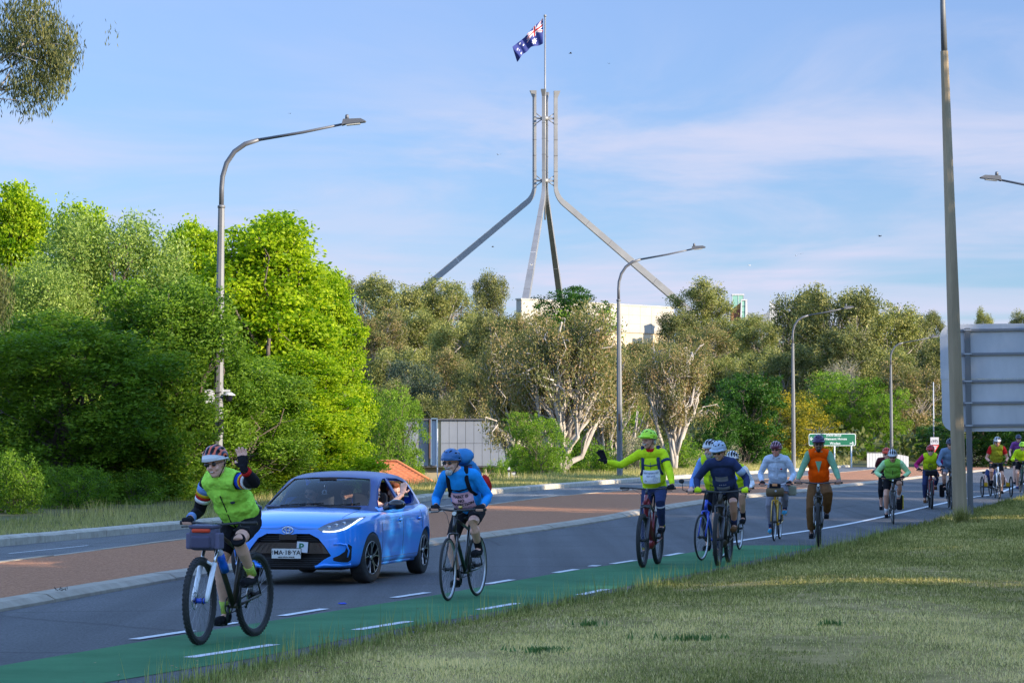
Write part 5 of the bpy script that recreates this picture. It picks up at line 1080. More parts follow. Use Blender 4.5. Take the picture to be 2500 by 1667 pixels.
def helmet(root, hc, Fw, Up, cf, mats, visor=None, scale=1.0):
    """cf(alpha, beta)->material index, -1 vent"""
    Sd = Up.cross(Fw); M_ = Matrix((Fw, Sd, Up)).transposed(); NB, NA = 72, 60; vs, fs, mi = [], [], []; rx, ry, rz_ = .133 * scale, .104 * scale, .116 * scale
    idx = lambda i, j: i * (NA + 1) + j; cl_ = {}
    for i in range(NB):
        for j in range(NA): cl_[i, j] = cf(-82 + 164 * (j + .5) / NA, -10 + 196 * (i + .5) / NB)
    for i in range(NB + 1):
        for j in range(NA + 1):
            b, a = R(-10 + 196 * i / NB), R(-82 + 164 * j / NA); nb = [cl_.get((i - di, j - dj), 0) for di in (0, 1) for dj in (0, 1)]
            k = 1 - (.10 if all(q == -1 for q in nb) else 0); fl = 1.06 if (b < .15) else 1.0
            p = Vector((rx * math.cos(a) * math.cos(b) * fl, ry * math.sin(a), rz_ * math.cos(a) * math.sin(b))) * k
            p.x += .012 * math.cos(b) * math.cos(a) ** 2; vs.append(hc + M_ @ p)
    for i in range(NB):
        for j in range(NA):
            c = cl_[i, j]; fs.append((idx(i, j), idx(i + 1, j), idx(i + 1, j + 1), idx(i, j + 1))); mi.append(len(mats) if c == -1 else c)
    o = link('helmet', npmesh('helmet', vs, fs, list(mats) + [M_VENT], smooth=True, mi=mi), root)
    mb = MB(); pts = []
    for i in range(25): a = 2 * math.pi * i / 24; pts.append(hc + M_ @ Vector((rx * 1.01 * math.cos(a), ry * 1.0 * math.sin(a), -.012 - .02 * (math.cos(a) < -.3))))
    mb.tube(pts, .009, 6, caps=False); mb.build('helmet_rim', mats[-1], o)
    mb = MB()
    for s_ in (-1, 1): mb.tube([hc + M_ @ Vector((.02, s_ * .10, -.0)), hc + M_ @ Vector((.02, s_ * .088, -.08)), hc + M_ @ Vector((.035, s_ * .03, -.165))], .004, 4); mb.tube([hc + M_ @ Vector((-.05, s_ * .10, -.0)), hc + M_ @ Vector((.02, s_ * .088, -.08))], .004, 4)
    mb.build('chin_strap', C_BLK, o)
    if visor:
        mb = MB(); vv = []; n = 13
        for i in range(n):
            a = R(-62 + 124 * i / (n - 1))
            for (q, z) in ((1.0, .022), (1.42, .006), (1.42, -.002), (1.0, .010)): vv.append(hc + M_ @ Vector((rx * q * math.cos(a), ry * (1.0 + (q - 1) * .5) * math.sin(a), z)))
        mb.add(vv, [(i * 4 + j, i * 4 + (j + 1) % 4, (i + 1) * 4 + (j + 1) % 4, (i + 1) * 4 + j) for i in range(n - 1) for j in range(4)]); mb.build('visor', visor, o)
    return o
def hf(stripe=0, nv=5, front=0):
    def f(a, b):
        al = abs(a)
        for k in range(-2, 3):
            c = k * 25 * (1 - .12 * abs(b - 80) / 90); w = 7.2 if k else 6.5
            if abs(a - c) < w:
                for (b0, b1) in ((22, 58), (68, 112), (124, 160)):
                    off = abs(k) * 4
                    if b0 + off < b < b1 + off * .5: 
                        e = (b - (b0 + b1 + off * 1.5) / 2) / ((b1 - b0) / 2)
                        if abs(a - c) < w * math.sqrt(max(0, 1 - e * e)) * 1.05: return -1
        if stripe == 1:   # coloured ribs
            if front and b < 20 : return 2 if front == 2 else 1
            return 1 if (int((a + 200) / 12.5) % 2 == 0 and 15 < b < 150) else 0
        return 0
    return f
def hf_mtb(a, b):    # fewer slanted oval vents
    for (ca, cb, wa, wb_, sl) in ((0, 88, 4.5, 14, 0), (22, 50, 5, 13, .3), (-22, 50, 5, 13, -.3), (30, 98, 5, 15, .25), (-30, 98, 5, 15, -.25), (52, 62, 5, 13, .3), (-52, 62, 5, 13, -.3), (14, 132, 4.5, 12, .1), (-14, 132, 4.5, 12, -.1), (0, 36, 8, 3.5, 0), (58, 108, 4.5, 12, .2), (-58, 108, 4.5, 12, -.2)):
        da, db = a - ca - sl * (b - cb), b - cb
        if (da / wa) ** 2 + (db / wb_) ** 2 < 1: return -1
    return 0
def person(G, sp):
    B = G['root']; root = empty('person'); root.matrix_world = B.matrix_basis if False else Matrix(); root.location = B.location; root.rotation_euler = B.rotation_euler
    tag(root, sp['label'], 'person', 'riders on the road'); vox = sp.get('vox', .009); sk = sp.get('skin', SK); X, Yv, Z = Vector((1, 0, 0)), Vector((0, 1, 0)), Vector((0, 0, 1))
    lean = R(sp.get('lean', 50)); tw = sp.get('roll', 0.0); bulk = sp.get('bulk', 1.0); t = Vector((math.cos(lean), math.sin(R(tw)), math.sin(lean))).normalized(); side = (Yv - t * Yv.dot(t)).normalized(); n = side.cross(t); n = n if n.x > 0 else -n
    TM = Matrix((n, side, t)).transposed(); pel = G['sad'] + Vector((.0, 0, .085)); L = sp.get('L', .50); sc_ = pel + t * L; H = {}
    sh = {s_: sc_ + side * s_ * sp.get('sw', .175) - t * .03 + X * (sp.get('shf', 0) * s_) for s_ in (-1, 1)}
    # ---- head
    yaw, pit = R(sp.get('yaw', 0)), R(sp.get('pit', -8)); Fw = Vector((math.cos(yaw) * math.cos(pit), math.sin(yaw) * math.cos(pit), math.sin(pit))); S0 = Z.cross(Fw).normalized(); Up = Fw.cross(S0); rl = R(sp.get('hroll', 0)); S_ = S0 * math.cos(rl) + Up * math.sin(rl); Up = Fw.cross(S_)
    neck = sc_ + t * .03; hc = neck + (t * .5 + Z * .6).normalized() * sp.get('neck', .13) + Fw * .035 + Vector(sp.get('hoff', (0, 0, 0))); HM = Matrix((Fw, S_, Up)).transposed(); hp = lambda x, y, z: hc + HM @ Vector((x, y, z))
    def torso(mb, g, lo=-.1, shg=True):
        if lo < 0: mb.ell(pel + t * .02, (.115 * bulk + g, .165 + g, .12 + g), 16, 10, TM)
        mb.ell(pel + t * .16 + n * .02 * bulk, (.125 * bulk + g, .158 * bulk ** .5 + g, .16 + g), 16, 10, TM); mb.ell(pel + t * .34 + n * .0, (.12 + g, .172 + g, .17 + g), 16, 10, TM)
        mb.ell(pel + t * .24, (.12 * bulk ** .7 + g, .16 + g, .17 + g), 16, 10, TM)
        if shg: mb.tube([sh[-1] + side * .01, sh[-1] * .5 + sh[1] * .5 + t * .025, sh[1] - side * .01], [.062 + g, .085 + g, .062 + g], 10)
    body = MB(); torso(body, 0); body.tube([sc_ - t * .04, neck + t * .02, hp(-.02, 0, -.05)], [.07, .058, .055], 10)
    body.ell(hp(-.012, 0, .02), (.098, .076, .105), 18, 12, HM); body.ell(hp(.018, 0, -.05), (.066, .058, .066), 16, 10, HM); body.ell(hp(.052, 0, -.085), (.030, .032, .026), 10, 8, HM)
    body.tube([hp(.082, 0, .018), hp(.104, 0, -.022), hp(.088, 0, -.036)], [.010, .016, .012], 8); body.ell(hp(.074, 0, .028), (.02, .06, .014), 12, 8, HM)
    for s_ in (-1, 1): body.ell(hp(-.01, s_ * .078, -.012), (.018, .009, .03), 10, 8, HM); body.ell(hp(.062, s_ * .036, -.03), (.026, .024, .022), 10, 8, HM)
    if vox < .011: body.ell(hp(.078, 0, -.058), (.012, .024, .007), 10, 6, HM)
    # ---- arms
    el, wr, handdir = {}, {}, {}
    for s_ in (-1, 1):
        wv = sp.get('wave', {}).get(s_)
        if wv: el[s_] = sh[s_] + Vector(wv[0]); wr[s_] = el[s_] + Vector(wv[1])
        else:
            g = G['grip'][s_]; wt_ = g + Vector((-.065, s_ * .012, .035)); e, w_ = ik(sh[s_], wt_, .30, .27, Vector((-.2, s_ * sp.get('elb', .42), -.9))); el[s_], wr[s_] = e, wt_
        body.tube([sh[s_], sh[s_].lerp(el[s_], .5), el[s_], el[s_].lerp(wr[s_], .35), wr[s_]], [.056, .047, .040, .041, .026], 10)
    def hand(mb, s_, g=0.0, fingers=True, half=False):
        wv = sp.get('wave', {}).get(s_)
        if wv:
            g += .0015; U, N = Vector(wv[2]).normalized(), Vector(wv[3]).normalized(); S1 = U.cross(N).normalized() * (wv[4] if len(wv) > 4 else s_)
            PM = Matrix((N, S1, U)).transposed(); w0 = wr[s_]; mb.ell(w0 + U * .055, (.017 + g, .044 + g, .055 + g), 12, 8, PM); mb.tube([w0 - U * .03, w0 + U * .03], [.027 + g, .03 + g], 8)
            for k, (o, ln) in enumerate(((.035, .082), (.013, .094), (-.011, .088), (-.034, .070))):
                b = w0 + U * .095 + S1 * o; d = (U + S1 * o * 5).normalized(); f1 = .25 if half else 1
                if fingers or half: mb.tube([b - d * .02, b + d * ln * .5 * min(1, f1 * 1.2), b + d * ln * f1 + N * .012 * f1], [.0105 + g, .010 + g, .0085 + g], 8)
            b = w0 + U * .03 + S1 * .035; 
            if fingers or half: mb.tube([b, b + S1 * .028 + U * .022, b + (S1 * .042 + U * .05) * (.6 if half else 1)], [.015 + g, .012 + g, .0095 + g], 8)
        else:
            g0 = G['grip'][s_]; w0 = wr[s_]; mb.tube([w0, g0 + Vector((-.03, 0, .025))], [.027 + g, .030 + g], 8); mb.ell(g0 + Vector((-.022, 0, .026)), (.042 + g, .045 + g, .021 + g), 12, 8)
            if fingers or half:
                for k in range(4):
                    o = -.032 + .0215 * k; ln = 1 - .12 * abs(k - 1.3); p = [g0 + Vector((-.01, o, .032)), g0 + Vector((.022 * ln, o, .030)), g0 + Vector((.034 * ln, o, .004)), g0 + Vector((.018, o, -.020))]
                    mb.tube(p[:3] if half else p, [.0115 + g, .011 + g, .010 + g, .009 + g][:3 if half else 4], 8)
                mb.tube([g0 + Vector((-.02, -s_ * .035, .018)), g0 + Vector((.005, -s_ * .055, .01)), g0 + Vector((.015, -s_ * .05, -.012))], [.014 + g, .012 + g, .010 + g], 8)
    for s_ in (-1, 1): hand(body, s_)
    # ---- legs
    hip, kn, an = {}, {}, {}
    for s_ in (-1, 1):
        hip[s_] = pel + Vector((.02, s_ * .09, -.045)); pd = G['ped'][s_]; a_ = pd + Vector((-.105, 0, .105)); k_, a2 = ik(hip[s_], a_, .43, .425, Vector((1, s_ * sp.get('kout', .12), .35))); kn[s_], an[s_] = k_, a_
        body.tube([hip[s_], hip[s_].lerp(k_, .45), k_, k_.lerp(a_, .3), k_.lerp(a_, .7), a_], [.088, .074, .056, .056, .042, .034], 12)
        body.tube([a_ - Z * .03 - X * .03, pd + Vector((0, 0, .035)), pd + Vector((.06, 0, .028))], [.036, .038, .026], 10)
    bd = remesh(body, 'body', sk, root, vox, 1)
    # ---- clothes
    top = sp.get('top')
    if top:
        mb = MB(); torso(mb, .004 if sp.get('vest') else .014, sp.get('hem', -1)); mb.tube([sc_ - t * .03, neck + t * .012], [.072, .067], 10)
        for s_ in (-1, 1): mb.ell(sh[s_] - side * s_ * .012, (.078, .074, .078), 12, 8)
        f = sp.get('sleeve', 1.0)
        for s_ in (-1, 1):
            if f > .5: mb.tube([sh[s_], sh[s_].lerp(el[s_], .5), el[s_], el[s_].lerp(wr[s_], .35), el[s_].lerp(wr[s_], .93)], [.069, .061, .055, .053, .036], 10)
            elif f > 0: mb.tube([sh[s_], sh[s_].lerp(el[s_], f * 1.6)], [.070, .062], 10)
        remesh(mb, 'shirt', top, root, vox, int(.09 / vox), sp.get('wr', .012) * (.4 if sp.get('vest') else .8))
    if sp.get('bottom'):
        mb = MB(); mb.ell(pel + t * .01, (.127 * bulk, .176, .125), 16, 10, TM); q = sp.get('leg', .7)
        for s_ in (-1, 1):
            if q <= 1: mb.tube([hip[s_], hip[s_].lerp(kn[s_], .45), hip[s_].lerp(kn[s_], q)], [.098, .086, .074], 12)
            else: 
                e_ = kn[s_].lerp(an[s_], min(1, q - 1)); w_ = sp.get('legw', .0); mb.tube([hip[s_], hip[s_].lerp(kn[s_], .45), kn[s_], kn[s_].lerp(e_, .35), e_], [.098, .084 + w_, .067 + w_, .063 + w_, .045 + w_], 12)
        remesh(mb, 'shorts' if q <= 1 else 'trousers', sp['bottom'], root, vox, int(.05 / vox), .008)
    if sp.get('vest'):
        mb = MB(); mb.ell(pel + t * .10 + n * .02 * bulk, (.14 * bulk, .185, .13), 16, 10, TM) if sp.get('vlong', 1) else None
        mb.ell(pel + t * .18 + n * .02 * bulk, (.150 * bulk, .186, .17), 16, 10, TM); mb.ell(pel + t * .34, (.148, .196, .175), 16, 10, TM); mb.tube([sh[-1] + side * .022, sc_ + t * .012, sh[1] - side * .022], [.094, .104, .094], 14); mb.tube([sc_ - t * .03, neck + t * .004], [.092, .082], 10)
        remesh(mb, 'vest', sp['vest'], root, vox, int(.11 / vox), sp.get('vwr', .026))
    for s_ in (-1, 1):
        pd = G['ped'][s_]; a_ = an[s_]
        mb = MB(); mb.tube([a_ + Vector((-.035, 0, -.055)), pd + Vector((-.03, 0, .035)), pd + Vector((.05, 0, .032)), pd + Vector((.085, 0, .026))], [.043, .046, .044, .028], 10); mb.tube([a_ + Vector((-.01, 0, -.01)), a_ + Vector((-.03, 0, -.05))], [.044, .046], 10); sh_ = remesh(mb, 'shoe', sp.get('shoe', C_BLK), root, max(vox, .009), 1)
        mb = MB(); mb.tube([a_ + Vector((-.07, 0, -.088)), pd + Vector((-.02, 0, .012)), pd + Vector((.08, 0, .014))], [.03, .042, .03], 8, flat=(.35, 1)); mb.build('sole', sp.get('sole', M_SAD), sh_)
        if sp.get('sock'):
            u_ = (kn[s_] - a_).normalized(); mb = MB(); mb.tube([a_ - u_ * .01, a_ + u_ * .06, a_ + u_ * .11], [.042, .042, .048], 12); mb.build('sock', sp['sock'], root)
        if sp.get('glove'):
            mb = MB(); hand(mb, s_, .004, fingers=not sp.get('halfglove', True), half=sp.get('halfglove', True)); remesh(mb, 'glove', sp['glove'], root, min(vox, .008), 1)
    # ---- face
    if vox < .02:
        gl = sp.get('glasses', 1)
        if gl:
            mb = MB()
            for s_ in (-1, 1): mb.ell(hp(.090, s_ * .031, .010), (.012, .030, .019), 12, 8, HM @ Euler((0, 0, R(-18 * s_))).to_matrix()); mb.tube([hp(.080, s_ * .056, .016), hp(.02, s_ * .080, .012)], .004, 4)
            mb.tube([hp(.1, -.008, .014), hp(.1, .008, .014)], .005, 4); mb.build('glasses', sp.get('lens', M_GLASS), root)
        else:
            for s_ in (-1, 1): mb = MB(); mb.ell(hp(.084, s_ * .031, .010), (.008, .013, .007), 10, 6, HM); mb.build('eye', M_EYE, root)
        mb = MB(); mb.ell(hp(.086, 0, -.058), (.008, .024, .0055 if sp.get('smile', 1) < 2 else .011), 10, 6, HM); mo = mb.build('mouth', M_MOUTH, root)
        if sp.get('smile', 1): mb = MB(); mb.ell(hp(.090, 0, -.056), (.006, .018, .004 if sp['smile'] < 2 else .006) if 'smile' in sp else (.006, .018, .003), 10, 6, HM); mb.build('teeth', M_TEETH, mo)
        if sp.get('beard'):
            mb = MB(); mb.ell(hp(.060, 0, -.092), (.040, .042, .040), 12, 8, HM)
            if sp['beard'] > 1:
                for s_ in (-1, 1): mb.ell(hp(.03, s_ * .05, -.06), (.04, .018, .045), 10, 8, HM)
            remesh(mb, 'beard', sp.get('hairm', M_HAIRW), root, .008, 1, .01)
        if sp.get('beard') or sp.get('moustache'):
            mb = MB()
            for s_ in (-1, 1): mb.ell(hp(.090, s_ * .018, -.044), (.012, .022, .009), 10, 6, HM @ Euler((R(18 * s_), 0, 0)).to_matrix())
            mb.build('moustache', sp.get('hairm', M_HAIRW), root)
        if sp.get('hair'):
            mb = MB()
            for s_ in (-1, 1): mb.ell(hp(-.035, s_ * .070, -.005), (.045, .018, .045), 10, 8, HM)
            mb.ell(hp(-.08, 0, -.02), (.035, .06, .055), 10, 8, HM); remesh(mb, 'hair', sp['hair'], root, .01, 1, .015)
    cf, hm, vis = sp['helmet']; helmet(root, hp(-.008, 0, .050), (Fw * math.cos(R(4)) + Up * math.sin(R(4))), (Up * math.cos(R(4)) - Fw * math.sin(R(4))), cf, hm, vis)
    # surface of the chest: u to the rider's left, v up the torso from the pelvis
    base_k = .0
    outer = [o_ for o_ in root.children if o_.name.startswith('vest' if sp.get('vest') else 'shirt')]
    SB = None
    if outer:
        from mathutils.bvhtree import BVHTree as _B
        od = outer[0].data; SB = _B.FromPolygons([v_.co[:] for v_ in od.vertices], [p_.vertices[:] for p_ in od.polygons])
    def chest(u_, v_, d_=0.0, dep=.150, k=3.2):
        if SB:
            h = SB.ray_cast(pel + t * v_ + side * u_ + n * .5, -n)
            if h[0] is not None and (h[0] - pel).dot(n) > .02: return h[0] + n * d_
        return pel + t * v_ + side * u_ + n * (dep * (bulk ** .6) + d_ - k * u_ * u_ * .9)
    P = dict(root=root, chest=chest, t=t, n=n, side=side, TM=TM, sh=sh, el=el, wr=wr, hp=hp, HM=HM, sc=sc_, pel=pel, neck=neck, kn=kn, an=an, hip=hip, hc=hc, body=bd)
    return P
def sheet(P, name, m, u0, u1, v0, v1, dep, n=14, parent=None, th=.003, d=0.0):
    ch = P['chest']; vs = []; NR = 8
    for layer in (0, th):
        for i in range(n + 1):
            for j in range(NR + 1): vs.append(ch(u0 + (u1 - u0) * i / n, v0 + (v1 - v0) * j / NR, d + layer, dep))
    K = NR + 1; N_ = (n + 1) * K; fs = []
    for L_ in (0, 1):
        for i in range(n):
            for j in range(NR): q = L_ * N_ + i * K + j; fs.append((q, q + K, q + K + 1, q + 1))
    for i in range(n): fs += [(i * K, i * K + K, N_ + i * K + K, N_ + i * K), (i * K + NR, i * K + NR + K, N_ + i * K + NR + K, N_ + i * K + NR)]
    for j in range(NR): fs += [(j, j + 1, N_ + j + 1, N_ + j), (n * K + j, n * K + j + 1, N_ + n * K + j + 1, N_ + n * K + j)]
    mb = MB(); mb.add(vs, fs, False); return mb.build(name, m, parent or P['root'])
def print_on(P, txt, size, m, u_, v_, dep, parent, d=.006, bold=.0, spacing=1.0):
    me = text_mesh(txt, size, .0012, bold=bold, spacing=spacing); me.materials.clear(); me.materials.append(m)
    for v__ in me.vertices: c = v__.co.copy(); v__.co = P['chest'](u_ + c.x, v_ + c.y, d + .006 + c.z, dep)
    return link('lettering', me, parent)
def ring_logo(P, m, u_, v_, R1, dep, parent, d=.006):
    mb = MB(); k = 28
    for rr in (R1, R1 * .68): mb.tube([P['chest'](u_ + rr * math.cos(2 * math.pi * i / k), v_ + rr * math.sin(2 * math.pi * i / k), d, dep) for i in range(int(k * (.85 if rr != R1 else 1)) + 1)], R1 * .07, 4)
    mb.tube([P['chest'](u_ + R1 * .1, v_ + R1 * .45, d, dep), P['chest'](u_, v_, d, dep), P['chest'](u_ + R1 * .2, v_ - R1 * .4, d, dep)], R1 * .07, 4); mb.tube([P['chest'](u_ - R1 * .2, v_ - R1 * .35, d, dep), P['chest'](u_ + R1 * .3, v_ - R1 * .3, d, dep)], R1 * .06, 4)
    return mb.build('ring_emblem', m, parent)
def chest_line(P, name, m, pts, dep, r=.006, d=.004, parent=None, flat=None):
    mb = MB(); mb.tube([P['chest'](u_, v_, d, dep) for u_, v_ in pts], r, 6, flat=flat); return mb.build(name, m, parent or P['root'])
def band(P, name, m, s_, f0, f1, r0, r1, seg='upper'):
    a, b = (P['sh'][s_], P['el'][s_]) if seg == 'upper' else (P['el'][s_], P['wr'][s_]); mb = MB(); mb.tube([a.lerp(b, f0), a.lerp(b, (f0 + f1) / 2), a.lerp(b, f1)], [r0, (r0 + r1) / 2, r1], 14); return mb.build(name, m, P['root'])
def backpack(P, m, lab, h=.5, top=.30, m2=None, big=False, w=.15):
    root = empty('backpack'); root.location = P['root'].location; root.rotation_euler = P['root'].rotation_euler; tag(root, lab, 'backpack')
    mb = MB(); t, n, pel = P['t'], P['n'], P['pel']; q = .24 if big else .19
    mb.ell(pel + t * (top + .02) - n * q, (.13 if big else .09, w, h * .55), 16, 12, P['TM']); mb.ell(pel + t * (top - .12) - n * q, (.13 if big else .09, w, h * .4), 16, 12, P['TM']); remesh(mb, 'pack', m, root, .012, 2, .02)
    if big:
        mb = MB(); mb.ell(pel + t * (top + .32) - n * (q - .02), (.12, w, .075), 16, 10, P['TM']); remesh(mb, 'top_lid', m, root, .012, 2, .015)
        mb = MB(); mb.box(pel + t * (top + .23) - n * (q - .13), (.03, w * 1.7, .03), P['TM']); mb.build('trim_band', m2, root)
        for s_ in (-1, 1): mb = MB(); mb.ell(pel + t * .12 - n * q + P['side'] * s_ * (w + .02), (.09, .05, .13), 10, 8, P['TM']); remesh(mb, 'side_pocket', m2 if s_ > 0 else C_BLK, root, .012, 2, .02)
    for s_ in (-1, 1):
        c = P['chest']; mb = MB(); sd, sh = P['side'], P['sh'][s_]; o = P['sc'] - sh
        mb.tube([sh + o * .36 - n * .12 + t * .04, sh + o * .36 + t * .115, c(s_ * .110, .45, .012, .165), c(s_ * .115, .38, .012, .165), c(s_ * .12, .30, .012, .172), c(s_ * .155, .22, .010, .15)], .024, 8, flat=(.35, 1)); mb.build('strap', C_BLK if m2 is None or big else m2, root)
    return root
M_INK = mat('ink_black', (.02, .02, .03), .7); M_PINK = mat('pink_paper', (.85, .48, .56), .8, vary=.06, vscale=6); M_PAPER = mat('white_paper', (.80, .81, .86), .8, vary=.05, vscale=5); M_INKG = mat('ink_grey', (.30, .32, .42), .8); M_FLOG = mat('logo_dark', (.02, .03, .05), .7)
H_NAVY = mat('helmet_navy', (.012, .016, .05), .35); H_RED = mat('helmet_coral', (.75, .13, .05), .35); H_WHITE = mat('helmet_white', (.65, .66, .68), .35); H_BLUE = mat('helmet_blue', (.03, .13, .33), .35); H_LIME = mat('helmet_lime', (.50, .88, .03), .4)
H_BLK = mat('helmet_black', (.015, .015, .018), .3); H_PALE = mat('helmet_pale_blue', (.36, .44, .55), .4); H_MAR = mat('helmet_maroon', (.10, .012, .03), .3); H_PUR = mat('helmet_purple', (.045, .015, .07), .35); H_RED2 = mat('helmet_red', (.55, .02, .02), .35); H_OR = mat('helmet_orange_red', (.75, .06, .02), .4); H_DBL = mat('helmet_dark_blue', (.02, .03, .08), .35)
F_RED = mat('frame_dark_red', (.22, .01, .02), .3, coat=.6); F_BLUE = mat('frame_blue', (.01, .06, .5), .3, coat=.6); F_YEL = mat('frame_yellow', (.65, .36, .01), .35, coat=.5); F_WHITE = mat('frame_white', (.80, .81, .83), .3, coat=.5); F_MUD = mat('frame_black_muddy', (.015, .014, .015), .45, vscale=9, col2=(.06, .04, .02)); F_GREEN = mat('frame_green', (.01, .06, .03), .3); F_GR = mat('frame_grey', (.05, .05, .06), .4)
# ---- A: waving rider in the lime vest
GA = bicycle(dict(F=(487, 1574), dX=.36, wb=1.10, r=.368, tr=.028, sus=1, susm=1, fat=1.1, frame=F_MUD, forkm=F_WHITE, sz=.97, gz=1.0, bw=.30, crank=85, cables=1, gx=.74, steer=.10,
    blabel='muddy black mountain bike with white suspension fork, nearest to the viewer', ht=.12))
PA = person(GA, dict(label='waving rider in a lime green vest and black sleeves, raising one gloved hand', lean=43, roll=-5, L=.48, yaw=-4, pit=-10, hroll=6, skin=SK, vox=.0068, bulk=1.12, top=C_BLK, sleeve=1, vest=C_LIME, bottom=C_BLK, leg=.72,
    shoe=C_BLK, sock=fab('lime_sock', (.45, .62, .12)), glove=C_BLK, halfglove=True, smile=1, wr=.008, kout=.1, hoff=(0, -.0, .0), shf=.03,
    wave={1: ((.16, .21, -.01), (.15, -.03, .115), (-.02, -.14, 1), (1, -.15, .1), -1)}, helmet=(hf(1, front=2), [H_NAVY, H_RED, H_WHITE], None)))
chest_line(PA, 'zip', C_BLK, [(0, .05), (.002, .15), (-.003, .28), (0, .42)], .185, .005, .004)
for s_ in (-1, 1):
    band(PA, 'sleeve_stripe', C_SKY if s_ < 0 else fab('royal', (.01, .06, .55)), s_, .10, .30, .073, .071); band(PA, 'sleeve_stripe', fab('yellow', (.7, .45, .02)), s_, .30, .40, .071, .070); band(PA, 'sleeve_stripe', C_RED, s_, .40, .50, .070, .069); band(PA, 'sleeve_stripe', C_WHITE, s_, .50, .62, .069, .067)
band(PA, 'cuff', C_SKY, -1, .78, .93, .044, .041, 'fore'); band(PA, 'cuff', C_RED, 1, .70, .88, .047, .042, 'fore')
mb = MB(); mb.ell(PA['chest'](.085, .33, .008, .17), (.012, .025, .012), 10, 6, PA['TM']); mb.build('vest_emblem', M_FLOG, PA['root'])
mb = MB(); mb.tube([PA['neck'] + PA['t'] * .0, PA['neck'] + PA['t'] * .035], [.084, .078], 14); mb.build('collar', C_NAVY, PA['root'])
mb = MB(); k_ = PA['kn'][1]; u_ = (PA['an'][1] - k_).normalized(); mb.tube([k_ - u_ * .03, k_ + u_ * .0], [.064, .063], 14); mb.build('knee_strap', C_BLK, PA['root'])
bg = empty('handlebar_bag'); bg.location = GA['root'].location; bg.rotation_euler = GA['root'].rotation_euler; tag(bg, 'dark grey purple handlebar bag with a red strip, on the nearest bicycle', 'bag')
M_BAG = mat('bag_grey_purple', (.085, .08, .135), .75, vary=.15, vscale=12); o_ = GA['bc'] + Vector((.15, -.03, -.115))
def rbox(name, c, d, m, par, bev=.02, wr=0):
    mb = MB(); mb.box(c, d); me = bpy.data.meshes.new(name); me.from_pydata(mb.v, [], mb.f); out = bake(me, [('BEVEL', dict(width=bev, segments=3))]); out.materials.append(m)
    for p_ in out.polygons: p_.use_smooth = False
    return link(name, out, par)
rbox('bag_body', o_, (.16, .25, .20), M_BAG, bg, .045); rbox('front_pocket', o_ + Vector((.082, 0, -.03)), (.045, .18, .11), mat('bag_pocket', (.065, .06, .11), .75), bg, .02)
for s_ in (-1, 1): rbox('side_pocket', o_ + Vector((0, s_ * .132, -.02)), (.11, .05, .14), mat('bag_side', (.12, .11, .18), .75), bg, .015)
rbox('red_cover', o_ + Vector((.078, 0, .068)), (.03, .17, .032), mat('red_rain_cover', (.65, .05, .01), .5), bg, .012); rbox('lid', o_ + Vector((0, 0, .100)), (.16, .24, .03), M_BAG, bg, .012); rbox('map_window', o_ + Vector((.0, 0, .117)), (.12, .18, .006), mat('clear_vinyl', (.25, .3, .42), .12, spec=.8), bg, .002)
wbt = empty('water_bottle'); wbt.location = GA['root'].location; wbt.rotation_euler = GA['root'].rotation_euler; tag(wbt, 'blue water bottle with a white cap on the nearest bicycle', 'bottle')
hd_ = (GA['bb'] - GA['hb']).normalized(); c0 = GA['hb'] + hd_ * .20 + Vector((.0, .0, 0)) - Vector((-.04, -.03, -.055)); QM = Matrix.Translation(c0) @ hd_.to_track_quat('Z', 'Y').to_matrix().to_4x4()
mb = MB(); mb.lathe([(0, 0), (.036, 0), (.037, .07), (.031, .09), (.037, .11), (.037, .19), (0, .19)], 16, QM); mb.build('bottle_body', mat('bottle_blue', (.01, .12, .6), .3), wbt); mb = MB(); mb.lathe([(.036, 0), (.034, -.02), (.014, -.03), (.012, -.05), (0, -.05)], 14, QM); mb.build('cap', M_WPL, wbt)
mb = MB(); mb.tube([Vector((GA['wb'], -.05, GA['r'])), Vector((GA['wb'], .05, GA['r']))], .024, 12); mb.build('blue_hub_shell', F_BLUE, GA['root'])
# ---- B: blue jersey, big pack
GB = bicycle(dict(F=(1094, 1467), dX=.30, wb=1.03, r=.342, tr=.015, frame=M_BKF, rim=M_RIMS, sz=.91, gz=.97, bw=.27, crank=80, cables=1, bell=1, light=1, fender=0, disc=False, gx=.70, ht=.17, steer=.06, blabel='black hybrid bicycle with silver rims under the rider in blue'))
PB = person(GB, dict(label='rider in a bright blue top with a pink paper sign and white goatee', lean=53, roll=-5, L=.47, neck=.11, hoff=(0, -.05, -.01), yaw=-10, pit=-4, vox=.0072, bulk=1.05, top=C_BLUE, sleeve=1, bottom=C_BLK, leg=.78, shoe=C_BLK, sock=C_BLK, glove=C_BLK, beard=1, smile=0, wr=.007, kout=.16,
    helmet=(hf_mtb, [H_BLUE], None)))
sg = sheet(PB, 'paper_sign', M_PINK, -.13, .13, .09, .305, .165, d=.010)
print_on(PB, 'PAINT IS', .046, M_INK, 0, .268, .165, sg, d=.016, bold=.0012); print_on(PB, 'NO', .046, M_INK, 0, .222, .165, sg, d=.016, bold=.0012); print_on(PB, 'PROTECTION', .042, M_INK, 0, .176, .165, sg, d=.016, bold=.0012); print_on(PB, 'Pedal Power ACT', .022, mat('ink_purple', (.16, .08, .22), .8), .015, .128, .165, sg, d=.016)
ring_logo(PB, mat('ink_purple', (.16, .08, .22), .8), -.085, .128, .011, .165, sg, d=.015)
backpack(PB, mat('pack_blue', (.015, .19, .45), .7, vary=.2, vscale=8), 'large blue hiking pack with red trim rising behind the helmet of the rider in blue', h=.50, top=.22, m2=C_RED, big=True, w=.14)
chest_line(PB, 'chest_strap', C_BLK, [(-.13, .35), (0, .335), (.13, .35)], .165, .012, .010, flat=(1, .4))
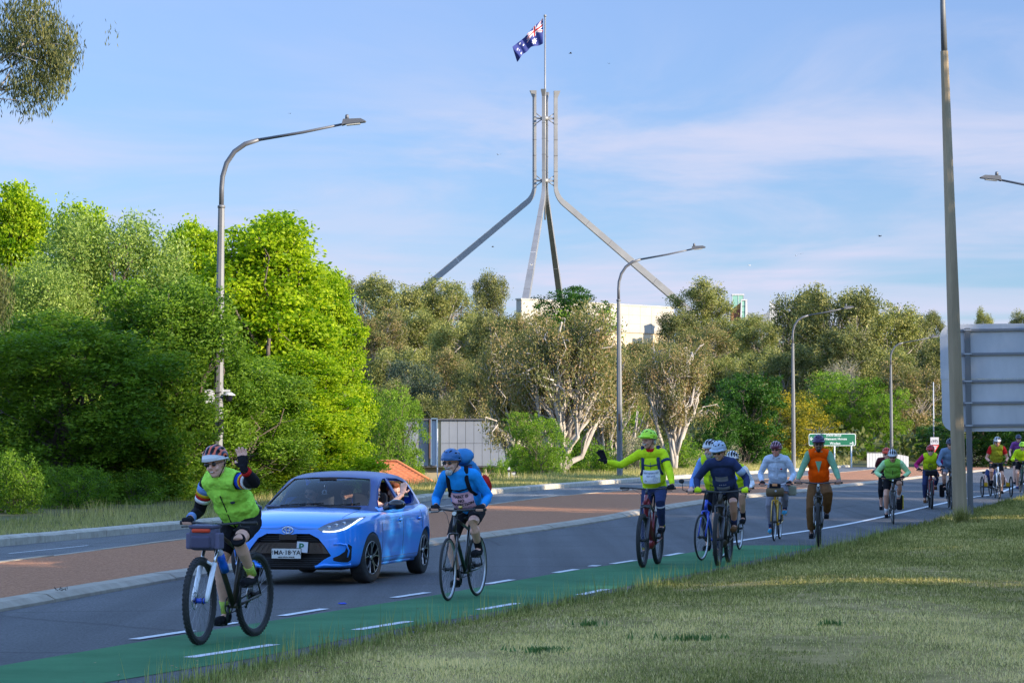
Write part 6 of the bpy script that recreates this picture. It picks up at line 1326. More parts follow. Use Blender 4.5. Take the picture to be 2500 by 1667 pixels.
# ---- C: fluoro rider waving, image centre right
GC = bicycle(dict(F=(1569, 1385), dX=.27, wb=1.17, r=.372, tr=.031, sus=1, fat=1.3, dt=1.7, frame=F_RED, forkm=F_GR, sz=1.02, gz=1.08, bw=.34, crank=82, cables=1, gx=.76, ht=.14, blabel='dark red and black electric mountain bike under the waving fluoro rider'))
PC = person(GC, dict(label='rider in a fluoro yellow top with a white paper sign, one black glove out', lean=68, roll=-2, L=.53, yaw=-32, pit=-4, vox=.0072, bulk=1.22, top=C_FLU, sleeve=1, bottom=C_NAVY, leg=1.96, shoe=C_BLK, sock=fab('yellow_sock', (.45, .42, .04)), glove=C_BLK, halfglove=False,
    glasses=0, moustache=1, smile=2, hair=M_HAIRW, wr=.010, neck=.14, wave={-1: ((.08, -.25, -.15), (.10, -.20, .05), (.05, -.45, .9), (1, -.3, .1), -1)}, skin=SK2, helmet=(hf_mtb, [H_LIME], H_LIME)))
sg = sheet(PC, 'paper_sign', M_PAPER, -.125, .125, .13, .31, .165, d=.014); print_on(PC, 'NOT SEPERATED', .028, M_INKG, 0, .275, .165, sg, d=.019, bold=.001); print_on(PC, 'NOT SAFE', .028, M_INKG, 0, .238, .165, sg, d=.019, bold=.001)
ring_logo(PC, mat('ink_pale', (.42, .46, .6), .8), .06, .19, .032, .165, sg, d=.018); chest_line(PC, 'sign_scribble', M_INK, [(-.095, .165), (-.08, .178), (-.065, .165), (-.08, .158)], .165, .003, .019, parent=sg)
backpack(PC, C_NAVY, 'navy backpack worn by the waving fluoro rider', h=.36, top=.28, m2=C_NAVY, w=.13); chest_line(PC, 'chest_strap', C_NAVY, [(-.13, .385), (0, .375), (.13, .385)], .15, .010, .012, flat=(1, .4)); chest_line(PC, 'zip', C_NAVY, [(0, .33), (0, .42)], .17, .004, .004)
mb = MB(); mb.tube([PC['neck'] - PC['t'] * .02 + PC['n'] * .02, PC['neck'] + PC['t'] * .04 + PC['n'] * .02], [.072, .066], 12); mb.build('red_collar', C_RED, PC['root']); band(PC, 'arm_band', C_NAVY, 1, .35, .48, .068, .066)
mb = MB(); a_, b_ = PC['kn'][1], PC['an'][1]; mb.tube([a_.lerp(b_, .10), a_.lerp(b_, .13)], [.070, .069], 14); mb.build('leg_band', mat('reflective_grey', (.4, .4, .42), .4), PC['root'])
# ---- D: pale helmet, navy jersey (front of the pair)
GE = bicycle(dict(F=(1753, 1381), dX=.24, wb=1.15, r=.37, tr=.030, sus=1, fat=1.3, dt=1.8, frame=F_MUD, forkm=F_GR, sz=.98, gz=1.03, bw=.35, crank=82, cables=1, gx=.76, blabel='black fat tyred electric mountain bike under the rider in the navy jersey'))
PE = person(GE, dict(label='rider in a navy jersey with neon green gloves and a pale blue helmet, leaning forward', lean=50, roll=-4, L=.52, yaw=-12, pit=-20, vox=.0085, bulk=1.1, top=C_NAVY, sleeve=1, bottom=C_BLK, leg=.8, shoe=C_BROWN, sock=C_NAVY, glove=C_FLU, halfglove=False, smile=1, wr=.010, elb=.7, skin=SK2, helmet=(hf_mtb, [H_PALE], H_PALE)))
sg = sheet(PE, 'jersey_print', C_GREY, -.10, .085, .27, .345, .138, d=.010); sheet(PE, 'jersey_print', C_GREY, -.095, .095, .13, .185, .142, d=.010); print_on(PE, 'S - M - O - S', .020, C_WHITE, 0, .225, .14, sg, d=.014); band(PE, 'sleeve_print', C_LBLUE, 1, .45, .75, .0635, .060)
# ---- E: blue bicycle behind
GD = bicycle(dict(F=(1713, 1368), dX=.38, wb=1.03, r=.342, tr=.015, frame=F_BLUE, rim=M_RIMS, sz=.95, gz=1.0, bw=.28, crank=80, mirror=-1, gx=.70, disc=False, blabel='blue road bicycle with silver rims half hidden behind the navy jersey'))
PD = person(GD, dict(label='bearded rider in a yellow vest over a blue shirt, half hidden by the navy jersey', lean=62, L=.50, yaw=-16, pit=-6, vox=.009, top=C_SKY, sleeve=1, vest=C_FLU, bottom=C_BLK, leg=1.9, smile=2, beard=2, hairm=mat('hair_grey', (.3, .29, .28), .8), glasses=0, elb=.5, vwr=.015,
    helmet=(hf(1), [H_WHITE, H_BLK], None)))
ring_logo(PD, M_FLOG, .02, .27, .065, .165, PD['root'], d=.012); print_on(PD, 'Pedal', .060, M_FLOG, .02, .165, .165, PD['root'], d=.014, bold=.001); print_on(PD, 'Power', .060, M_FLOG, .02, .105, .165, PD['root'], d=.014, bold=.001)
GF = bicycle(dict(F=(1780, 1347), dX=.25, wb=1.03, r=.342, tr=.015, rim=M_RIMS, frame=F_GR, crank=60, gx=.70, disc=False, blabel='silver rimmed bicycle almost hidden behind the navy jersey rider'))
PF = person(GF, dict(label='rider with a white sleeve and khaki shorts almost hidden behind the navy jersey', lean=40, L=.44, vox=.012, top=C_WHITE, sleeve=1, vest=C_FLU, bottom=C_KHAKI, leg=.9, shoe=C_BLK, sock=C_BLK, glove=C_WHITE, skin=SK2, helmet=(hf(1), [H_WHITE, H_BLK], None)))
# ---- G: yellow bicycle
GG = bicycle(dict(F=(1890, 1320.6), dX=.20, wb=1.03, r=.342, tr=.017, frame=F_YEL, forkm=F_YEL, rim=M_RIMS, sz=.94, gz=1.0, bw=.25, crank=82, disc=False, gx=.70, barm=M_CHROME, pedm=F_YEL, tyrem=M_TYRE, blabel='yellow framed bicycle carrying an olive bar bag'))
PG = person(GG, dict(label='rider in a pale blue buttoned shirt and maroon helmet on the yellow bicycle', lean=60, L=.52, yaw=-8, pit=-6, vox=.009, bulk=1.05, top=C_WHITE if 0 else fab('pale_shirt', (.58, .66, .78)), sleeve=1, wr=.022, bottom=C_GREY, leg=1.8, legw=.01, shoe=fab('teal_shoe', (.06, .32, .5)), sole=mat('white_sole', (.6, .6, .6), .7), sock=C_NAVY, glove=C_BLK, skin=mat('skin_red', (.72, .30, .21), .55), helmet=(hf(1), [H_MAR, mat('helmet_pink_stripe', (.4, .2, .25), .35)], None)))
chest_line(PG, 'button_placket', fab('pale_seam', (.55, .6, .7)), [(0, .06), (.003, .25), (0, .42)], .16, .006, .006); sheet(PG, 'pocket_flap', fab('pale_seam', (.55, .6, .7)), .05, .12, .33, .35, .152, d=.008); sheet(PG, 'pocket_flap', fab('pale_seam', (.55, .6, .7)), -.12, -.05, .33, .35, .152, d=.008)
mb = MB(); mb.ell(PG['chest'](.085, .365, .012, .152), (.008, .022, .014), 10, 6, PG['TM']); mb.build('shirt_badge', C_RED, PG['root'])
for s_ in (-1, 1): mb = MB(); q = PG['neck'] + PG['n'] * .07 + PG['side'] * s_ * .04; mb.box(q, (.02, .05, .07), PG['TM']); mb.build('collar_point', fab('pale_seam', (.55, .6, .7)), PG['root'])
bg = empty('bar_bag'); bg.location = GG['root'].location; bg.rotation_euler = GG['root'].rotation_euler; tag(bg, 'olive brown roll bag under the bar of the yellow bicycle', 'bag'); q = GG['bc'] + Vector((.08, 0, -.13))
mb = MB(); mb.tube([q + Vector((0, -.16, 0)), q + Vector((0, -.14, 0)), q + Vector((0, .14, 0)), q + Vector((0, .16, 0))], [.05, .085, .085, .05], 14); mb.build('roll', mat('olive_canvas', (.12, .08, .035), .8), bg); rbox('top_pouch', q + Vector((.0, .0, .10)), (.10, .20, .10), C_BLK, bg, .015); mb = MB(); mb.tube([q + Vector((.09, .02, .02)), q + Vector((.094, .02, .02))], .02, 12); mb.build('round_badge', M_WPL, bg)
rbox('logo_patch', q + Vector((.055, 0, .13)), (.01, .09, .045), mat('orange_patch', (.7, .3, .12), .7), bg, .002)
bg = empty('side_bag'); bg.location = GG['root'].location; bg.rotation_euler = GG['root'].rotation_euler; tag(bg, 'small sand coloured bag hanging beside the yellow bicycle handlebar', 'bag'); rbox('pouch', GG['grip'][1] + Vector((-.25, .03, -.12)), (.10, .16, .18), mat('sand_canvas', (.30, .29, .2), .85), bg, .03); mb = MB(); mb.tube([GG['grip'][1] + Vector((-.2, -.05, -.02)), GG['grip'][1] + Vector((-.25, .03, -.04))], .006, 5); mb.build('strap', C_BLK, bg)
# ---- H: orange vest
GH = bicycle(dict(F=(1997.6, 1335), dX=.15, wb=1.12, r=.37, tr=.029, fat=1.3, dt=1.7, frame=M_BKF, sz=.98, gz=1.06, bw=.35, crank=82, light=1, cables=1, gx=.74, fender=0, sus=1, blabel='thick tyred black electric bicycle under the orange vest'))
PH = person(GH, dict(label='rider in an orange safety vest over a sage green shirt and brown trousers', lean=72, L=.53, yaw=2, pit=-8, vox=.009, bulk=1.0, top=C_SAGE, sleeve=1, wr=.016, vest=C_ORANGE, vwr=.012, bottom=C_BROWN, leg=1.9, legw=.022, shoe=C_BLK, skin=SKD, beard=1, hairm=M_HAIRD, lens=mat('clear_lens', (.05, .04, .04), .15), smile=1, helmet=(hf_mtb, [H_PUR], H_PUR)))
mb = MB(); c = PH['chest']; mb.add([c(-.055, .43, .014, .17), c(.055, .43, .014, .17), c(0, .24, .020, .165), c(-.0, .245, .024, .165)], [(0, 1, 2), (0, 1, 3)]); mb.build('shirt_front', C_SAGE, PH['root'])
for s_ in (-1, 1): mb = MB(); q = PH['neck'] + PH['n'] * .075 + PH['side'] * s_ * .045 - PH['t'] * .01; mb.box(q, (.02, .055, .08), PH['TM'] @ Euler((R(12 * s_), 0, 0)).to_matrix()); mb.build('collar_point', fab('sage_light', (.2, .38, .24)), PH['root'])
mb = MB(); rr_ = random.Random(3)
for k in range(7): a = -.09 + .03 * k; p0 = PH['hp'](.03 - .01 * (k % 2), a * .7, .155); mb.tube([p0, p0 + Vector((.0, a * .5, .08)), p0 + Vector((rr_.uniform(-.03, .03), a * 2.0 + rr_.uniform(-.03, .03), .13 + rr_.uniform(-.02, .03)))], .003, 4)
mb.build('cable_ties', M_WPL, PH['root'])['kind'] = 'stuff'
# ---- I and J
GI = bicycle(dict(F=(2181, 1280), dX=.12, wb=1.02, r=.342, tr=.017, frame=M_BKF, rim=M_RIMS, drop=1, sz=.93, gz=.97, crank=82, light=1, gx=.66, disc=False, blabel='black drop bar bicycle under the pale green jacket'))
PI_ = person(GI, dict(label='rider in a two tone pale green jacket and white helmet, bent low over drop bars', lean=38, L=.50, pit=-16, yaw=-4, vox=.011, bulk=1.05, top=fab('pale_lime', (.48, .78, .40)), sleeve=1, vest=fab('two_lime', (.32, .66, .10)), vwr=.02, bottom=C_BLK, leg=.72, shoe=C_BLK, sock=C_WHITE, glove=C_BLK, skin=SK2, elb=.6, smile=0, helmet=(hf(1), [H_WHITE, H_BLK], None)))
chest_line(PI_, 'zip', C_BLK, [(0, .08), (0, .40)], .165, .006, .006)
GJ = bicycle(dict(F=(2166, 1262), dX=.13, wb=1.02, r=.342, tr=.016, frame=M_BKF, crank=60, gx=.68, blabel='dark bicycle hidden behind the pale green jacket', disc=False))
PJ = person(GJ, dict(label='rider with a red helmet and maroon top peeping out behind the pale green jacket', lean=38, L=.44, vox=.013, top=C_MAR, sleeve=.4, bottom=C_BLK, leg=1.6, shoe=C_BLK, skin=SK, glove=C_BLK, helmet=(hf(0), [H_OR], None)))
bg = empty('pannier_bag'); bg.location = GI['root'].location; bg.rotation_euler = GI['root'].rotation_euler; tag(bg, 'black and yellow pannier bag hanging beside the rear wheel of the pale green jacket rider', 'bag'); rbox('bag_body', (.0, .16, .45), (.26, .13, .34), C_BLK, bg, .04); rbox('yellow_side', (-.04, .235, .45), (.20, .03, .30), mat('pannier_yellow', (.65, .48, .02), .6), bg, .012)
# ---- K
GK = bicycle(dict(F=(2275, 1241.8), dX=.11, wb=1.08, r=.35, tr=.028, fat=1.2, frame=F_RED, sz=.87, gz=.94, bw=.30, crank=82, gx=.72, blabel='dark red bicycle under the rider with magenta sleeves'))
PK = person(GK, dict(label='smiling rider in a yellow cycling group vest with magenta sleeves and red helmet', lean=54, L=.43, neck=.105, pit=-6, vox=.0125, top=C_MAG, sleeve=1, vest=C_FLU, vwr=.015, bottom=C_NAVY, leg=1.9, shoe=C_BROWN, glove=C_BLK, smile=2, skin=SK, elb=.7, helmet=(hf(0), [H_RED2], None)))
ring_logo(PK, M_FLOG, 0, .24, .06, .165, PK['root'], d=.012); print_on(PK, 'Pedal Power', .045, M_FLOG, 0, .13, .165, PK['root'], d=.014, bold=.001)
bg = empty('bar_bag'); bg.location = GK['root'].location; bg.rotation_euler = GK['root'].rotation_euler; tag(bg, 'black bar bag on the dark red bicycle', 'bag'); rbox('bag_body', GK['bc'] + Vector((.10, 0, -.06)), (.13, .30, .13), C_BLK, bg, .03)
# ---- L: behind the concrete post
GL = bicycle(dict(F=(2323, 1243), dX=.10, wb=1.02, r=.342, tr=.018, frame=M_BKF, drop=1, crank=-95, gx=.66, disc=False, sz=.95, gz=1.0, blabel='dark drop bar bicycle half hidden by the concrete post'))
PL_ = person(GL, dict(label='rider in a grey blue jacket half hidden behind the concrete post', lean=56, L=.50, pit=-12, yaw=10, vox=.0125, top=fab('jacket_grey_blue', (.20, .29, .42)), sleeve=1, bottom=C_GREY, leg=.85, shoe=C_BLK, sock=C_BLK, glove=C_BLK, skin=SK, helmet=(hf(0), [H_DBL], None)))
bg = empty('pannier_bag'); bg.location = GL['root'].location; bg.rotation_euler = GL['root'].rotation_euler; tag(bg, 'dark pannier bag beside the rear wheel left of the concrete post', 'bag'); rbox('bag_body', (.0, -.17, .42), (.26, .12, .32), C_BLK, bg, .04)
# ---- N: white bicycle, red shirt
GN = bicycle(dict(F=(2439.6, 1218), dX=.07, wb=1.0, r=.342, tr=.018, frame=F_WHITE, forkm=F_WHITE, drop=1, sz=.93, gz=.98, crank=-60, gx=.66, disc=False, blabel='white framed drop bar bicycle in front of the low tricycle'))
PN = person(GN, dict(label='rider in an olive yellow vest over a red short sleeved shirt on the white bicycle', lean=54, L=.50, pit=-10, vox=.013, top=C_RED, sleeve=.35, vest=fab('olive_yellow', (.38, .38, .03)), bottom=C_BLK, leg=.75, shoe=C_BLK, glove=C_BLK, skin=SK2, smile=0, helmet=(hf(1), [H_WHITE, H_BLK], None)))
GO = bicycle(dict(F=(2500, 1203), dX=.07, wb=1.0, r=.342, tr=.018, frame=F_GREEN, drop=1, sz=.92, gz=.98, crank=82, gx=.66, disc=False, blabel='dark green bicycle cut by the right frame edge'))
PO = person(GO, dict(label='rider in a fluoro top with a lime helmet at the right frame edge', lean=42, L=.44, pit=-12, vox=.013, top=C_FLU, sleeve=1, bottom=C_BLK, leg=.75, shoe=C_NAVY, glove=C_BLK, skin=SK, smile=0, moustache=1, helmet=(hf(0), [H_LIME], None)))
GP = bicycle(dict(F=(2492, 1190), dX=.05, wb=1.0, r=.342, tr=.018, frame=M_BKF, crank=82, gx=.68, sz=1.02, gz=1.05, disc=False, blabel='dark bicycle behind the lime helmeted rider'))
PP = person(GP, dict(label='rider in a purple flowered jersey and dark helmet behind the lime helmeted rider', lean=64, L=.52, pit=-8, vox=.013, top=mat('purple_floral', (.04, .03, .25), .8, vscale=35, col2=(.35, .06, .2)), sleeve=.4, bottom=C_BLK, leg=.75, shoe=C_BLK, glove=C_BLK, skin=SK, smile=0, helmet=(hf(0), [H_DBL], None)))
# ---- recumbent tricycle and its rider
def trike():
    Fp = on_road(2404, 1212.5); Fq = on_road(2463, 1213.5); c = (Fp + Fq) / 2; root = tag(empty('recumbent_tricycle', c, R(-92)), 'low recumbent tricycle with yellow fittings behind the white bicycle', 'tricycle')
    W = (Fq - Fp).length / 2; r = .30
    for s_ in (-1, 1): w = add_wheel(root, 0, r, (.02, M_RIMB, M_TYRE, 20, False)); w.location = (0, s_ * W, r)
    add_wheel(root, -1.25, .30, (.02, M_RIMB, M_TYRE, 20, False))
    mb = MB(); mb.tube([(0, -W + .05, r), (-.05, 0, .28), (0, W - .05, r)], .022, 8); mb.tube([(.55, 0, .38), (0, 0, .26), (-.6, 0, .26), (-1.2, 0, .34)], .025, 8); mb.build('frame', M_BKF, root)
    for s_ in (-1, 1): mb = MB(); mb.box((.02, s_ * (W - .10), .36), (.06, .10, .10)); mb.build('yellow_fitting', F_YEL, root)
    mb = MB(); mb.tube([(.0, -W + .05, r), (-.1, -W * .8, .62)], .012, 6); mb.ell((-.1, -W * .85, .70), (.015, .05, .035), 10, 6); mb.build('mirror', M_SAD, root)
    mb = MB(); mb.box((-.62, 0, .5), (.05, .34, .6), (0, R(-40), 0)); mb.box((-.35, 0, .26), (.3, .32, .04)); mb.build('seat', M_SAD, root)
    mb = MB(); mb.tube([(-1.2, .1, .4), (-1.2, .1, 1.6)], .006, 5); mb.build('whip_rod', M_WPL, root)
    p = tag(empty('person', c, R(-92)), 'low seated rider on the recumbent tricycle, mostly hidden by the white bicycle', 'person', 'riders on the road')
    b = MB(); b.ell((-.35, 0, .38), (.14, .17, .13)); b.ell((-.52, 0, .58), (.14, .17, .24), M=Euler((0, R(-35), 0)).to_matrix()); b.ell((-.6, 0, .95), (.10, .08, .12)); b.tube([(-.58, 0, .75), (-.6, 0, .9)], [.07, .055], 8)
    for s_ in (-1, 1): b.tube([(-.35, s_ * .1, .36), (.1, s_ * .12, .58), (.45, s_ * .12, .42)], [.085, .06, .04], 10); b.tube([(.45, s_ * .12, .38), (.5, s_ * .12, .56)], .035, 8); b.tube([(-.58, s_ * .18, .75), (-.35, s_ * .3, .5), (-.1, s_ * .3, .42)], [.05, .04, .03], 8); b.ell((-.07, s_ * .3, .42), (.04, .03, .04))
    remesh(b, 'body', SK, p, .013)
    b = MB(); b.ell((-.52, 0, .58), (.155, .185, .255), M=Euler((0, R(-35), 0)).to_matrix())
    for s_ in (-1, 1): b.tube([(-.58, s_ * .17, .75), (-.44, s_ * .24, .6)], [.065, .055], 8)
    remesh(b, 'shirt', C_NAVY, p, .013, 2, .01); b = MB(); b.ell((-.35, 0, .38), (.15, .18, .14))
    for s_ in (-1, 1): b.tube([(-.35, s_ * .1, .36), (.0, s_ * .12, .54)], [.095, .075], 10)
    remesh(b, 'shorts', C_BLK, p, .013)
    for s_ in (-1, 1): b = MB(); b.tube([(.46, s_ * .12, .36), (.5, s_ * .12, .58)], .045, 8); b.build('shoe', C_BLK, p)
    helmet(p, Vector((-.6, 0, 1.0)), Vector((1, 0, 0)), Vector((0, 0, 1)), hf(0), [H_BLK], None)
trike()
# ================================================================== car
from mathutils.bvhtree import BVHTree
M_PAINT = mat('paint_blue', (0.022, 0.29, 0.95), .3, .05, coat=1.0, spec=.6); M_GBLK = mat('gloss_black', (.01, .01, .013), .2, coat=.5); M_PBLK = mat('paint_black', (0.012, 0.035, 0.16), .4, coat=.1, spec=.25); M_BPL = mat('bumper_black', (.012, .012, .014), .45, bump=.05, bscale=200)
def glassmat(name, tint, gl=.25):
    m = bpy.data.materials.new(name); m.use_nodes = True; nt = m.node_tree; nt.nodes.clear(); out = nt.nodes.new('ShaderNodeOutputMaterial')
    t = nt.nodes.new('ShaderNodeBsdfTransparent'); t.inputs[0].default_value = (*tint, 1); g = nt.nodes.new('ShaderNodeBsdfGlossy'); g.inputs['Roughness'].default_value = .03
    f = nt.nodes.new('ShaderNodeFresnel'); f.inputs[0].default_value = 1.28; a = nt.nodes.new('ShaderNodeMath'); a.operation = 'ADD'; a.inputs[1].default_value = gl; a.use_clamp = True
    nt.links.new(f.outputs[0], a.inputs[0]); mx = nt.nodes.new('ShaderNodeMixShader'); nt.links.new(a.outputs[0], mx.inputs[0]); nt.links.new(t.outputs[0], mx.inputs[1]); nt.links.new(g.outputs[0], mx.inputs[2]); nt.links.new(mx.outputs[0], out.inputs[0]); return m
M_WSCR = glassmat('windscreen_glass', (.50, .56, .62), .02); M_HLG = glassmat('headlight_glass', (.8, .85, .9), .03)
FW = on_road(899, 1422.6); hX = .55; hd = Vector((-hX, -math.sqrt(2.55 ** 2 - hX ** 2), 0)).normalized(); lf = Vector((-hd.y, hd.x, 0)); cc = FW - hd * 1.275 - lf * .79
car = tag(empty('parked_car', (cc.x, cc.y, 0.003), math.atan2(hd.y, hd.x)), 'bright blue hatchback with a green P plate, passengers looking out of its open windows', 'car'); car.name = 'hatchback_car'; ZS = .93; car.scale = (1, 1, ZS)
XS = [2.06, 2.03, 1.96, 1.80, 1.62, 1.275, .98, .82, .5, .15, -.20, -.6, -1.05, -1.275, -1.55, -1.72, -1.83, -1.87]
HWX = dict(zip(XS, [.40, .56, .69, .785, .825, .855, .86, .855, .85, .85, .855, .862, .88, .885, .86, .80, .70, .58]))
ZBX = dict(zip(XS, [.71, .75, .79, .845, .885, .92, .94, .945, .945, .95, .955, .965, .985, .995, 1.0, .99, .96, .90]))
def body_mesh():
    V_, F_ = [], []; 
    for x in XS:
        w, zb = HWX[x], ZBX[x]; cr = .055 if x > .9 else .0; z0 = .20 if x < 1.9 else .22; tuck = .96 if abs(x) < 1.9 else .93; fr = max(0, (x - 1.5) / .56)
        mid = 1.0; pts = [(0, z0), (w * .6, z0), (w * .93, z0 + .01), (w * .975, z0 + .10), (w * mid, .45), (w * 1.0, .60), (w * (.985), zb - .16), (w * .975, zb - .07), (w * .90, zb - .005), (w * .66, zb + cr * .75), (w * .33, zb + cr * 1.0), (0, zb + cr * 1.05)]
        e_ = math.exp(-((x + 1.2) / .45) ** 2); pts[5] = (w * (1 + .012 * e_), .61); pts[6] = (w * (.985 + .012 * e_), zb - .16)
        if -1.3 < x < 1.3: e_ = math.exp(-((x - .1) / .75) ** 4); pts[4] = (w * (1 - .03 * e_), .45); pts[3] = (w * (.975 + .01 * e_), .30)
        V_.append(pts)
    n = len(V_[0]); ring = n * 2 - 2; vs = []
    for i, x in enumerate(XS):
        h = V_[i]
        for (y, z) in h: vs.append((x - (.03 * (z - .45) if x > 1.9 and z > .45 else 0) - (.05 * max(0, .35 - z) if x > 1.9 else 0), y, z))
        for (y, z) in h[-2:0:-1]: vs.append((x - (.03 * (z - .45) if x > 1.9 and z > .45 else 0) - (.05 * max(0, .35 - z) if x > 1.9 else 0), -y, z))
    fs = [(i * ring + j, i * ring + (j + 1) % ring, (i + 1) * ring + (j + 1) % ring, (i + 1) * ring + j) for i in range(len(XS) - 1) for j in range(ring)]
    for base, rev in ((0, 1), ((len(XS) - 1) * ring, 0)):   # end caps as quads between left and right
        for j in range(n - 1):
            a, b = base + j, base + j + 1; c, d = base + (ring - j - 1) % ring, base + (ring - j) % ring
            if j == 0: fs.append((base, base + 1, base + ring - 1)) 
            elif j == n - 2: fs.append((a, b, c + 0 if False else base + ring - j))
            else: fs.append((a, b, base + ring - j - 1, base + ring - j))
    me = bpy.data.meshes.new('body'); me.from_pydata(vs, [], fs); bm = bmesh.new(); bm.from_mesh(me); bmesh.ops.recalc_face_normals(bm, faces=bm.faces); bm.to_mesh(me); bm.free(); return me
raw = body_mesh(); sub = bake(raw, [('SUBSURF', dict(levels=3, render_levels=3))])
def bvh_of(me): return BVHTree.FromPolygons([v_.co[:] for v_ in me.vertices], [p_.vertices[:] for p_ in me.polygons])
BB = bvh_of(sub)
def hitx(y, z, sgn=1, off=.004):
    z = z * 1.07
    h = BB.ray_cast(Vector((4 * sgn, y, z)), Vector((-sgn, 0, 0)))
    return (h[0] + h[1] * off * (1 if h[1].x * sgn > 0 else -1)) if h[0] is not None else Vector((1.4, y, z))
def hity(x, z, s_, off=.003, B_=None):
    h = (B_ or BB).ray_cast(Vector((x, 3 * s_, z)), Vector((0, -s_, 0))); return (h[0] + Vector((0, s_ * off, 0))) if h[0] is not None else Vector((x, .85 * s_, z))
def prism_me(poly, axis, a, b): mb = MB(); mb.prism(poly, axis, a, b); return mb.mesh('cut', M_BPL)
MOUTH = [(0, .605), (.10, .625), (.27, .625), (.38, .57), (.47, .46), (.535, .36), (.45, .315), (.38, .26), (.33, .205), (0, .205)]; MOUTH = [(y, z * 1.07) for y, z in MOUTH]; mouth = MOUTH + [(-y, z) for y, z in MOUTH[-2:0:-1]]
cuts = [prism_me(mouth, 'x', 1.88, 2.4)]
def arch(x, s_): mb = MB(); mb.tube([(x, s_ * .60, .31), (x, s_ * 1.1, .31)], .365, 40, smooth=False); return mb.mesh('cut', M_BPL)
for x in (1.275, -1.275):
    for s_ in (-1, 1): cuts.append(arch(x, s_))
cav = MB(); cav.box((-.45, 0, 1.0), (2.5, 1.36, 1.1)); cuts.append(cav.mesh('cut', M_BPL))
bod = bake(sub.copy(), [('BOOLEAN', dict(operation='DIFFERENCE', solver='EXACT', object=c)) for c in cuts])
bod.materials.clear()
for q in (M_PAINT, M_BPL): bod.materials.append(q)
for p_ in bod.polygons:
    c, nn = p_.center, p_.normal; p_.use_smooth = True; b = 0
    if c.z < .225 and c.x > 1.2: b = 1
    if c.z < .215: b = 1
    if abs(c.y) < .7 and -1.7 < c.x < .81 and c.z > .4 and c.z < ZBX[.15] + .1 and abs(nn.y) + abs(nn.z) + abs(nn.x) > 0 and (abs(abs(c.y) - .68) < .006 or abs(c.z - .45) < .01 or abs(c.x - .8) < .006 or abs(c.x + 1.7) < .006): b = 1
    for x in (1.275, -1.275):
        if math.hypot(c.x - x, c.z - .31) < .362 and abs(c.y) > .55: b = 1
    p_.material_index = b
def autosmooth(me, ang=32):
    bm = bmesh.new(); bm.from_mesh(me)
    for e in bm.edges:
        if len(e.link_faces) == 2 and e.calc_face_angle(0) > R(ang): e.smooth = False
    bm.to_mesh(me); bm.free()
autosmooth(bod)
def split(me, pred, name):
    bm = bmesh.new(); bm.from_mesh(me); sel = [f for f in bm.faces if pred(f.calc_center_median())]
    b2 = bm.copy(); b2.faces.ensure_lookup_table(); idx = {f.index for f in sel}
    bmesh.ops.delete(b2, geom=[f for f in b2.faces if f.index not in idx], context='FACES'); out = me.copy(); out.name = name; b2.to_mesh(out); b2.free()
    bmesh.ops.delete(bm, geom=sel, context='FACES'); bm.to_mesh(me); bm.free(); return out
parts = []
for s_ in (-1, 1):
    parts.append(('front_door', split(bod, lambda c, s=s_: c.y * s > .74 and -.20 < c.x < .82 and .31 < c.z < .99, 'front_door')))
    parts.append(('rear_door', split(bod, lambda c, s=s_: c.y * s > .74 and -1.05 < c.x < -.20 and .31 < c.z < .99 and math.hypot(c.x + 1.275, c.z - .31) > .37, 'rear_door')))
parts.append(('bonnet', split(bod, lambda c: abs(c.y) < .62 and .98 < c.x < 1.93 and c.z > .76, 'bonnet')))
link('body', bod, car)
for nm, me in parts: link(nm, me, car)
# greenhouse
GXS = [1.08, 1.0, .80, .55, .32, .12, -.15, -.5, -.9, -1.25, -1.50, -1.68, -1.82]
GZ = [.965, 1.00, 1.115, 1.255, 1.365, 1.43, 1.475, 1.49, 1.475, 1.435, 1.37, 1.22, 1.0]; GZ = [z_ if z_ < .98 else .93 + (z_ - .93) * .93 for z_ in GZ]; GWB = [.66, .72, .78, .80, .81, .812, .815, .82, .82, .80, .76, .72, .66]; GWR = [.60, .62, .60, .585, .575, .57, .57, .575, .57, .56, .54, .54, .56]
vs = []; 
for x, z, wb_, wr_ in zip(GXS, GZ, GWB, GWR):
    zb = .93; hgt = max(z - zb, .02); h = [(wb_, zb - .02), (wb_ * .995, zb + hgt * .12), (wb_ * .55 + wr_ * .45, zb + hgt * .5), (wr_ * 1.06, z - hgt * .13), (wr_ * .93, z - .018 * min(1, hgt / .2)), (wr_ * .5, z + .010), (0, z + .018)]
    for (y, zz) in h: vs.append((x + (.0 if x < .3 else -.16 * (y / .6) ** 2 * .6), y, zz))
    for (y, zz) in h[-2::-1]: vs.append((x + (.0 if x < .3 else -.16 * (y / .6) ** 2 * .6), -y, zz))
ring = 13; fs = [(i * ring + j, i * ring + j + 1, (i + 1) * ring + j + 1, (i + 1) * ring + j) for i in range(len(GXS) - 1) for j in range(ring - 1)]
gm = bpy.data.meshes.new('cabin'); gm.from_pydata(vs, [], fs); bm = bmesh.new(); bm.from_mesh(gm); bmesh.ops.recalc_face_normals(bm, faces=bm.faces)
if sum((f.normal.z > 0) - (f.normal.z < 0) for f in bm.faces) < 0: bmesh.ops.reverse_faces(bm, faces=bm.faces)
bm.to_mesh(gm); bm.free(); gsub = bake(gm, [('SUBSURF', dict(levels=3, render_levels=3))]); GBV = bvh_of(gsub)
SWF = [(.64, .985), (.50, 1.09), (.30, 1.225), (.08, 1.34), (-.05, 1.385), (-.19, 1.395), (-.19, .985)]; SWR = [(-.27, .985), (-.27, 1.398), (-.70, 1.385), (-.98, 1.335), (-1.14, 1.23), (-1.16, 1.14), (-1.0, 1.05), (-.85, 1.01)]
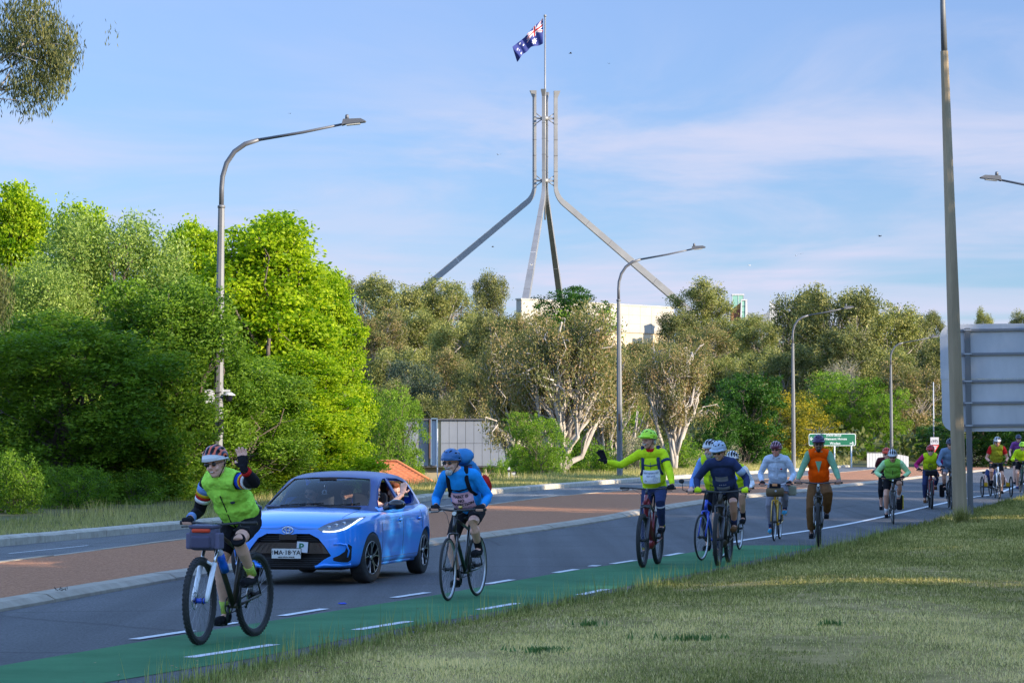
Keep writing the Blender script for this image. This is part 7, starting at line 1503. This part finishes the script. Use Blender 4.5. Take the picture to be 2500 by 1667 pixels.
WS = [(-.655, 1.015), (-.62, 1.13), (-.555, 1.28), (-.50, 1.385), (-.25, 1.405), (0, 1.41), (.25, 1.405), (.50, 1.385), (.555, 1.28), (.62, 1.13), (.655, 1.015), (.3, 1.005), (-.3, 1.005)]
_q = lambda L, i: [tuple((.93 + (c - .93) * .93) if k == i and c > .98 else c for k, c in enumerate(p)) for p in L]
SWF, SWR, WS = _q(SWF, 1), _q(SWR, 1), _q(WS, 1)
RWp = [(-.52, 1.08), (-.5, 1.30), (0, 1.34), (.5, 1.30), (.52, 1.08)]
gcut = bake(gsub.copy(), [('SOLIDIFY', dict(thickness=.025, offset=-1))] + [('BOOLEAN', dict(operation='DIFFERENCE', solver='EXACT', object=c)) for c in (prism_me(SWF, 'y', -1.2, 1.2), prism_me(SWR, 'y', -1.2, 1.2), prism_me(WS, 'x', .13, 1.6), prism_me(RWp, 'x', -2.4, -1.3))])
gcut.materials.clear(); gcut.materials.append(M_PBLK); gcut.materials.append(M_PAINT)
for p_ in gcut.polygons: p_.use_smooth = True; p_.material_index = 1 if (p_.center.x < -1.18 and p_.center.z < 1.36) or (p_.center.z < .985 and p_.center.x < .7) else 0
autosmooth(gcut); link('roof', gcut, car)
# windscreen
def wsx(y, z, off=-.012):
    h = GBV.ray_cast(Vector((3, y, z)), Vector((-1, 0, 0))); return h[0] + Vector((off, 0, 0)) if h[0] is not None else Vector((.8, y, z))
mb = MB(); n1, n2 = 24, 10; vs = []
for j in range(n2 + 1):
    z = .995 + .39 * j / n2; w = np.interp(z, [1.0, 1.115, 1.255, 1.376], [.665, .63, .565, .50])
    for i in range(n1 + 1): vs.append(wsx(-w + 2 * w * i / n1, z if j < n2 else z - .012 * (2 * i / n1 - 1) ** 2))
mb.add(vs, [(j * (n1 + 1) + i, j * (n1 + 1) + i + 1, (j + 1) * (n1 + 1) + i + 1, (j + 1) * (n1 + 1) + i) for j in range(n2) for i in range(n1)], True); ws_ = mb.build('windscreen', M_WSCR, car)
mb = MB(); pts = [wsx(y, z, .004) for y, z in WS + WS[:1]]; mb.tube(pts, .008, 5); mb.build('windscreen_seal', M_BPL, ws_)
mb = MB(); mb.box((-1.72, 0, 1.2), (.01, 1.0, .26), (0, R(28), 0)); mb.build('rear_window', M_WSCR, car)
for s_ in (-1, 1):
    for poly in (SWF, SWR):
        mb = MB(); mb.tube([hity(x, z, s_, .002, GBV) for x, z in poly + poly[:1]], .009, 5); mb.build('window_surround', M_PBLK if poly is SWF else M_PBLK, car)
    if s_ < 0:
        for poly in (SWF, SWR): mb = MB(); mb.add([hity(x, z, s_, -.012, GBV) for x, z in poly], [tuple(range(len(poly)))], True); mb.build('side_window', M_WSCR, car)
    for xs_ in (.82, -.20, -1.05):   # shut lines
        mb = MB(); mb.tube([hity(xs_ + (0 if xs_ > -1 else .0), z, s_, .0005) for z in np.linspace(.95, .33 if xs_ > -1 else .66, 8)], .0035, 4); mb.build('shut_line', M_GAP, car)
    mb = MB(); mb.tube([hity(x, .315, s_, .001) for x in np.linspace(.82, -.95, 10)], .0035, 4); mb.build('shut_line', M_GAP, car)
    for x_ in (-.06, -.92): 
        mb = MB(); c = hity(x_, .80, s_, .012); mb.ell(c, (.085, .016, .018), 12, 8); dh = mb.build('door_handle', M_PAINT, car); mb = MB(); mb.ell(c - Vector((0, s_ * .010, 0)), (.05, .012, .032), 12, 6); mb.build('handle_recess', M_BPL, dh)
    mb = MB(); mb.tube([hity(x, .235, s_, .006) for x in np.linspace(.88, -.88, 8)], .03, 6, flat=(1, .4)); mb.build('side_skirt', M_PAINT, car)
    # mirror
    me = bpy.data.meshes.new('m'); mb = MB(); mb.ell((.60, s_ * .97, 1.02), (.075, .115, .07), 16, 10); mb.tube([(.62, s_ * .80, .96), (.60, s_ * .90, .99)], [.03, .04], 8); remesh(mb, 'mirror', M_GBLK, car, .01, 1)
    # headlight: strips between an upper and a lower edge
    up = [(.37, .690), (.47, .745), (.58, .785), (.68, .808), (.75, .82), (.785, .822)]; lo = [(.37, .684), (.42, .648), (.50, .636), (.60, .645), (.69, .675), (.785, .79)]
    def strip_on(a, b, off, nm, m, par, n=14, rows=5):
        vs = []; ta = np.linspace(0, len(a) - 1, n + 1)
        for r_i in range(rows + 1):
            for t in ta:
                ya, za = np.interp(t, range(len(a)), [q[0] for q in a]), np.interp(t, range(len(a)), [q[1] for q in a]); yb, zb = np.interp(t, range(len(b)), [q[0] for q in b]), np.interp(t, range(len(b)), [q[1] for q in b]); f = r_i / rows
                vs.append(hitx(s_ * (ya * (1 - f) + yb * f), za * (1 - f) + zb * f, 1, off))
        mb = MB(); mb.add(vs, [(r_i * (n + 1) + i, r_i * (n + 1) + i + 1, (r_i + 1) * (n + 1) + i + 1, (r_i + 1) * (n + 1) + i) for r_i in range(rows) for i in range(n)], True); return mb.build(nm, m, par)
    hl = strip_on(up, lo, .005, 'headlight', mat('headlight_dark', (.22, .23, .26), .25, .5, spec=.8), car)
    strip_on([(.44, .662), (.50, .655), (.58, .66), (.66, .685), (.735, .745), (.765, .80)], [(.43, .648), (.50, .640), (.60, .648), (.69, .678), (.755, .745), (.782, .80)], .012, 'daytime_light', mat('daytime_light', (.9, .92, 1), .3, emit=(.85, .92, 1, .55)), hl)
    for k, (y_, z_) in enumerate(((.50, .70), (.575, .725), (.65, .745))): mb = MB(); c = hitx(s_ * y_, z_, 1, .004); mb.ell(c, (.012, .030, .024), 12, 8); mb.build('projector_lens', mat('lens_chrome', (.5, .52, .56), .12, .9), hl)
    strip_on(up, lo, .018, 'headlight_cover', M_HLG, hl)
    # fog intake
    a = [(.555, .335), (.615, .36), (.68, .41), (.705, .475), (.715, .50)]; b = [(.56, .30), (.62, .285), (.70, .28), (.735, .31), (.745, .47)]
    strip_on(a, b, .003, 'fog_intake', M_BPL, car)
    mb = MB(); mb.tube([hitx(s_ * y, z, 1, .012) for y, z in ((.56, .50), (.63, .505), (.69, .49), (.715, .42), (.70, .34))], .012, 6, flat=(1, .6)); mb.build('intake_edge', M_PAINT, car)
    # bumper lip
    mb = MB(); mb.tube([hitx(s_ * y, z, 1, .006) for y, z in ((.34, .225), (.45, .25), (.60, .245), (.72, .25))], .022, 6, flat=(1, .6)); mb.build('bumper_lip', M_PAINT, car)
# grille
mb = MB(); mb.prism([(y * .995, z) for y, z in mouth], 'x', 1.86, 1.895); gr = mb.build('grille', M_BPL, car)
def gw(z): return np.interp(z, [.205, .26, .315, .36, .46, .57, .625], [.33, .38, .45, .535, .47, .38, .27]) - .012
for z in (.225, .25, .275, .30, .325, .54, .565, .59):
    w = gw(z); w = w if z < .5 or True else w; mb = MB(); pts = [Vector((min(hitx(y, z).x, 2.07) - .035, y, z * 1.07)) for y in np.linspace(-w, w, 13)]; mb.tube(pts, .007, 5); mb.build('slat', M_BPL, gr)
for (z0, z1, d) in ((.385, .515, .02),):
    vs = []
    for z in (z0, z1):
        w = gw(z)
        for y in np.linspace(-w, w, 15): vs.append(Vector((hitx(y, z).x - d, y, z * 1.07)))
    vs += [p - Vector((.06, 0, 0)) for p in vs]; k = 15
    mb = MB(); mb.add(vs, [(i, i + 1, k + i + 1, k + i) for i in range(k - 1)] + [(2 * k + i, 2 * k + i + 1, i + 1, i) for i in range(k - 1)] + [(k + i, k + i + 1, 3 * k + i + 1, 3 * k + i) for i in range(k - 1)], False); mb.build('centre_bar', M_GBLK, gr)
mb = MB(); c = hitx(0, .60); mb.box((c.x - .02, 0, .625), (.05, .22, .07)); mb.build('radar_cover', M_GBLK, gr)
M_EMB = mat('emblem_silver', (.75, .76, .78), .2, .9); mb = MB(); c = hitx(-.0, .668, 1, .004); ec = (c.x + .004, 0, .664)
mb.torus(ec, 1, .0048, axis='x', n=36, k=6); me_ = mb
mb = MB()
def ering(cy, cz, a, b, r):
    r = r * 1.35; a *= 1.12; b *= 1.12
    mb.tube([(c.x + .006, cy + a * math.cos(2 * math.pi * i / 30), .715 + cz + b * math.sin(2 * math.pi * i / 30)) for i in range(31)], r, 5)
ering(0, 0, .058, .040, .0052); ering(0, .000, .019, .038, .0042); ering(0, .015, .040, .017, .0042); mb.build('emblem', M_EMB, car)
# bonnet line above the grille
mb = MB(); mb.tube([hitx(y, .705 + .022 * math.cos(min(abs(y) / .13, 1) * math.pi) * (abs(y) < .13) - .022 * (abs(y) >= .13) + max(0, abs(y) - .13) * .02, 1, .001) for y in np.linspace(-.40, .40, 25)], .003, 4); mb.build('shut_line', M_GAP, car)
for s_ in (-1, 1):
    mb = MB(); pts = []
    for x in np.linspace(1.78, 1.02, 9): h = BB.ray_cast(Vector((x, s_ * np.interp(x, [1.0, 1.8], [.66, .60]), 2)), Vector((0, 0, -1))); pts.append(h[0] + Vector((0, 0, .001)))
    mb.tube(pts, .003, 4); mb.build('shut_line', M_GAP, car)
    mb = MB(); pts = [wsx(y, z, .02) for y, z in (((-.45, 1.01), (-.2, 1.03), (.12, 1.045)) if s_ < 0 else ((.05, 1.01), (.3, 1.02), (.56, 1.04)))]; mb.tube(pts, .008, 5); mb.build('wiper', M_BPL, car)
# cowl
mb = MB(); mb.box((.93, 0, .975), (.22, 1.2, .03), (0, R(-6), 0)); mb.build('cowl', M_BPL, car)
# plates
xp = hitx(0, .40).x + .012; pl = empty('number_plate'); pl.parent = car; pl.location = (xp, -.015, .413)
M_PLW = mat('plate_white', (.66, .66, .62), .5, vary=.08, vscale=30); M_PLK = mat('plate_black', (.01, .01, .012), .5)
mb = MB(); mb.box((0, 0, 0), (.008, .372, .134)); mb.build('plate', M_PLW, pl); mb = MB()
for d_ in ((0, .067, .374, .004), (0, -.067, .374, .004)): mb.box((.002, 0, d_[1]), (.010, .376, .005))
for y_ in (-.187, .187): mb.box((.002, y_, 0), (.010, .005, .134))
mb.build('plate_border', M_PLK, pl)
def car_text(t, size, loc, m, par, **k): o = put_text(t, size, m, par, loc, (R(90), 0, R(90)), **k); return o
car_text('MA\u00b718\u00b7YA', .080, (.006, .012, .010), M_PLK, pl, bold=.0007, spacing=1.0); car_text('NEW SOUTH WALES', .022, (.006, 0, -.048), M_PLK, pl, bold=.0006)
mb = MB()
for k in range(3): mb.box((.006, -.172, .03 - .018 * k), (.003, .008, .010))
mb.build('plate_mark', M_PLK, pl)
pp = empty('p_plate'); pp.parent = car; pp.location = (xp - .004, .185, .497); pp.rotation_euler = (R(-4), 0, 0)
mb = MB(); mb.box((0, 0, 0), (.005, .138, .138)); mb.build('plate', mat('p_plate_white', (.62, .64, .68), .5), pp); car_text('P', .125, (.004, -.012, -.002), mat('p_green', (.0, .16, .07), .5), pp, bold=.003)
# wheels
M_ALD = mat('alloy_dark', (.02, .02, .024), .35, .5); M_ALS = mat('alloy_machined', (.55, .56, .58), .28, .9)
mb = MB(); mb.lathe([(.195, -.09), (.27, -.095), (.302, -.085), (.311, -.05), (.311, .05), (.302, .085), (.27, .095), (.195, .09)], 48, Matrix.Rotation(R(-90), 4, 'X')); tyre_me = mb.mesh('tyre', M_TYRE)
mb = MB(); mb.lathe([(.195, .09), (.205, .088), (.198, .04), (.19, -.02), (.19, -.08)], 40, Matrix.Rotation(R(-90), 4, 'X')); mb.tube([(0, -.03, 0), (0, .03, 0)], .19, 24); barrel = mb.mesh('rim', M_ALD)
mb = MB()
for k in range(5):
    a = 2 * math.pi * k / 5 + .3
    for d_ in (-.17, .17):
        p0, p1, p2 = Vector((.035 * math.cos(a + d_ * 1.5), .062, .035 * math.sin(a + d_ * 1.5))), Vector((.11 * math.cos(a + d_ * .6), .072, .11 * math.sin(a + d_ * .6))), Vector((.20 * math.cos(a + d_ * 1.6), .080, .20 * math.sin(a + d_ * 1.6))); mb.tube([p0, p1, p2], [.016, .013, .016], 5, smooth=False)
sp_d = mb.mesh('spoke', M_ALD); mb = MB()
for k in range(5):
    a = 2 * math.pi * k / 5 + .3
    for d_ in (-.17, .17):
        p0, p1, p2 = Vector((.05 * math.cos(a + d_ * 1.2), .078, .05 * math.sin(a + d_ * 1.2))), Vector((.11 * math.cos(a + d_ * .6), .086, .11 * math.sin(a + d_ * .6))), Vector((.195 * math.cos(a + d_ * 1.6), .094, .195 * math.sin(a + d_ * 1.6))); mb.tube([p0, p1, p2], [.007, .006, .008], 4, smooth=False)
mb.torus((0, .09, 0), .199, .004, n=40, k=5); mb.tube([(0, .06, 0), (0, .085, 0)], .028, 16); sp_s = mb.mesh('spoke_face', M_ALS)
for x in (1.275, -1.275):
    for s_ in (-1, 1):
        w = link('wheel', barrel, car, (x, s_ * .755, .311 / ZS)); w.scale = (1, 1, 1 / ZS); w.rotation_euler = (0, 0, (0 if s_ > 0 else R(180)) + (R(-9) if x > 0 else 0)); link('tyre', tyre_me, w); link('spokes', sp_d, w); link('spoke_faces', sp_s, w)
        mb = MB(); mb.box((x, s_ * .60, .50), (.66, .02, .46)); mb.build('wheel_well', M_BPL, car)
mb = MB(); mb.box((0, 0, .24), (3.2, 1.1, .12)); mb.build('underbody', M_BPL, car)
# interior
M_INT = mat('interior_dark', (.02, .02, .024), .8); M_SEAT = mat('seat_cloth', (.035, .035, .04), .9)
mb = MB(); mb.box((.72, 0, .93), (.30, 1.32, .10)); mb.box((.62, 0, .85), (.2, 1.3, .2)); mb.build('dashboard', M_INT, car)
mb = MB(); mb.torus((.38, -.36, .93), .18, .014, axis='x', n=28, k=6, M=Euler((0, R(-22), 0)).to_matrix()); mb.box((.39, -.36, .92), (.03, .30, .04)); mb.build('steering_wheel', M_INT, car)
for (x, y) in ((-.15, -.36), (-.15, .36), (-1.0, -.36), (-1.0, .36)):
    st = empty('seat'); st.parent = car; st.location = (x, y, .5); rbox('cushion', Vector((.1, 0, .02)), (.5, .48, .14), M_SEAT, st, .04); rbox('seat_back', Vector((-.2, 0, .36)), (.14, .46, .6), M_SEAT, st, .05); rbox('headrest', Vector((-.24, 0, .72)), (.08, .24, .15), M_SEAT, st, .03)
mb = MB(); mb.tube([wsx(-.02, 1.33, -.06), wsx(-.02, 1.28, -.10)], .01, 6); c = wsx(-.02, 1.34, -.05); mb.box(c, (.03, .22, .06)); mb.build('rear_view_mirror', M_INT, car)
c = wsx(.0, 1.21, -.10); mb = MB(); mb.tube([c + Vector((0, 0, .07)), c], .0025, 4); mb.torus(c - Vector((0, 0, .03)), .028, .007, axis='x', n=14, k=5); mb.tube([c, c + Vector((0, .035, -.06)), c + Vector((0, -.035, -.06)), c], .005, 4); hg = mb.build('hanging_charm', mat('charm_white', (.6, .6, .58), .6), None); hg.location = car.location; hg.rotation_euler = car.rotation_euler; hg.scale = (1, 1, ZS); tag(hg, 'small pale ring charm hanging behind the windscreen of the blue car', 'charm')
# car people
def occupant(lab, x, y, z, yaw, hairm, shirt, skin, hair=1, arm=None, beard=0, glasses=0):
    p = tag(empty('person', car.location, car.rotation_euler.z), lab, 'person', 'people in the blue car'); p.scale = (1, 1, ZS); o = Vector((x, y, z)); Mh = Euler((0, 0, R(yaw))).to_matrix(); hp = lambda a, b, c: o + Mh @ Vector((a, b, c))
    b = MB(); b.ell(hp(-.012, 0, .02), (.098, .076, .108), 18, 12, Mh); b.ell(hp(.018, 0, -.05), (.064, .056, .064), 14, 10, Mh); b.tube([hp(.08, 0, .015), hp(.105, 0, -.022), hp(.088, 0, -.036)], [.010, .015, .012], 8)
    for s_ in (-1, 1): b.ell(hp(-.01, s_ * .078, -.01), (.018, .009, .03), 10, 8, Mh)
    b.tube([hp(-.03, 0, -.06), Vector((x - .04, y, z - .18))], [.055, .06], 10); b.ell((x - .08, y, z - .36), (.12, .19, .24), 14, 10)
    if arm:
        a = [Vector((x - .06, y + .16, z - .20))] + [Vector(q) for q in arm]; b.tube([a[0], a[1], a[1].lerp(a[2], .4), a[2]], [.052, .042, .040, .027], 10); U = (a[2] - a[1]).normalized() * .4 + Vector((.0, -.05, 1)); U.normalize(); N = Vector((1, .3, 0)).normalized(); S1 = U.cross(N)
        b.ell(a[2] + U * .055, (.017, .043, .055), 12, 8, Matrix((N, S1, U)).transposed()); b.tube([a[2] - U * .03, a[2] + U * .03], [.026, .03], 8)
        for o_, ln in ((.033, .07), (.012, .08), (-.01, .075), (-.031, .06)): q = a[2] + U * .09 + S1 * o_; d = (U + S1 * o_ * 3).normalized(); b.tube([q - d * .02, q + d * ln * .5, q + d * ln], [.0105, .010, .0085], 8)
        q = a[2] + U * .03 + S1 * .035; b.tube([q, q + S1 * .03 + U * .02, q + S1 * .045 + U * .05], [.014, .012, .0095], 8)
    remesh(b, 'body', skin, p, .007, 1); b = MB(); b.ell((x - .08, y, z - .38), (.135, .205, .235), 14, 10); b.tube([(x - .06, y - .17, z - .22), (x - .02, y - .22, z - .42)], [.07, .06], 8)
    if arm: b.tube([a[0], a[0].lerp(a[1], .55)], [.066, .06], 10)
    remesh(b, 'shirt', shirt, p, .012, 2, .01)
    if hair:
        b = MB(); b.ell(hp(-.03, 0, .055), (.105, .085, .085), 14, 10, Mh); b.ell(hp(-.07, 0, 0), (.05, .075, .09), 12, 8, Mh); b.ell(hp(.045, 0, .10), (.05, .06, .035), 10, 8, Mh); remesh(b, 'hair', hairm, p, .008, 1, .014)
    mb = MB(); 
    for s_ in (-1, 1): mb.ell(hp(.084, s_ * .031, .010), (.010, .014 if not glasses else .026, .007 if not glasses else .016), 10, 6, Mh)
    mb.build('eye' if not glasses else 'glasses', M_EYE, p); mb = MB(); mb.ell(hp(.088, 0, -.058), (.008, .024, .009), 10, 6, Mh); mb.build('mouth', M_TEETH, p)
occupant('smiling driver with glasses seen dimly through the windscreen', -.02, -.34, 1.14, -4, M_HAIRD, C_BLK, SK2, glasses=1)
occupant('dark haired front passenger reaching an open hand out of the car window', .03, .52, 1.17, 55, M_HAIRD, C_GREY, SK, arm=[(.30, .80, .99), (.18, .93, 1.15)])
occupant('red haired rear passenger looking out of the open back window', -.60, .62, 1.16, 38, mat('hair_red', (.32, .08, .02), .8), C_NAVY, SK)
occupant('rear seat passenger barely visible in the middle of the car', -.85, -.1, 1.12, 0, M_HAIRD, C_GREY, SK2)
bpy.data.scenes.remove(TMP)
